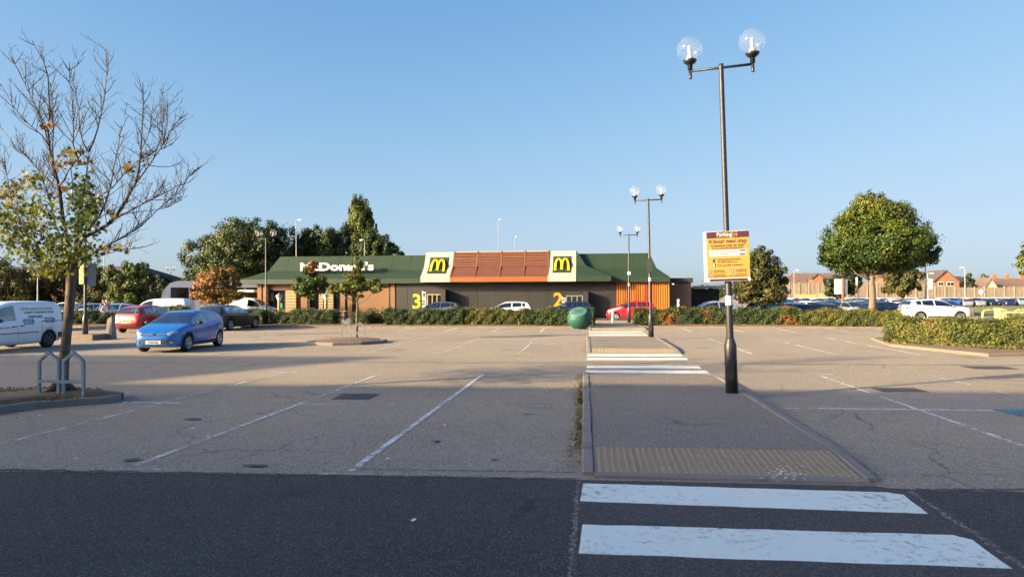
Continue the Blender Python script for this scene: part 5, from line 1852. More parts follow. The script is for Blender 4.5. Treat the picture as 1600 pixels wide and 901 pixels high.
px_, pz_ = plate_x('hatch', 'alloy', False); plate_text(blue, pz_, px_, 'AV63 ZGJ')
px_, pz_ = plate_x('mini', 'steelwheel', True); plate_text(red, pz_, px_, 'FN07 KRD', True)

# cars in the drive-through lane, seen over the hedge
LANE = 53.6
place_car('hatch', 'hatchback', 'dark grey hatchback in the drive-through lane below the lime green 3', 'car', xat(683, LANE), LANE, math.pi, 'grey', 'cars queueing in the drive-through lane')
place_car('hatch', 'hatchback', 'white hatchback in the drive-through lane in front of the taupe panels', 'car', xat(793, LANE), LANE, math.pi, 'white', 'cars queueing in the drive-through lane')
place_car('hatch', 'hatchback', 'dark blue hatchback in the drive-through lane below the amber 2', 'car', xat(888, LANE), LANE, math.pi, 'navy', 'cars queueing in the drive-through lane')
place_car('mini', 'hatchback', 'bright red hatchback in the drive-through lane in front of the orange battens', 'car', xat(986, LANE), LANE, math.pi, 'brightred', 'cars queueing in the drive-through lane')

# right of the restaurant
place_car('mini', 'hatchback', 'pale silver hatchback behind the orange-flecked hedge, below the parking notice', 'car', xat(1112, 49), 49.3, math.pi + .1, 'silver')
place_car('suv', 'suv', 'white sport utility vehicle with dark windows behind the front right hedge', 'car', xat(1459, 52), 52, 0.02, 'white')
place_car('estate', 'estate_car', 'black estate car parked beyond the tail of the white sport utility vehicle', 'car', xat(1396, 55), 55.5, 0.25, 'black')

# left background
place_car('hatch', 'hatchback', 'navy hatchback behind the white van with its silver wheel showing', 'car', -32.0, 37.4, heading_to(0.3, -1), 'navy')
place_car('mini', 'hatchback', 'silver hatchback facing left behind the left hedge, next to the walking people', 'car', xat(136, 45.5), 45.5, heading_to(-.75, -.65), 'silver')
place_car('hatch', 'hatchback', 'white hatchback far off behind the trunk of the bare tree', 'car', xat(98, 58), 58, heading_to(-1, -.4), 'white')
place_car('hatch', 'hatchback', 'black hatchback far off between the lamp post and the bare tree', 'car', xat(121, 52), 52.5, heading_to(-1, .2), 'black')
place_car('estate', 'estate_car', 'pale estate car behind the small red hatchback', 'car', xat(203, 48.5), 48.5, heading_to(1, .25), 'skyblue')
place_car('van', 'van', 'white van facing left behind the bright blue hatchback and the dark red one', 'van', xat(247, 45), 45.2, heading_to(-1, -.15), 'white', rim='steelwheel')
place_car('van', 'van', 'white van parked under the canopy at the left end of the restaurant', 'van', xat(389, 55), 55.2, heading_to(1, 0.05), 'white', rim='steelwheel')


def coach():
    Y = 62
    e = empty('coach', (xat(334, Y), Y, 0), math.pi + .62, 'white coach with dark windscreen behind the white van and the orange tree', 'coach')
    L, W, Hh = 9.0, 2.5, 3.35
    prof = [(L / 2, .5), (L / 2 + .12, 1.2), (L / 2 - .1, 2.3), (L / 2 - .7, 3.15), (L / 2 - 1.3, Hh), (-L / 2 + .2, Hh), (-L / 2, 3.1), (-L / 2, .45)]
    mb = MB(); n = len(prof)
    v = [(x, -W / 2, z) for x, z in prof] + [(x, W / 2, z) for x, z in prof]
    mb.add(v, [tuple(range(n)), tuple(range(2 * n - 1, n - 1, -1))] + [(i, n + i, n + (i + 1) % n, (i + 1) % n) for i in range(n)])
    mb.build('body', PAINT['white'], e)
    g = MB()
    a, b, c = (L / 2 + .14, 1.25), (L / 2 - .08, 2.3), (L / 2 - .69, 3.17)
    v = []
    for y in (-W / 2 + .12, W / 2 - .12): v += [(p[0] + .02, y, p[1]) for p in (a, b, c)] + [(p[0] - .03, y, p[1]) for p in (c, b, a)]
    g.add(v, [(i, (i + 1) % 6, 6 + (i + 1) % 6, 6 + i) for i in range(6)] + [(5, 4, 3, 2, 1, 0), (6, 7, 8, 9, 10, 11)]); g.build('windscreen', MT['winglass'], e)
    k = MB(); k.add([(L / 2 + .16, y, z) for y, z in ((-1.2, .95), (1.2, .95), (1.2, 1.22), (-1.2, 1.22))] + [(L / 2 + .02, y, z) for y, z in ((-1.2, .95), (1.2, .95), (1.2, 1.22), (-1.2, 1.22))], [(0, 1, 2, 3), (7, 6, 5, 4), (0, 4, 5, 1), (1, 5, 6, 2), (2, 6, 7, 3), (3, 7, 4, 0)]); k.build('front_mask', MT['trim'], e)
    for s in (-1, 1):
        for k in range(5):
            x1 = L / 2 - .75 - k * 1.6
            w = MB(); w.box(x1 - 1.5, x1, s * W / 2 - .015, s * W / 2 + .015, 1.6, 2.75); w.build('side_window', MT['winglass'], e)
        for x in (L / 2 - 1.6, -L / 2 + 2.2):
            wq = bpy.data.objects.new('wheel', None); COL.objects.link(wq); wq.parent = e; wq.location = (x, s * (W / 2 - .1), .48)
            t, r = wheel_mesh(.48, .28, 'steelwheel'); link('tyre', t, wq); link('rim', r, wq)
        m = MB(); m.box(L / 2 + .05, L / 2 + .25, s * (W / 2 + .1) - .06, s * (W / 2 + .1) + .06, 2.1, 2.5); m.build('door_mirror', MT['trim'], e)


coach()


# --- the far car park: whole cars small enough to need one mesh each
def far_mesh(kind):
    S = SPEC[kind]
    vs, fs, mi = loft_car(S, simple=True)
    mb = MB()
    mb.v = [tuple(v) for v in vs]; mb.f = [tuple(f) for f in fs]; mb.m = [0 if m == 0 else 1 for m in mi]; mb.sm = [True] * len(fs)
    L = S['L']; W = float(smooth_profile(S['w'], [L / 2])[0])
    for u in S['wheels']:
        for s in (-1, 1):
            Mx = Matrix.Translation((L / 2 - u, s * (W - .07), S['R'])) @ Matrix.Rotation(math.pi / 2, 4, 'X')
            mb.lathe([(S['R'] + .04, -.085), (S['R'] + .04, .075)], n=12, M=Mx, m=2)
            mb.lathe([(S['R'] * .6, -.09), (S['R'] * .6, .09)], n=10, M=Mx, m=3)
    for s in (-1, 1):
        z = float(smooth_profile(S['top'], [.05])[0])
        mb.box(L / 2 - .25, L / 2 - .02, s * .62 - .13, s * .62 + .13, z - .12, z + .02, 3)
        z = float(smooth_profile(S['belt'], [L - .2])[0])
        mb.box(-L / 2 + .02, -L / 2 + .2, s * .66 - .1, s * .66 + .1, z - .22, z - .05, 4)
    me = mb.mesh('parked_car', [PAINT['white'], MT['winglass'], MT['rubber'], MT['alloy'], MT['lamp_red']])
    bm = bmesh.new(); bm.from_mesh(me); bmesh.ops.recalc_face_normals(bm, faces=bm.faces); bm.to_mesh(me); bm.free()
    return me


FAR = {k: far_mesh(k) for k in ('hatch', 'mini', 'estate', 'suv', 'van')}
KINDNAME = dict(hatch='hatchback', mini='small hatchback', estate='estate car', suv='tall sport utility car', van='small van')
COLNAME = dict(blue='bright blue', red='dark red', black='black', white='white', silver='silver', grey='dark grey', navy='navy', skyblue='pale blue', royal='royal blue', maroon='maroon', beige='beige')


def far_row(rowname, Y, px0, px1, step, head, jitter=0.12, forced=None, seed=1):
    r = random.Random(seed)
    row = []
    px = px0
    i = 0
    while px < px1:
        k = r.choices(['hatch', 'mini', 'estate', 'suv', 'van'], [5, 3, 3, 2, .5])[0]
        c = r.choices(['black', 'navy', 'silver', 'white', 'grey', 'skyblue', 'royal', 'maroon', 'beige', 'red'], [4, 5, 5, 4, 4, 3, 1.2, .6, .4, .5])[0]
        if forced and i in forced: k, c = forced[i]
        row.append((px, k, c)); i += 1
        px += step * r.uniform(.92, 1.1)
        if r.random() < .08: px += step
    for j, (px, k, c) in enumerate(row):
        x = xat(px, Y); y = Y + r.uniform(-.4, .4)
        o = link('parked_car', FAR[k], None, (x, y, ground_z(x, y)), (0, 0, head + r.choice((0, math.pi)) + r.uniform(-.04, .04)))
        o.material_slots[0].link = 'OBJECT'; o.material_slots[0].material = PAINT[c]
        SH = dict(hatch='hatchback', mini='mini', estate='estate', suv='tall car', van='van')
        l = COLNAME[row[j - 1][2]] + ' ' + SH[row[j - 1][1]] if j > 0 else None
        rr = COLNAME[row[j + 1][2]] + ' ' + SH[row[j + 1][1]] if j + 1 < len(row) else None
        nb = f'between {l} and {rr}' if l and rr else (f'right of {l}' if l else f'left of {rr}')
        tag(o, f"{COLNAME[c]} {SH[k]} in {rowname}, {nb}", 'car', 'cars parked in the far car park')


far_row('nearest far row', 64, 1196, 1372, 44, math.pi / 2 + .35, seed=3, forced={0: ('hatch', 'grey'), 1: ('hatch', 'navy'), 2: ('hatch', 'black')})
far_row('second far row', 82, 1204, 1500, 27, math.pi / 2 + .2, seed=5)
far_row('middle far row', 104, 1208, 1500, 23, math.pi / 2, seed=8)
far_row('row behind grass', 128, 1210, 1640, 21, math.pi / 2 - .1, seed=13, forced={13: ('suv', 'royal')})
far_row('row along fence', 150, 1206, 1640, 17.5, math.pi / 2, seed=21)
# ================================================================== vegetation
LEAF = dict(
    hedge=leafmat('hedge_leaves', [(0, (0.022, 0.040, 0.010)), (0.45, (0.050, 0.085, 0.020)), (0.8, (0.085, 0.122, 0.030)), (1, (0.115, 0.115, 0.04))], .22),
    hedgey=leafmat('yellowing_hedge_leaves', [(0, (0.035, 0.055, 0.012)), (0.45, (0.11, 0.135, 0.026)), (0.8, (0.20, 0.19, 0.04)), (1, (0.28, 0.17, 0.05))], .25),
    hedgeo=leafmat('orange_hedge_leaves', [(0, (0.05, 0.05, 0.012)), (0.4, (0.16, 0.10, 0.025)), (0.75, (0.40, 0.13, 0.03)), (1, (0.50, 0.20, 0.05))], .2),
    oak=leafmat('dark_oak_leaves', [(0, (0.011, 0.026, 0.006)), (0.5, (0.031, 0.060, 0.013)), (0.85, (0.075, 0.095, 0.02)), (1, (0.14, 0.12, 0.03))], .2),
    poplar=leafmat('poplar_leaves', [(0, (0.025, 0.045, 0.010)), (0.5, (0.070, 0.105, 0.020)), (1, (0.145, 0.165, 0.035))], .25),
    round=leafmat('turning_leaves', [(0, (0.022, 0.050, 0.008)), (0.35, (0.070, 0.120, 0.014)), (0.65, (0.165, 0.165, 0.018)), (1, (0.30, 0.20, 0.022))], .3),
    bushy=leafmat('bronzing_leaves', [(0, (0.018, 0.030, 0.008)), (0.5, (0.060, 0.070, 0.016)), (0.85, (0.13, 0.115, 0.028)), (1, (0.24, 0.12, 0.04))], .22),
    orange=leafmat('autumn_leaves', [(0, (0.055, 0.055, 0.012)), (0.4, (0.16, 0.115, 0.022)), (0.75, (0.32, 0.15, 0.03)), (1, (0.42, 0.17, 0.05))], .3),
    lime=leafmat('lime_tree_leaves', [(0, (0.045, 0.075, 0.012)), (0.5, (0.12, 0.155, 0.026)), (1, (0.235, 0.22, 0.045))], .32),
    green=leafmat('deep_green_leaves', [(0, (0.022, 0.048, 0.010)), (0.6, (0.070, 0.115, 0.018)), (0.9, (0.14, 0.16, 0.03)), (1, (0.30, 0.10, 0.04))], .28),
    maple=leafmat('maple_leaves', [(0, (0.050, 0.095, 0.010)), (0.3, (0.115, 0.155, 0.016)), (0.6, (0.27, 0.235, 0.02)), (0.72, (0.45, 0.27, 0.03)), (1, (0.22, 0.075, 0.03))], .36, dim=0.68),
    dead=leafmat('fallen_leaves', [(0, (0.12, 0.06, 0.025)), (0.5, (0.26, 0.14, 0.05)), (1, (0.42, 0.30, 0.12))], .05),
    grassy=leafmat('weed_leaves', [(0, (0.06, 0.09, 0.015)), (1, (0.24, 0.20, 0.06))], .2),
    core=None,
)
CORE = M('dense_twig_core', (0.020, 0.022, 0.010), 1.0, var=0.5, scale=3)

SHAPES = dict(
    diamond=(np.array([(-1, 0), (-0.1, -0.55), (1, 0), (0.1, 0.55)]), [(0, 1, 2, 3)]),
    maple=(np.array([(0, -0.85), (0.35, -0.5), (0.95, -0.45), (0.5, 0.0), (0.85, 0.5), (0.3, 0.4), (0, 1.0), (-0.3, 0.4), (-0.85, 0.5), (-0.5, 0.0), (-0.95, -0.45), (-0.35, -0.5)]), [tuple(range(12))]),
)


def unit(a):
    return a / np.maximum(np.linalg.norm(a, axis=-1, keepdims=True), 1e-9)


def leaf_mesh(name, P, Nn, size, tint, mat, shape='diamond'):
    n = len(P)
    sh, faces = SHAPES[shape]
    k = len(sh)
    Nn = unit(Nn)
    t = unit(np.cross(Nn, RNG.normal(size=(n, 3))))
    b = np.cross(Nn, t)
    V = P[:, None, :] + (t[:, None, :] * sh[None, :, 0, None] + b[:, None, :] * sh[None, :, 1, None]) * size[:, None, None]
    # a little cupping so that no leaf is perfectly flat
    V += Nn[:, None, :] * ((np.abs(sh[:, 0]) ** 2)[None, :, None] * (RNG.uniform(-.25, .35, size=(n, 1, 1)) * size[:, None, None]))
    V = V.reshape(-1, 3)
    me = bpy.data.meshes.new(name)
    me.vertices.add(n * k)
    me.vertices.foreach_set('co', V.astype(np.float32).ravel())
    me.loops.add(n * k)
    me.loops.foreach_set('vertex_index', np.arange(n * k, dtype=np.int32))
    me.polygons.add(n)
    me.polygons.foreach_set('loop_start', np.arange(0, n * k, k, dtype=np.int32))
    me.polygons.foreach_set('loop_total', np.full(n, k, dtype=np.int32))
    a = me.attributes.new('tint', 'FLOAT', 'POINT')
    a.data.foreach_set('value', np.repeat(np.clip(tint, 0, 1), k).astype(np.float32))
    me.materials.append(mat)
    me.update(calc_edges=True)
    return me


def crown_pts(blobs, n, nclump=26, cr=0.30, tint_z=0.0, tint_x=0.0, base=0.45, spread=0.5, shell=0.72, zcut=None):
    """leaves gathered in clumps round the crown's lobes, open between the clumps"""
    bl = np.array([b[:6] for b in blobs], float)
    w = (bl[:, 3] * bl[:, 4] * bl[:, 5]) ** (2 / 3)
    w /= w.sum()
    zmin, zmax = (bl[:, 2] - bl[:, 5]).min(), (bl[:, 2] + bl[:, 5]).max()
    xmin, xmax = (bl[:, 0] - bl[:, 3]).min(), (bl[:, 0] + bl[:, 3]).max()
    P, Nn, T = [], [], []
    for bi, b in enumerate(bl):
        nb = int(n * w[bi]) + 1
        nc = max(5, int(nclump * (0.5 + w[bi] * len(bl) * 0.5)))
        d = unit(RNG.normal(size=(nc, 3)))
        rr = RNG.uniform(shell, 1.0, size=(nc, 1)) * np.where(RNG.random((nc, 1)) < .22, RNG.uniform(.1, .9, (nc, 1)), 1.0)
        cen = b[:3] + d * rr * b[3:6]
        rad = cr * RNG.uniform(.55, 1.35, size=nc)
        ct = RNG.normal(0, .16, size=nc)
        pick = RNG.choice(nc, nb, p=(rad ** 2) / (rad ** 2).sum())
        u = unit(RNG.normal(size=(nb, 3)))
        q = (RNG.random((nb, 1)) ** 0.42) * RNG.normal(1.0, .16, (nb, 1))
        pts = cen[pick] + u * q * rad[pick][:, None] * b[3:6]
        nr = u + 0.6 * (pts - b[:3]) / b[3:6] + RNG.normal(0, .55, size=(nb, 3)) + np.array([0, 0, .25])
        tt = base + ct[pick] + RNG.normal(0, .16, nb) + tint_z * ((pts[:, 2] - zmin) / (zmax - zmin) - .5) + tint_x * ((pts[:, 0] - xmin) / (xmax - xmin) - .5)
        P.append(pts); Nn.append(nr); T.append(tt)
    P = np.concatenate(P); Nn = np.concatenate(Nn); T = np.concatenate(T)
    if zcut is not None:
        k = P[:, 2] > zcut
        P, Nn, T = P[k], Nn[k], T[k]
    return P, Nn, T


def woody(mb, base, fork, blobs, r0, r1, wig=0.06, limbs=3):
    """tapered trunk with limbs reaching into each lobe of the crown"""
    b, f = Vector(base), Vector(fork)
    pts, rs = [], []
    for i in range(6):
        t = i / 5
        pts.append(b.lerp(f, t) + Vector((random.uniform(-wig, wig), random.uniform(-wig, wig), 0)) * (t > 0) * (t < 1))
        rs.append(lerp(r0, r1, t) * (1.35 if i == 0 else 1))
    mb.tube(pts, rs, 9)
    for q in blobs:
        c = Vector(q[:3])
        for s in range(limbs):
            e = c + Vector((random.uniform(-.75, .75) * q[3], random.uniform(-.75, .75) * q[4], random.uniform(-.5, .8) * q[5]))
            st = b.lerp(f, random.uniform(.82, 1.0))
            m = st.lerp(e, .5) + Vector((0, 0, -.12 * (e - st).length * (1 if e.z > st.z else -1)))
            mb.tube([st, st.lerp(m, .5), m, m.lerp(e, .5), e], [r1 * .62, r1 * .48, r1 * .34, r1 * .2, r1 * .06], 6)


def tree(label, x, y, blobs, n, leaf, mat, trunk_r=0.2, fork=None, bark='barkd', name='tree', group=None, ztop=None, limbs=3, **kw):
    """blobs are relative to the tree's foot"""
    e = empty(name, (x, y, ground_z(x, y)), 0, label, 'tree', group)
    mb = MB()
    fk = fork or (0, 0, min(b[2] for b in blobs) * .8)
    woody(mb, (0, 0, -.1), fk, blobs, trunk_r, trunk_r * .62, limbs=limbs)
    mb.build('trunk', MT[bark], e)
    P, Nn, T = crown_pts(blobs, n, **kw)
    size = leaf * RNG.uniform(.6, 1.25, len(P))
    link('crown', leaf_mesh('crown', P, Nn, size, T, LEAF[mat]), e)
    return e


def rel(px, py, Y, base):
    p = onY(px, py, Y)
    return (p.x - base[0], 0, p.z - base[1])


def blobs_px(list_, Y, x0, z0, depth=0.8):
    """lobes measured from the photograph: (px, py, rx px, ry px, dy) at a tree standing at depth Y"""
    o = []
    for (px, py, rx, ry, dy) in list_:
        c = onY(px, py, Y)
        s = abs(xat(px + 1, Y) - xat(px, Y))
        r = rx * s
        o.append((c.x - x0, dy, c.z - z0, r, max(r * depth, .4), ry * s))
    return o


def px_tree(label, pxb, Y, lobes, n, leaf, mat, depth=0.8, **kw):
    x = xat(pxb, Y)
    z0 = ground_z(x, Y)
    return tree(label, x, Y, blobs_px(lobes, Y, x, z0, depth), n, leaf, mat, **kw)


# --- trees behind the restaurant and at the sides
px_tree('broad dark oak rising behind the left end of the restaurant roof', 385, 84, [(385, 385, 62, 42, 0), (330, 405, 38, 36, -1), (435, 385, 32, 34, 1), (318, 440, 26, 24, -1), (360, 430, 50, 38, 0), (415, 425, 45, 36, 0), (402, 365, 35, 24, 1), (385, 410, 60, 40, -2)], 72000, .145, 'oak', nclump=70, cr=.22, base=.5, trunk_r=.5, spread=.5)
px_tree('dark tree with a ragged top behind the roof, between the oak and the poplars', 500, 88, [(500, 378, 32, 28, 0), (478, 395, 24, 28, 0), (525, 385, 24, 32, 1), (500, 410, 40, 26, 0)], 32000, .15, 'oak', nclump=50, cr=.25, base=.56, trunk_r=.35)
px_tree('low dark tree behind the roof, right of the poplars', 600, 88, [(590, 392, 26, 26, 0), (612, 400, 20, 18, 0), (575, 390, 24, 30, 0), (626, 402, 8, 8, 0)], 15000, .15, 'oak', nclump=34, cr=.28, trunk_r=.3)
px_tree('tall narrow poplar clump standing above all the other trees', 563, 95, [(558, 334, 12, 31, 0), (568, 337, 11, 30, .5), (549, 350, 9, 28, 0), (563, 356, 17, 42, 0), (580, 354, 8, 25, .3), (570, 378, 18, 26, 0), (586, 374, 8, 18, 0), (556, 385, 17, 20, 0)], 34000, .13, 'poplar', nclump=34, cr=.24, trunk_r=.3, depth=.9, base=.62)

px_tree('bushy bronze-green tree reaching the ground right of the parking notice', 1186, 62, [(1187, 425, 30, 36, 0), (1208, 440, 24, 34, 0), (1165, 440, 25, 34, 0), (1190, 455, 40, 24, 0), (1186, 402, 20, 18, 0)], 28000, .115, 'bushy', nclump=44, cr=.28, trunk_r=.2, depth=.9)
rt = px_tree('large round-crowned tree turning yellow at the top, right of the car park', 1362, 51, [(1370, 350, 58, 44, 0), (1325, 378, 42, 42, -.5), (1420, 370, 44, 42, .4), (1372, 385, 70, 40, -.8), (1362, 322, 30, 24, 0), (1395, 335, 34, 26, .3), (1340, 345, 34, 28, -.3), (1303, 397, 24, 24, 0), (1447, 392, 22, 24, 0), (1340, 408, 52, 22, .6), (1405, 405, 48, 22, .4), (1372, 370, 50, 45, 1.5)], 95000, .088, 'round', nclump=95, cr=.24, trunk_r=.28, bark='barkp', fork=None, tint_z=.50, tint_x=.20, base=.30, depth=.85)
px_tree('low dark leafy tree under the left half of the large round crown', 1316, 74, [(1310, 447, 22, 16, 0), (1330, 440, 18, 20, 0), (1300, 455, 12, 8, 0)], 5000, .16, 'oak', nclump=24, cr=.3, trunk_r=.15)
px_tree('low leafy tree under the right half of the large round crown', 1412, 74, [(1405, 440, 24, 20, 0), (1428, 438, 18, 18, 0), (1390, 452, 14, 10, 0)], 5500, .16, 'bushy', nclump=24, cr=.3, trunk_r=.15)
px_tree('tree at the right edge with only its left leaves in view', 1640, 40, [(1628, 408, 34, 22, 0), (1650, 390, 46, 34, 0), (1616, 392, 20, 12, 0), (1640, 425, 36, 12, 0)], 7000, .12, 'lime', nclump=30, cr=.26, trunk_r=.2)
px_tree('pale slender tree between the brick house and the cream gable', 1537, 215, [(1537, 436, 6, 9, 0), (1533, 445, 7, 8, 0), (1541, 444, 6, 8, 0)], 1500, .36, 'poplar', nclump=14, cr=.4, base=.8, trunk_r=.25)
px_tree('dark tree behind the red brick house', 1513, 230, [(1511, 438, 9, 10, 0), (1517, 444, 8, 8, 0)], 1200, .4, 'oak', nclump=12, cr=.4, trunk_r=.3)

# mass of trees along the left, each one its own
LT = [
    (12, 62, [(8, 440, 40, 34, 0), (-15, 425, 34, 20, 0), (30, 455, 34, 34, 0), (10, 470, 50, 24, 0)], 9000, 'bushy', 'dark bronze tree at the far left edge behind the white van'),
    (62, 64, [(62, 445, 34, 30, 0), (80, 430, 20, 18, 0), (55, 468, 40, 26, 0)], 8000, 'bushy', 'dark tree behind the bare tree, left of its trunk'),
    (118, 66, [(118, 440, 30, 30, 0), (140, 418, 16, 18, 0), (105, 425, 22, 18, 0), (120, 466, 38, 24, 0)], 9000, 'oak', 'dark tree behind the far left lamp post'),
    (160, 63, [(160, 450, 24, 30, 0), (150, 470, 28, 24, 0), (170, 432, 16, 18, 0)], 7000, 'bushy', 'olive tree right of the far left lamp post, behind the walking people'),
    (200, 60, [(196, 440, 26, 26, 0), (205, 462, 30, 28, 0), (190, 470, 28, 22, 0), (212, 428, 16, 14, 0)], 9500, 'green', 'sunlit rounded green tree behind the dark red hatchback'),
    (238, 68, [(232, 440, 20, 26, 0), (250, 452, 18, 24, 0), (240, 465, 28, 22, 0), (225, 425, 12, 12, 0)], 7000, 'oak', 'dark tree at the right end of the left hand trees'),
]
for pxb, Y, lobes, n, m, lab in LT:
    px_tree(lab, pxb, Y, lobes, int(n * 1.7), .12, m, nclump=34, cr=.28, trunk_r=.22, group='trees along the left side')

# young trees in the beds
px_tree('small orange-leaved tree left of the restaurant', 341, 52, [(338, 440, 28, 20, 0), (318, 452, 20, 18, 0), (362, 448, 18, 20, 0), (345, 462, 36, 12, 0), (352, 428, 16, 10, 0)], 8000, .10, 'orange', nclump=30, cr=.27, trunk_r=.09, tint_x=-.5, base=.5)
g = px_tree('small green tree with a reddish top in front of the roof lettering', 484, 48.5, [(484, 440, 22, 18, 0), (472, 450, 14, 12, 0), (500, 445, 13, 14, 0), (486, 456, 20, 10, 0)], 6500, .09, 'green', nclump=28, cr=.28, trunk_r=.07)
P, Nn, T = crown_pts(blobs_px([(486, 418, 12, 10, 0)], 48.5, g.location.x, 0), 800, nclump=12, cr=.4, base=.95)
link('red_top', leaf_mesh('red_top', P, Nn, .09 * RNG.uniform(.6, 1.2, len(P)), T, LEAF['green']), g)
g = px_tree('young lime tree with airy leaves standing in the small kerbed island', 557, 28.8, [(556, 432, 22, 16, 0), (540, 448, 16, 12, -.3), (575, 446, 20, 12, .2), (556, 415, 12, 12, 0), (560, 455, 24, 10, 0), (592, 448, 14, 9, 0), (524, 452, 12, 7, 0)], 5600, .058, 'lime', nclump=20, cr=.28, trunk_r=.07, bark='barkp', shell=.5, base=.62, limbs=1, fork=(0, 0, 1.9))


# --- the nearly bare tree on the left
def bare_tree():
    B = tuple(at(95, 614, .13)[:2])
    e = empty('bare_tree', (B[0], B[1], 0.12), 0, 'nearly bare maple with some yellow-green leaves left, standing in the kerbed island on the left', 'tree')
    Y0 = B[1]
    rnd = random.Random(4)

    def T(px, py, dy=0.0):
        p = onY(px, py, Y0 + dy)
        return Vector((p.x - B[0], dy, p.z - 0.12))
    mb = MB()
    tr = [(96, 618), (97, 600), (100, 565), (104, 525), (108, 485), (111, 450), (112, 425), (114, 402)]
    mb.tube([T(*p) for p in tr], [.165, .112, .092, .084, .084, .09, .098, .065], 14)
    for k in range(5):
        a = k * 1.26 + .3
        p = T(96, 606)
        mb.tube([p + Vector((math.cos(a) * .05, math.sin(a) * .05, .12)), p + Vector((math.cos(a) * .17, math.sin(a) * .17, -.02)), p + Vector((math.cos(a) * .34, math.sin(a) * .34, -.10))], [.09, .07, .03], 7)
    mb.build('trunk', MT['bark'], e)
    limbs = [
        ([(111, 430), (107, 385), (98, 340), (94, 305), (90, 282), (84, 262), (78, 235), (75, 205), (78, 180), (75, 120), (68, 96), (50, 64)], .095, -.4),
        ([(113, 420), (120, 385), (122, 350), (126, 322), (132, 290), (137, 260), (138, 237)], .085, .1),
        ([(138, 237), (130, 224), (124, 200), (123, 170), (118, 140), (112, 120)], .04, .3),
        ([(138, 237), (146, 222), (153, 200), (158, 178), (163, 155), (167, 118), (166, 76)], .045, -.2),
        ([(92, 290), (100, 282), (107, 266), (122, 248), (134, 234), (147, 218)], .045, -.7),
        ([(113, 412), (128, 372), (150, 361), (168, 351), (180, 340), (194, 318), (205, 298), (212, 286), (217, 266), (220, 235), (222, 200), (224, 160), (223, 128)], .095, .2),
        ([(212, 286), (226, 268), (240, 248), (255, 226), (268, 202), (285, 180)], .04, .5),
        ([(178, 342), (200, 331), (230, 315), (260, 300), (288, 285), (305, 264)], .045, -.5),
        ([(120, 408), (150, 393), (172, 381), (196, 369), (222, 352), (248, 326), (280, 300), (302, 262)], .05, .8),
        ([(184, 336), (215, 331), (255, 326), (285, 312)], .025, .2),
        ([(130, 368), (142, 354), (156, 336), (166, 314), (173, 290), (178, 260), (185, 228), (190, 195)], .06, -.9),
        ([(124, 332), (148, 312), (175, 294), (192, 274), (214, 252), (240, 238), (270, 225)], .04, -1.1),
        ([(111, 442), (103, 432), (90, 422), (64, 402), (42, 388), (20, 368), (-6, 352)], .075, -.3),
        ([(104, 400), (97, 375), (86, 350), (80, 316), (69, 287), (60, 266), (48, 250), (30, 238), (0, 196)], .055, .7),
        ([(60, 402), (42, 375), (26, 350), (18, 312), (12, 280), (3, 246)], .035, -.9),
        ([(77, 228), (66, 212), (40, 190), (22, 168), (12, 150), (0, 130)], .032, -.5),
        ([(76, 226), (70, 203), (58, 172), (40, 134), (28, 110), (18, 90)], .034, -.3),
        ([(122, 248), (114, 226), (115, 204), (113, 160), (109, 126), (108, 96)], .036, -.8),
        ([(84, 262), (82, 230), (84, 200), (80, 170), (79, 130)], .032, -.1),
        ([(100, 395), (75, 372), (50, 362), (20, 335), (-10, 325)], .05, .6),
        ([(220, 235), (230, 215), (236, 195), (238, 170)], .022, .6),
        ([(240, 248), (253, 210), (256, 170), (252, 138)], .024, .3),
        ([(255, 226), (262, 190), (262, 160)], .018, .5),
        ([(128, 372), (150, 388), (185, 392), (222, 386)], .03, -.4),
    ]
    bb = MB()
    twig = MB()
    tips = []

    def shoots(pts, r, lvl):
        L = sum((b - a).length for a, b in zip(pts[:-1], pts[1:]))
        n = int(L * (9.5 if lvl == 0 else 7.5))
        for k in range(n):
            t = rnd.uniform(.22, .98) * (len(pts) - 1)
            i = min(int(t), len(pts) - 2)
            p = pts[i].lerp(pts[i + 1], t - i)
            d = (pts[i + 1] - pts[i]).normalized()
            side = Vector((rnd.uniform(-1, 1), rnd.uniform(-1, 1), rnd.uniform(-.3, .5))).normalized()
            dr = (d * rnd.uniform(.5, .9) + side * rnd.uniform(.5, .95)).normalized()
            ln = rnd.uniform(.25, .85) * (1.0 if lvl == 0 else .5) * (1.08 - .68 * t / (len(pts) - 1))
            up = Vector((0, 0, rnd.uniform(.25, .75)))
            q = [p]
            for s in range(3):
                dr = (dr + up * .28 + Vector((rnd.uniform(-.14, .14), rnd.uniform(-.14, .14), rnd.uniform(-.05, .1)))).normalized()
                q.append(q[-1] + dr * ln / 3)
            rr = max(.0033, min(r * .24, .008) * (1 if lvl == 0 else .75))
            twig.tube(q, [rr, rr * .85, rr * .7, .003], 4, cap=False)
            tips.append(q[-1])
            if lvl < 2 and ln > .2: shoots(q, rr, lvl + 1)
    for pts, r, dyl in limbs:
        n = len(pts)
        base_dy = 0.0
        P = []
        for i, p in enumerate(pts):
            t = i / (n - 1)
            # limbs leave the trunk and lean towards or away from the camera
            P.append(T(p[0], p[1], dyl * (t if r > .045 else .55 + .45 * t) * 1.25 + rnd.uniform(-.03, .03)))
        rs = [max(.0052, r * (.50 if r > .06 else .46) * (1 - .86 * (i / (n - 1)) ** .7)) for i in range(n)]
        # finer joints for smooth bends
        bb.tube(P, rs, 7)
        shoots(P, r, 0)
    bb.build('limb', MT['limbbark'], e)
    tw = twig.build('twig', MT['limbbark'], e); tw['kind'] = 'stuff'
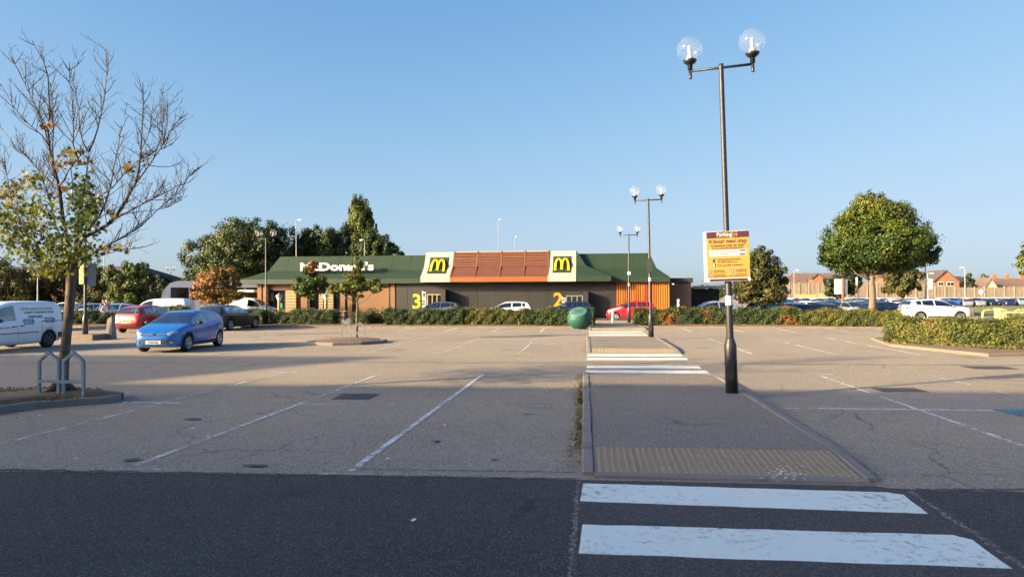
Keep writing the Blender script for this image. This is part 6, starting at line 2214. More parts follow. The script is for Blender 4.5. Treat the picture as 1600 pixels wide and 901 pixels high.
    # remaining leaves
    cl = [(15, 300, 26, 20, 75, .60), (50, 282, 22, 15, 55, .55), (35, 330, 42, 22, 150, .38), (20, 372, 38, 22, 150, .30), (70, 332, 26, 26, 110, .32), (125, 306, 20, 34, 190, .12), (140, 330, 18, 26, 110, .15), (120, 358, 26, 22, 110, .22),
          (58, 392, 48, 20, 190, .36), (95, 405, 46, 24, 210, .36), (128, 400, 26, 20, 90, .3), (75, 425, 28, 12, 60, .5), (150, 386, 26, 8, 22, .7), (190, 388, 18, 6, 14, .82), (113, 238, 14, 7, 34, .6), (128, 252, 16, 8, 18, .85), (95, 256, 13, 10, 26, .78), (200, 263, 10, 7, 16, .85), (75, 197, 12, 5, 16, .85),
          (90, 300, 14, 14, 18, .9), (172, 330, 12, 8, 9, .88), (5, 345, 22, 30, 90, .4), (45, 355, 30, 12, 60, .3), (150, 318, 10, 10, 20, .3), (105, 375, 30, 20, 70, .3)]
    P, Tn = [], []
    for px, py, rx, ry, n, tn in cl:
        for k in range(int(n * 1.6)):
            p = T(rnd.gauss(px, rx * .55), rnd.gauss(py, ry * .55), rnd.gauss(0, .7))
            P.append(tuple(p)); Tn.append(rnd.gauss(tn - .04, .12))
    P = np.array(P); n = len(P)
    Nn = RNG.normal(size=(n, 3)) * .7 + np.array([-.3, -.6, .5])
    link('leaves', leaf_mesh('leaves', P, Nn, .053 * RNG.uniform(.55, 1.2, n), np.array(Tn), LEAF['maple'], 'maple'), e)


bare_tree()


# --- hedges: clipped blocks of small leaves over a dense twiggy core
def hedge(label, path, w, h, mat, n, leaf=.05, group='clipped hedges round the car park', orange=0, z0=.10, rag=.06, name='hedge', taper=0.86, cat='hedge'):
    n = int(n * 1.6); leaf *= .80
    c = sum((Vector((p[0], p[1], 0)) for p in path), Vector()) / len(path)
    e = empty(name, (c.x, c.y, 0), 0, label, cat, group)
    seg = [(Vector((a[0] - c.x, a[1] - c.y, 0)), Vector((b[0] - c.x, b[1] - c.y, 0))) for a, b in zip(path[:-1], path[1:])]
    Ls = [(b - a).length for a, b in seg]
    tot = sum(Ls)
    ph = RNG.uniform(0, 6, 8)

    dirs = [(b - a).normalized() for a, b in seg]
    nds = [dirs[0]] + [(p + q).normalized() for p, q in zip(dirs[:-1], dirs[1:])] + [dirs[-1]]

    def frame(s):
        for k, ((a, b), L) in enumerate(zip(seg, Ls)):
            if s <= L + 1e-6: break
            s -= L
        t = min(1, max(0, s / L))
        d = nds[k].lerp(nds[k + 1], t).normalized()
        return a.lerp(b, t), Vector((-d.y, d.x, 0)), d
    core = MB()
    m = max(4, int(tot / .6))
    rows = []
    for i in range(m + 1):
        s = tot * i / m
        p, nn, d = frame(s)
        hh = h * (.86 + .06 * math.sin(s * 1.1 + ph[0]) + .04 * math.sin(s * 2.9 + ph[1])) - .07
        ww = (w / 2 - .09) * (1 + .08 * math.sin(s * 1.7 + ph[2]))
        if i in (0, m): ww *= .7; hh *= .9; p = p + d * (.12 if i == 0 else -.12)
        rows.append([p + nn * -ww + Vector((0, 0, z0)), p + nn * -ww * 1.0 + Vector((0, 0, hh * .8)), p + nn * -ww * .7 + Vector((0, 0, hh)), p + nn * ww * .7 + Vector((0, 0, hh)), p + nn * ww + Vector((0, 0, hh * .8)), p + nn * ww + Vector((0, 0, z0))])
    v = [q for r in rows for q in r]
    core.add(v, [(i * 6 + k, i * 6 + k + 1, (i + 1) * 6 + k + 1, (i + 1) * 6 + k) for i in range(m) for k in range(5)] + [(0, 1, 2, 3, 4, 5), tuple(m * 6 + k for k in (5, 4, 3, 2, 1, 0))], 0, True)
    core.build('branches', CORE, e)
    P, Nn, Tt = [], [], []
    area_side, area_top, area_end = tot * h, tot * w, w * h
    A = 2 * area_side + area_top + 2 * area_end
    for k in range(n):
        r = random.random() * A
        s = random.uniform(0, tot)
        p, nn, d = frame(s)
        bump_ = .075 * math.sin(s * 3.1 + ph[3]) + .04 * math.sin(s * 7.3 + ph[4]) + .03 * math.sin(s * 13 + ph[5])
        hh = h * (.95 + .05 * math.sin(s * 1.1 + ph[0])) + bump_ * .8
        jit = random.gauss(0, rag * .7) - rag * .3
        if r < 2 * area_side:
            sg = -1 if r < area_side * 1.4 else 1
            z = z0 + (hh - z0) * random.random() ** .9
            bul = 1 - .14 * abs(2 * (z / h) - 1) ** 3
            lump = .06 * math.sin(s * 4.3 + z * 5 + ph[6]) + .05 * math.sin(s * 9 - z * 8 + ph[7])
            q = p + nn * (sg * (w / 2 * bul + lump + jit)) + Vector((0, 0, z)); no = nn * sg
        elif r < 2 * area_side + area_top:
            u = random.uniform(-.5, .5)
            q = p + nn * (u * w) + Vector((0, 0, hh + jit + .03 * math.sin(u * 9 + s * 5) - .28 * h * abs(u * 2) ** 6 * .3)); no = Vector((0, 0, 1))
            if random.random() < .04: q.z += random.uniform(.02, .14)
        else:
            s2 = 0 if random.random() < .5 else tot
            p, nn, d = frame(s2)
            sg = -1 if s2 == 0 else 1
            q = p + d * (sg * jit) + nn * random.uniform(-.5, .5) * w + Vector((0, 0, random.uniform(z0, hh))); no = d * sg
        P.append(tuple(q)); Nn.append(tuple(no))
        patch = .16 * math.sin(s * 1.9 + ph[1]) + .12 * math.sin(s * 5 + q.z * 6 + ph[2])
        Tt.append(.42 + patch + random.gauss(0, .18) + .12 * (q.z / h))
    P = np.array(P); Nn = np.array(Nn) + RNG.normal(0, .65, (n, 3)); Tt = np.array(Tt)
    size = leaf * RNG.uniform(.6, 1.25, n)
    if orange:
        # scattered patches of berries and turned leaves on the front
        f = np.zeros(n, bool)
        for k in range(orange):
            cc = P[RNG.integers(n)]
            f |= (np.linalg.norm((P - cc) * np.array([1, .8, 1.2]), axis=1) < RNG.uniform(.2, .55)) & (RNG.random(n) < .6)
        link('turned_leaves', leaf_mesh('turned_leaves', P[f], Nn[f], size[f], Tt[f] + .15, LEAF['hedgeo']), e)
        P, Nn, size, Tt = P[~f], Nn[~f], size[~f], Tt[~f]
    link('leaves', leaf_mesh('leaves', P, Nn, size, Tt, LEAF[mat]), e)
    return e


X = lambda px, Y: xat(px, Y)
hedge('clipped hedge left of the dark red hatchback', [(X(112, 42), 42), (X(190, 42.6), 42.6)], 1.4, .95, 'hedge', 5000, .06)
hedge('low hedge between the dark red hatchback and the bright blue hatchback', [(X(252, 44), 44), (X(290, 44), 44)], 1.3, 1.3, 'hedge', 2500, .06)
hedge('square box hedge in front of the black estate car', [(X(374, 43.4), 43.4), (X(417.5, 43.4), 43.4)], 1.5, 1.08, 'hedge', 4500, .055)
hedge('low dark clipped hedge right of the brick steps', [(X(427, 43.6), 43.6), (X(462, 43.6), 43.6)], 1.0, .95, 'hedge', 2800, .055)
hedge('rounded bulging hedge under the small green tree', [(X(461, 42.6), 42.6), (X(526, 42.6), 42.6)], 1.5, 1.0, 'hedge', 5500, .055, rag=.11)
hedge('small dark bush behind the young lime tree', [(X(553, 42.8), 42.8), (X(580, 42.8), 42.8)], 1.1, .92, 'hedge', 2200, .055, rag=.12)
hedge('thin straggly hedge in front of the orange brick wall', [(X(578, 43.2), 43.2), (X(612, 43.2), 43.2)], .5, 1.2, 'hedgey', 900, .055, rag=.16)
hedge('clipped hedge below the lime green 3, left of the gap', [(X(606, 42.2), 42.2), (X(726, 42.2), 42.2)], 1.7, 1.08, 'hedge', 11000, .058)
hedge('clipped hedge below the orange slatted roof, with a lighter green face', [(X(731, 42.3), 42.3), (X(820, 42.2), 42.2)], 1.6, 1.12, 'hedgey', 9000, .058)
hedge('clipped hedge behind the green globe bin', [(X(823, 42.2), 42.2), (X(928, 42), 42)], 1.6, 1.12, 'hedge', 9500, .058)
hedge('long hedge with orange patches right of the walkway', [(X(991, 43), 43), (X(1110, 42.8), 42.8), (X(1246, 42.4), 42.4)], 1.7, 1.13, 'hedge', 18000, .058, orange=8)
hedge('yellower lower hedge continuing the long one towards the right', [(X(1248, 42.2), 42.2), (X(1402, 41.4), 41.4)], 1.7, 1.0, 'hedgey', 13000, .058, orange=1)
hedge('large yellow-green hedge at the front right beside the curved kerb', [(X(1404, 28.9), 28.9), (X(1500, 27.0), 27.0), (X(1600, 25.8), 25.8), (X(1680, 25.4), 25.4)], 1.9, .97, 'hedgey', 26000, .055, rag=.12)


# small weeds, fallen leaves
def litter(name, pts, mat, size, parent=None, up=True, kind='stuff'):
    P = np.array(pts); n = len(P)
    Nn = RNG.normal(0, .25, (n, 3)) + np.array([0, 0, 1.0]) if up else RNG.normal(0, 1, (n, 3)) + np.array([0, -.4, .2])
    o = link(name, leaf_mesh(name, P, Nn, size * RNG.uniform(.5, 1.3, n), RNG.random(n), LEAF[mat]), parent)
    o['kind'] = kind
    return o


pts = []
for k in range(420):
    y = random.uniform(7.6, 17.0) if random.random() < .8 else random.uniform(23.2, 31)
    pts.append((-.06 - abs(random.gauss(0, .09)) + (.12 if y > 20 else 0), y, random.uniform(.012, .04)))
litter('fallen_leaves', pts, 'dead', .03)
pts = []
for k in range(260):
    y = random.choice((9.3, 10.1, 11.2, 12.6, 13.0, 13.4, 14.8)) + random.gauss(0, .16)
    pts.append((-.05 - abs(random.gauss(0, .035)), y, random.uniform(.01, .09)))
litter('kerb_weeds', pts, 'grassy', .035, up=False)
pts = []
for k in range(2600):
    x = random.uniform(-40, 21); pts.append((x, 41.0 + random.random() * .9 + (.0 if x < 0 else .1), random.uniform(.12, .22)))
pts = [p for p in pts if p[0] < -.8 or p[0] > 3.7]
litter('bed_leaf_litter', pts, 'dead', .05)
pts = []
for k in range(1500):
    t = random.random()
    q = at(1395 + t * 250, 541 + min(t * 250, 150) * .085)
    pts.append((q.x + random.uniform(.25, .6), q.y + random.uniform(.4, 1.3), random.uniform(.11, .2)))
litter('bed_grass', pts, 'grassy', .07, up=False)
pts = []
for k in range(2200):
    a = random.uniform(0, 6.28); r = random.random() ** .5
    pts.append((-10.6 + 1.5 * r * math.cos(a), 12.0 + .9 * r * math.sin(a), .12 + random.uniform(0, .06)))
litter('island_grass', pts, 'grassy', .026, up=False)
pts = []
for k in range(500):
    a = random.uniform(0, 6.28); r = random.random() ** .5
    pts.append((-10.6 + 1.6 * r * math.cos(a), 12.0 + 1.0 * r * math.sin(a), .125 + random.uniform(0, .02)))
for k in range(70): pts.append((random.gauss(-9.5, 1.6), random.gauss(11.2, .7), .02))
litter('island_leaf_litter', pts, 'dead', .022)
# scraps of litter on the tarmac
lm = MB()
for (px, py) in ((120, 716), (606, 716), (300, 669), (62, 648), (646, 812), (694, 664), (777, 627), (325, 681), (886, 609)):
    c = at(px, py, .012); a = random.uniform(0, 3)
    L, W = random.uniform(.02, .05), random.uniform(.01, .025)
    v = [(c.x + L * math.cos(a) * u - W * math.sin(a) * w, c.y + L * math.sin(a) * u + W * math.cos(a) * w, .014 + .006 * abs(u) * random.random()) for u, w in ((-1, -.8), (.2, -1), (1, -.2), (.7, .9), (-.5, .8))]
    lm.add(v, [(0, 1, 2, 3, 4)])
o = lm.build('paper_litter', MT['signwhite']); o['kind'] = 'stuff'

# far treeline closing the horizon
P, Nn, T = [], [], []
for k in range(46):
    x = -260 + k * 10.6 + random.uniform(-3, 3); y = 300 + random.uniform(-8, 8)
    p, nn, t = crown_pts([(x, y, 2.6, 8, 4, random.uniform(3.0, 5.0))], 340, nclump=16, cr=.35)
    P.append(p); Nn.append(nn); T.append(t)
P = np.concatenate(P); Nn = np.concatenate(Nn); T = np.concatenate(T)
o = link('far_woods', leaf_mesh('far_woods', P, Nn, .75 * RNG.uniform(.6, 1.2, len(P)), T, LEAF['oak'])); o['kind'] = 'stuff'
# ================================================================== lamp posts, signs, bins, people
def lamp_post(label, x, y, lean=0.0, yaw=0.0, H=6.42, sign=False, base='tall', group='twin globe lamp posts', arm=.575, col='greypost'):
    e = empty('lamp_post', (x, y, 0), yaw, label, 'lamp post', group)
    e.rotation_euler = (0, -lean, yaw)
    b = MB()
    b.lathe([(.115, -.05), (.115, 1.02), (.105, 1.05), (.075, 1.14), (.068, 1.16)], n=16)
    b.box(-.045, .045, -.121, -.10, .35, .75)
    b.build('base', MT['blackpost'], e)
    p = MB()
    p.lathe([(.066, 1.15), (.060, 2.9), (.052, 2.92), (.046, H), (.046, H + .05), (.0, H + .055)], n=14, cap=False)
    p.build('pole', MT[col], e)
    a = MB()
    a.tube([(-arm + .02, 0, H - .02), (arm - .02, 0, H - .02)], .026, 8)
    a.build('cross_arm', MT[col], e)
    for s in (-1, 1):
        h = MB()
        h.lathe([(.028, -.17), (.03, -.16), (.03, .0)], c=(s * arm, 0, H), n=10)
        h.lathe([(.045, .0), (.05, .10), (.055, .105)], c=(s * arm, 0, H), n=10)
        h.lathe([(.05, .10), (.115, .15), (.135, .19), (.12, .20)], c=(s * arm, 0, H), n=18)
        ho = h.build('lamp_holder', MT['blackpost'], e)
        g = MB()
        R = .245
        prof = []
        for i in range(17):
            t = math.radians(-63 + i * (153 / 16))
            prof.append((R * math.cos(t) if i < 16 else 0.001, R * math.sin(t)))
        g.lathe(prof, c=(s * arm, 0, H + .19 + R * math.sin(math.radians(63))), n=28, cap=False)
        g.build('globe', MT['globe'], e)
        q = MB()
        q.lathe([(.065, .19), (.06, .26), (.035, .285), (.033, .46), (.028, .48), (.0, .485)], c=(s * arm, 0, H), n=12, cap=False)
        q.build('bulb', MT['bulb'], e)
    return e


def parking_sign(label, post, W=.79, Hh=.95, zc=2.72, yaw=0.0, off=-.10, detail=True, ox=0.0, lean=0.0, name='parking_sign', group=None):
    """amber notice with a maroon heading, fixed to a lamp post"""
    e = empty(name, (post[0], post[1], zc), yaw, label, 'sign', group)
    e.rotation_euler = (0, -lean, yaw)
    b = MB(); b.bbox(-W / 2 - .045 + ox, W / 2 + ox, off, off + .03, -Hh / 2, Hh / 2, .004); b.build('backboard', MT['signwhite'], e)
    for z in (-.33, .33):
        c = MB(); c.box(-.16 + ox, .16 + ox, off + .031, off + .052, z - .03, z + .03); c.build('bracket', MT['galv'], e)
    y = off - .003

    def face(name, x0, x1, z0, z1, mat, dy=0.0):
        m = MB(); m.box(ox + x0, ox + x1, y - dy - .003, y - dy, z0, z1); return m.build(name, MT[mat], e)
    if not detail:
        face('amber_face', -W / 2, W / 2, -Hh / 2, Hh / 2 - .13, 'yellowsign'); face('maroon_header', -W / 2, W / 2, Hh / 2 - .125, Hh / 2, 'maroon'); return e
    t, w = Hh / 2, W / 2
    face('amber_face', -w + .012, w - .004, -t + .065, t - .128, 'yellowsign')
    face('maroon_header', -w + .012, w - .004, t - .125, t - .006, 'maroon')
    face('foot_strip', -w + .05, w - .05, -t + .006, -t + .05, 'maroon')
    face('white_box', -w + .06, w - .06, t - .47, t - .355, 'signwhite', .003)
    face('payment_logo', w - .185, w - .075, t - .463, t - .362, 'maroon', .006)
    face('logo_band', w - .18, w - .08, t - .435, t - .392, 'signwhite', .009)
    face('header_box', -.175, .185, t - .108, t - .022, 'yellowsign', .003)
    face('header_box_inner', -.168, .178, t - .101, t - .029, 'maroon', .006)
    Tx = lambda body, size, x, z, mat, dy=.004, al='CENTER', bold=.001: text_mesh('lettering', body, size, MT[mat], e, (ox + x, y - .004 - dy, z), FRONT, .0008, bold, al)
    Tx('Parking', .094, -.055, t - .066, 'signwhite', .009)
    Tx('Eye', .094, .125, t - .066, 'yellowsign', .009)
    Tx('4 hour max stay', .105, 0, t - .19, 'ink', bold=.003)
    Tx('Customer only car park', .062, 0, t - .27, 'ink', bold=.0015)
    Tx('for use only while shopping on site', .040, 0, t - .32, 'ink')
    Tx('Failure to comply with the terms & conditions', .024, -.07, t - .395, 'ink', .007)
    Tx('will result in a Parking Charge of', .024, -.12, t - .428, 'ink', .007)
    face('pictogram', -.275, -.235, t - .585, t - .525, 'maroon', .003)
    face('pictogram', -.285, -.225, t - .675, t - .61, 'maroon', .003); face('pictogram_light', -.275, -.245, t - .668, t - .617, 'signwhite', .006)
    Tx('Parking limited to 4 hours', .040, -.19, t - .535, 'ink', al='LEFT')
    Tx('No return within 1 hour', .036, -.19, t - .58, 'ink', al='LEFT')
    Tx('Park only within marked bays', .038, -.19, t - .645, 'ink', al='LEFT')
    for x, z in ((-.33, t - .755), (.07, t - .75), (-.33, t - .835), (.07, t - .83)):
        face('pictogram', x - .02, x + .03, z - .025, z + .025, 'maroon', .003); face('pictogram_light', x - .008, x + .018, z - .012, z + .012, 'signwhite', .006)
    for x, z, a, b2 in ((-.27, t - .745, 'Blue badge holders', 'only in marked bays'), (.13, t - .74, 'Parent & child bays', 'with children only'), (-.27, t - .825, 'Camera controlled', 'car park in operation'), (.13, t - .82, 'See notices for full', 'terms & conditions')):
        Tx(a, .026, x, z, 'ink', al='LEFT'); Tx(b2, .026, x, z - .03, 'ink', al='LEFT')
    Tx('This land is private property. Parking is at the absolute discretion of the site.', .0185, 0, -t + .10, 'ink')
    return e


LEAN = math.radians(1.45)
near = lamp_post('tall twin globe lamp post carrying the amber parking notice, nearest the camera', 2.80, 13.45, LEAN, math.radians(-10), H=6.36)
parking_sign('amber parking notice with maroon heading on the nearest lamp post', (2.80 - .07, 13.45), zc=2.71, yaw=math.radians(-7), off=-.11, lean=LEAN)
tb = MB(); tb.lathe([(.0665, 1.78), (.0665, 1.96)], n=14, cap=False); tb.build('sticker', MT['signwhite'], near)
l2 = lamp_post('twin globe lamp post at the side of the second walkway island', 2.93, 30.6, math.radians(.9), math.radians(-8), H=6.15)
l3 = lamp_post('twin globe lamp post at the far end of the walkway before the orange battens', 3.02, 46.8, .0, math.radians(0), H=6.0)
for l, zz in ((l2, (2.95, 3.55)), (l3, (3.3, 3.5))):
    s = MB(); s.box(-.10, .10, -.16, -.06, zz[0], zz[1]); s.build('control_box', MT['white'] if l is l3 else MT['greypost'], l)
    s = MB(); s.lathe([(.062, 2.55), (.062, 2.72)], n=12, cap=False); s.build('sticker', MT['signwhite'], l)
l4 = lamp_post('twin globe lamp post in front of the big dark oak', X(415.5, 46.8), 46.8, .0, math.radians(4), H=6.05, arm=.54)
l5 = lamp_post('twin globe lamp post half hidden by the bare tree, with two notices on it', -22.75, 29.2, .0, math.radians(62), H=6.35)
parking_sign('amber parking notice seen edge-on on the lamp post behind the bare tree', (-22.75, 29.2), zc=3.05, yaw=math.radians(-40), off=-.12, detail=False, Hh=1.0, W=.8, ox=-.18)
e = empty('sign_back', (-22.75, 29.2, 3.0), math.radians(38), 'grey-white back of a notice board on the lamp post behind the bare tree', 'sign')
b = MB(); b.bbox(.06, .42, -.02, .02, -.55, .52, .004); b.build('board', MT['galv'], e)
b = MB(); b.box(.0, .08, -.05, .05, -.3, -.2); b.box(.0, .08, -.05, .05, .2, .3); b.build('bracket', MT['blackpost'], e)
l6 = lamp_post('small distant twin globe lamp post left of the big dark oak', X(267, 105), 105, .0, 0, H=6.2)


def street_light(label, px, ptop, Y, side=1, rb=.09, group='slim street lights in the background', head=1.0):
    x = xat(px, Y); H = zat(px, ptop, Y) - ground_z(x, Y)
    e = empty('street_light', (x, Y, ground_z(x, Y)), 0, label, 'street light', group)
    m = MB(); m.lathe([(rb * 1.3, 0), (rb * 1.25, 1.2), (rb, 1.3), (rb * .6, H - .1), (rb * .55, H)], n=8); m.build('pole', MT['galv'], e)
    m = MB(); m.tube([(0, 0, H - .05), (side * .35 * head, 0, H + .02)], rb * .45, 6); m.build('bracket_arm', MT['galv'], e)
    m = MB(); m.bbox(min(side * .3, side * 1.0) * head, max(side * .3, side * 1.0) * head, -.14, .14, H - .05, H + .09, .03); m.build('lantern', MT['white'], e)
    return e


street_light('slim street light rising behind the left part of the green roof', 463, 344, 80, 1, .075, head=.7)
street_light('short street light showing behind the roof below the poplars', 570, 375, 80, -1, .07, head=.6)
street_light('slim street light rising behind the orange slatted roof, the taller one', 779, 343, 82, 1, .05, head=.25)
street_light('slim street light behind the orange slatted roof, the shorter one', 805, 370, 82, 1, .045, head=.2)
street_light('street light standing in front of the small brick gable', 1241, 422, 150, 1, .10, head=.9)
street_light('street light right of the large round tree', 1450, 427, 110, 1, .14, head=.8)
street_light('street light in front of the dark side of the brick house', 1508, 418, 150, -1, .12, head=.9)
street_light('thin pale street light at the left behind the white van', 59, 424, 56, 1, .07, head=.5)
street_light('thin street light over the long dark roof at the left', 163, 396, 88, 1, .09, head=.5)

# white advertising board on a rusty red post, and a small white board further right
e = empty('site_board', (X(1314, 70), 70, ground_z(X(1314, 70), 70)), 0, 'blank white board on a rusty red post below the large round tree', 'sign')
hb = zat(1314, 435, 70) + .4
m = MB(); m.tube([(.15, -.1, 0), (.15, -.1, hb + .1)], .13, 10); m.build('post', MT['redpost'], e)
m = MB(); m.bbox(-.6, .6, 0, .06, hb - 1.45, hb, .004); m.build('board', MT['signwhite'], e)
e = empty('striped_post', (X(1339, 68), 68, -.4), 0, 'thin red and white post right of the blank white board', 'post')
hb = zat(1339, 433, 68) + .4
for i in range(5):
    m = MB(); m.tube([(0, 0, hb * i / 5), (0, 0, hb * (i + 1) / 5)], .09, 8); m.build('post_band', MT['white'] if i % 2 == 0 else MT['redpost'], e)
e = empty('site_board', (X(1449, 100), 100, -.5), 0, 'narrow white board on a dark pole in front of the tall fence', 'sign')
m = MB(); m.tube([(-.3, -.1, 0), (-.3, -.1, 7.6)], .10, 8); m.build('post', MT['greypost'], e)
m = MB(); m.box(-.1, .7, 0, .06, 3.0, 4.4); m.build('board', MT['signwhite'], e)
e = empty('round_sign', (X(1534, 140), 140, -.5), 0, 'small round white sign before the lower fence', 'sign')
m = MB(); m.tube([(0, .05, 0), (0, .05, 2.4)], .05, 6); m.build('post', MT['galv'], e)
m = MB(); m.lathe([(0.001, -.02), (.5, -.02), (.5, .02), (.001, .02)], c=(0, 0, 0), n=20, M=Matrix.Translation((0, 0, 2.6)) @ Matrix.Rotation(math.pi / 2, 4, 'X'), cap=False); m.build('disc', MT['signwhite'], e)

# yellow hoop barriers and the yellow box between them
def hoop(label, px0, px1, py, Y):
    x0, x1 = xat(px0, Y), xat(px1, Y)
    z = zat((px0 + px1) / 2, py, Y); g0 = ground_z(x0, Y)
    e = empty('hoop_barrier', ((x0 + x1) / 2, Y, g0), 0, label, 'barrier', 'yellow hoop barriers before the grass bank')
    w = (x1 - x0) / 2; h = z - g0; r = .28
    pts = [(-w, 0, 0), (-w, 0, h - r)] + [(-w + r - r * math.cos(t), 0, h - r + r * math.sin(t)) for t in (.5, 1.05)] + [(-w + r, 0, h), (w - r, 0, h)] + [(w - r + r * math.sin(t), 0, h - r + r * math.cos(t)) for t in (.5, 1.05)] + [(w, 0, h - r), (w, 0, 0)]
    m = MB(); m.tube(pts, .075, 8); m.build('rail', MT['hoop'], e)
    for s in (-1, 1):
        m = MB(); m.box(s * w - .14, s * w + .14, -.14, .14, -.02, .03); m.build('foot_plate', MT['hoop'], e)


hoop('yellow hoop barrier at the bonnet of the white sport utility vehicle', 1492, 1520, 482.5, 56)
hoop('yellow hoop barrier left of the yellow box', 1535, 1561, 484, 54)
hoop('long yellow hoop barrier right of the yellow box', 1567, 1606, 488, 50)
hoop('yellow hoop barrier at the right edge, behind the long one', 1584, 1622, 484, 54)
e = empty('grit_box', (X(1563, 53), 53, ground_z(X(1563, 53), 53)), .3, 'yellow upright box between two hoop barriers', 'grit bin')
zt_ = zat(1563, 481, 53) - e.location.z
m = MB(); m.bbox(-.28, .28, -.25, .25, 0, zt_ * .8, .02); m.build('box', MT['hoop'], e)
m = MB(); m.add([(-.31, -.28, zt_ * .8), (.31, -.28, zt_ * .8), (.31, .28, zt_ * .86), (-.31, .28, zt_ * .86), (-.31, -.28, zt_ * .86), (.31, -.28, zt_ * .86), (.31, .28, zt_), (-.31, .28, zt_)], [(0, 3, 2, 1), (4, 5, 6, 7), (0, 1, 5, 4), (1, 2, 6, 5), (2, 3, 7, 6), (3, 0, 4, 7)]); m.build('lid', MT['hoop'], e)


# green globe bin with its sloping lid
def globe_bin():
    c = at(905.5, 514.5)
    e = empty('globe_bin', (c.x, c.y + .5, 0), math.radians(-14), 'round green globe-shaped bin with a sloping lid beside the walkway', 'bin')
    R, Hc = .70, .60
    m = MB()
    prof = []
    for i in range(22):
        t = math.radians(-62 + i * (152 / 21))
        prof.append((max(.001, R * math.cos(t)), R * .92 * math.sin(t) + Hc))
    m.lathe([(.30, 0.0)] + prof, n=40, cap=True)
    # flatten the upper front into the tilted lid seat
    nv = Vector((0, -.50, .866)).normalized(); d0 = .44
    cc = Vector((0, 0, Hc))
    vv = []
    for p in m.v:
        q = Vector(p) - cc
        k = q.dot(nv)
        if k > d0: q -= nv * (k - d0)
        vv.append(tuple(q + cc))
    m.v = vv
    m.build('bowl', MT['bin'], e)
    Rq = Matrix.Translation(cc) @ nv.to_track_quat('Z', 'Y').to_matrix().to_4x4()
    l = MB(); l.lathe([(.52, d0 - .03), (.52, d0 + .02), (.48, d0 + .05), (.42, d0 + .055), (.001, d0 + .07)], n=36, M=Rq, cap=False); lid = l.build('lid', MT['bind'], e)
    l = MB(); l.lathe([(.56, d0 - .06), (.565, d0 - .015), (.53, d0 + .0)], n=36, M=Rq, cap=False); l.build('lid_rim', MT['bin'], e)
    for y0 in (.10, -.08):
        s = MB()
        s.box(-.24, .24, y0 - .035, y0 + .035, d0 + .055, d0 + .085, M=Rq); s.build('lid_rib', MT['bin'], lid)
    s = MB(); s.lathe([(.32, -.02), (.34, .02), (.30, .06)], n=24); s.build('foot', MT['trim'], e)


globe_bin()

# white posts
c = at(957, 504)
e = empty('bollard', (c.x, 48.0, .1), 0, 'white post at the end of the walkway, with an added slanting bar for a car highlight', 'bollard')
m = MB(); m.tube([(0, 0, -.1), (0, 0, .80)], .085, 10); m.build('post', MT['white'], e)
m = MB(); m.tube([(-.10, 0, .74), (.75, .1, .98)], .07, 8); m.build('rail', MT['white'], e)  # white bar added in place of a highlight on a car
c = X(1059, 57)
e = empty('bollard', (c, 56.6, 0), 0, 'short white bollard before the brown brick store', 'bollard')
m = MB(); m.lathe([(.11, 0), (.11, 1.5), (.08, 1.56), (.0, 1.57)], n=12, cap=False); m.build('post', MT['white'], e)
m = MB(); m.lathe([(.113, 1.2), (.113, 1.32)], n=12, cap=False); m.build('band', MT['galv'], e)
c = at(145, 530)
e = empty('bollard', (-22.0, 29.9, 0), 0, 'tapered concrete bollard beside the far left lamp post', 'bollard')
m = MB()
m.add([(-.17, -.17, 0), (.17, -.17, 0), (.17, .17, 0), (-.17, .17, 0), (-.11, -.11, .92), (.11, -.11, .92), (.11, .11, .92), (-.11, .11, .92), (-.03, -.03, 1.0), (.03, -.03, 1.0), (.03, .03, 1.0), (-.03, .03, 1.0)],
      [(3, 2, 1, 0), (8, 9, 10, 11)] + [(i, (i + 1) % 4, 4 + (i + 1) % 4, 4 + i) for i in range(4)] + [(4 + i, 4 + (i + 1) % 4, 8 + (i + 1) % 4, 8 + i) for i in range(4)])
m.build('post', MT['kerb'], e)


# tree guards: gabled hoops of square tube with a rail
def guard(label, x, y, rz, mat, w=.47, H=.90, peak=.16, sep=.62, z0=.10, group='gabled tree guards'):
    e = empty('tree_guard', (x, y, z0), rz, label, 'tree guard', group)
    r = .025
    for q, (ox, oy) in enumerate(((-sep * .5 - w * .0, .0), (sep * .5, -.0))):
        pts = [(ox - w / 2, oy, -.12), (ox - w / 2, oy, H - peak), (ox, oy, H), (ox + w / 2, oy, H - peak), (ox + w / 2, oy, -.12)]
        m = MB()
        for a, b in zip(pts[:-1], pts[1:]):
            m.tube([a, b], r * 1.35, 4, phase=math.pi / 4, smooth=False)
        for p in pts[1:-1]:
            m.lathe([(.001, -.03), (.027, -.02), (.027, .02), (.001, .03)], c=p, n=6, cap=False)
        m.build('hoop', MT[mat], e)
    m = MB(); m.box(-sep * .5 - w / 2, sep * .5 + w / 2, -.022, .022, .26, .315); m.build('rail', MT[mat], e)
    return e


gp = (at(75, 620, .13) + at(116, 618, .13)) / 2
guard('blue-grey gabled tree guard round the trunk of the bare tree', gp.x, gp.y, math.radians(-4), 'guardblue', w=.42, H=.83, peak=.16, sep=.53, z0=.12)
guard('pale grey gabled tree guard round the young lime tree', -9.80, 28.35, math.radians(4), 'galv', w=.36, H=.72, peak=.14, sep=.60, z0=.1)


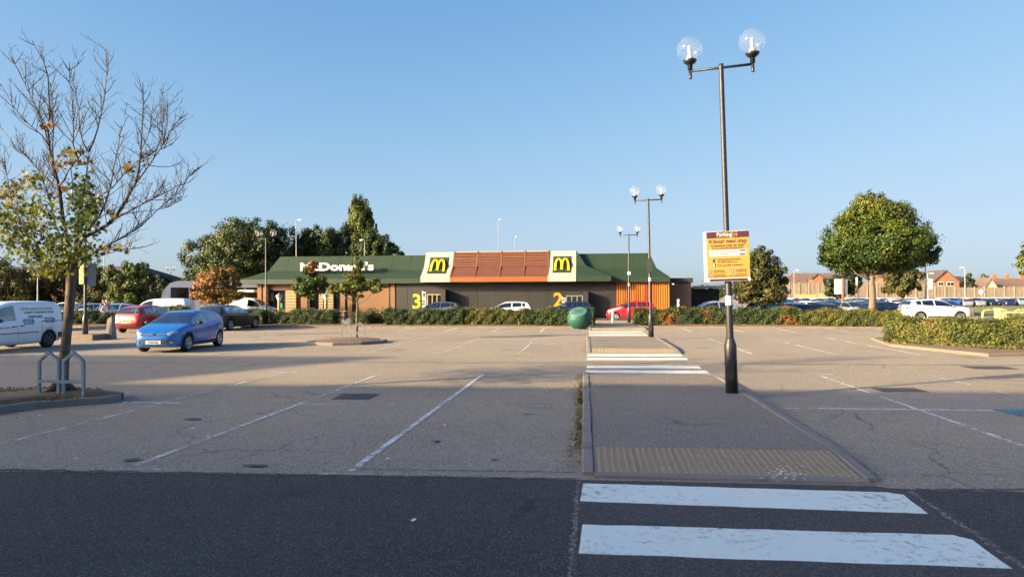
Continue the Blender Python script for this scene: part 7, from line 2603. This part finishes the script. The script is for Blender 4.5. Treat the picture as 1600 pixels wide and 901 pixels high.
# ------------------------------------------------------------------ people, seen from the waist up behind the hedge
def person(label, x, y, rz, shirt, hair, h=1.72, step=.18, bag=None, trouser=(0.05, 0.05, 0.06)):
    e = empty('person', (x, y, ground_z(x, y)), rz, label, 'person', None)
    k = h / 1.72
    J = dict(pelvis=(0, 0, .93), waist=(0, .0, 1.08), chest=(0, .01, 1.30), neck=(0, .0, 1.47), head=(0, -.02, 1.56), crown=(0, -.015, 1.68),
             lsh=(.17, .01, 1.40), lel=(.23, .06, 1.12), lwr=(.22, -.10, .92), lha=(.21, -.15, .85), rsh=(-.17, .01, 1.40), rel=(-.23, .05, 1.12), rwr=(-.23, -.06, .90), rha=(-.22, -.10, .82),
             lhi=(.09, 0, .90), lkn=(.10, -step * .6, .50), lan=(.10, -step, .09), lto=(.11, -step - .16, .03), rhi=(-.09, 0, .90), rkn=(-.10, step * .4, .50), ran=(-.10, step * 1.1, .10), rto=(-.11, step * 1.1 - .15, .03))
    Rr = dict(pelvis=.15, waist=.135, chest=.155, neck=.058, head=.088, crown=.075, lsh=.075, lel=.048, lwr=.036, lha=.030, rsh=.075, rel=.048, rwr=.036, rha=.030, lhi=.092, lkn=.062, lan=.045, lto=.035, rhi=.092, rkn=.062, ran=.045, rto=.035)
    E = [('pelvis', 'waist'), ('waist', 'chest'), ('chest', 'neck'), ('neck', 'head'), ('head', 'crown'), ('chest', 'lsh'), ('lsh', 'lel'), ('lel', 'lwr'), ('lwr', 'lha'), ('chest', 'rsh'), ('rsh', 'rel'), ('rel', 'rwr'), ('rwr', 'rha'), ('pelvis', 'lhi'), ('lhi', 'lkn'), ('lkn', 'lan'), ('lan', 'lto'), ('pelvis', 'rhi'), ('rhi', 'rkn'), ('rkn', 'ran'), ('ran', 'rto')]
    names = list(J)
    vs = [Vector(J[n]) * k for n in names]; ed = [(names.index(a), names.index(b)) for a, b in E]
    # five fingers on each hand
    rad = [Rr[n] * k for n in names]
    for s, hn in ((1, 'lha'), (-1, 'rha')):
        b = names.index(hn)
        for q in range(5):
            d = Vector(((-.02 + .013 * q) * .6, -.025 + .004 * q, -.055 - .012 * (1.5 - abs(q - 2)))) if q else Vector((-s * .035, -.03, -.03))
            vs.append(vs[b] + d * k); rad.append(.009 * k); ed.append((b, len(vs) - 1))
    me = bpy.data.meshes.new('body'); me.from_pydata(vs, ed, [])
    ob = link('body', me)
    ob.modifiers.new('s', 'SKIN'); sub = ob.modifiers.new('u', 'SUBSURF'); sub.levels = 1; sub.render_levels = 1
    for i, v in enumerate(me.skin_vertices[0].data):
        v.radius = (rad[i], rad[i] * (.72 if names[i] in ('pelvis', 'waist', 'chest') else 1.0) if i < len(names) else rad[i])
        v.use_root = (i == 0)
    bpy.context.view_layer.update()
    dg = bpy.context.evaluated_depsgraph_get()
    m2 = bpy.data.meshes.new_from_object(ob.evaluated_get(dg)); bpy.data.objects.remove(ob)
    m2.materials.clear()
    for q in (MT['skin'], shirt, M('trouser_cloth', trouser, .9), MT['trim']): m2.materials.append(q)
    for p in m2.polygons:
        z = p.center.z / k; x_ = abs(p.center.x) / k
        arm = x_ > .185
        i = 0
        if z < .08: i = 3
        elif z < .95 and not (arm and z < .97 and z > .70): i = 2
        elif z < 1.45: i = 1
        if arm and z < 1.16: i = 0
        p.material_index = i; p.use_smooth = True
    link('body', m2, e)
    hm = MB()
    c = Vector((0, .0, 1.625)) * k
    prof = [(.094 * math.cos(t), .105 * math.sin(t)) for t in np.linspace(-.25, 1.5, 8)] + [(.001, .106)]
    hm.lathe([(r * k, z * k) for r, z in prof], c=tuple(c + Vector((0, .018, 0))), n=14, cap=False)
    hm.build('hair', hair, e)
    f = MB()
    for s in (-1, 1): f.lathe([(.001, -.012), (.012, 0), (.001, .012)], c=(s * .032 * k, -.108 * k, 1.60 * k), n=6, cap=False)
    f.build('eyes', MT['trim'], e)
    f = MB(); f.add([(-.014 * k, -.105 * k, 1.565 * k), (.014 * k, -.105 * k, 1.565 * k), (0, -.135 * k, 1.56 * k), (0, -.108 * k, 1.605 * k)], [(0, 1, 2), (0, 2, 3), (2, 1, 3)]); f.build('nose', MT['skin'], e)
    return e


person('person in a pale grey shirt at the left of three walking behind the left hedge', xat(158, 44.4), 44.8, math.radians(65), M('pale_grey_shirt', (.50, .52, .56), .9), MT['hair'], 1.55)
person('person in a blue shirt in the middle of three walking behind the left hedge', xat(165, 45.4), 45.2, math.radians(75), M('blue_shirt', (.10, .17, .42), .9), MT['hair'], 1.76)
person('person in a pink shirt at the right of three walking behind the left hedge', xat(173, 46.2), 45.8, math.radians(70), M('pink_shirt', (.62, .22, .20), .9), M('pale_hair', (.42, .33, .22), .8), 1.74)
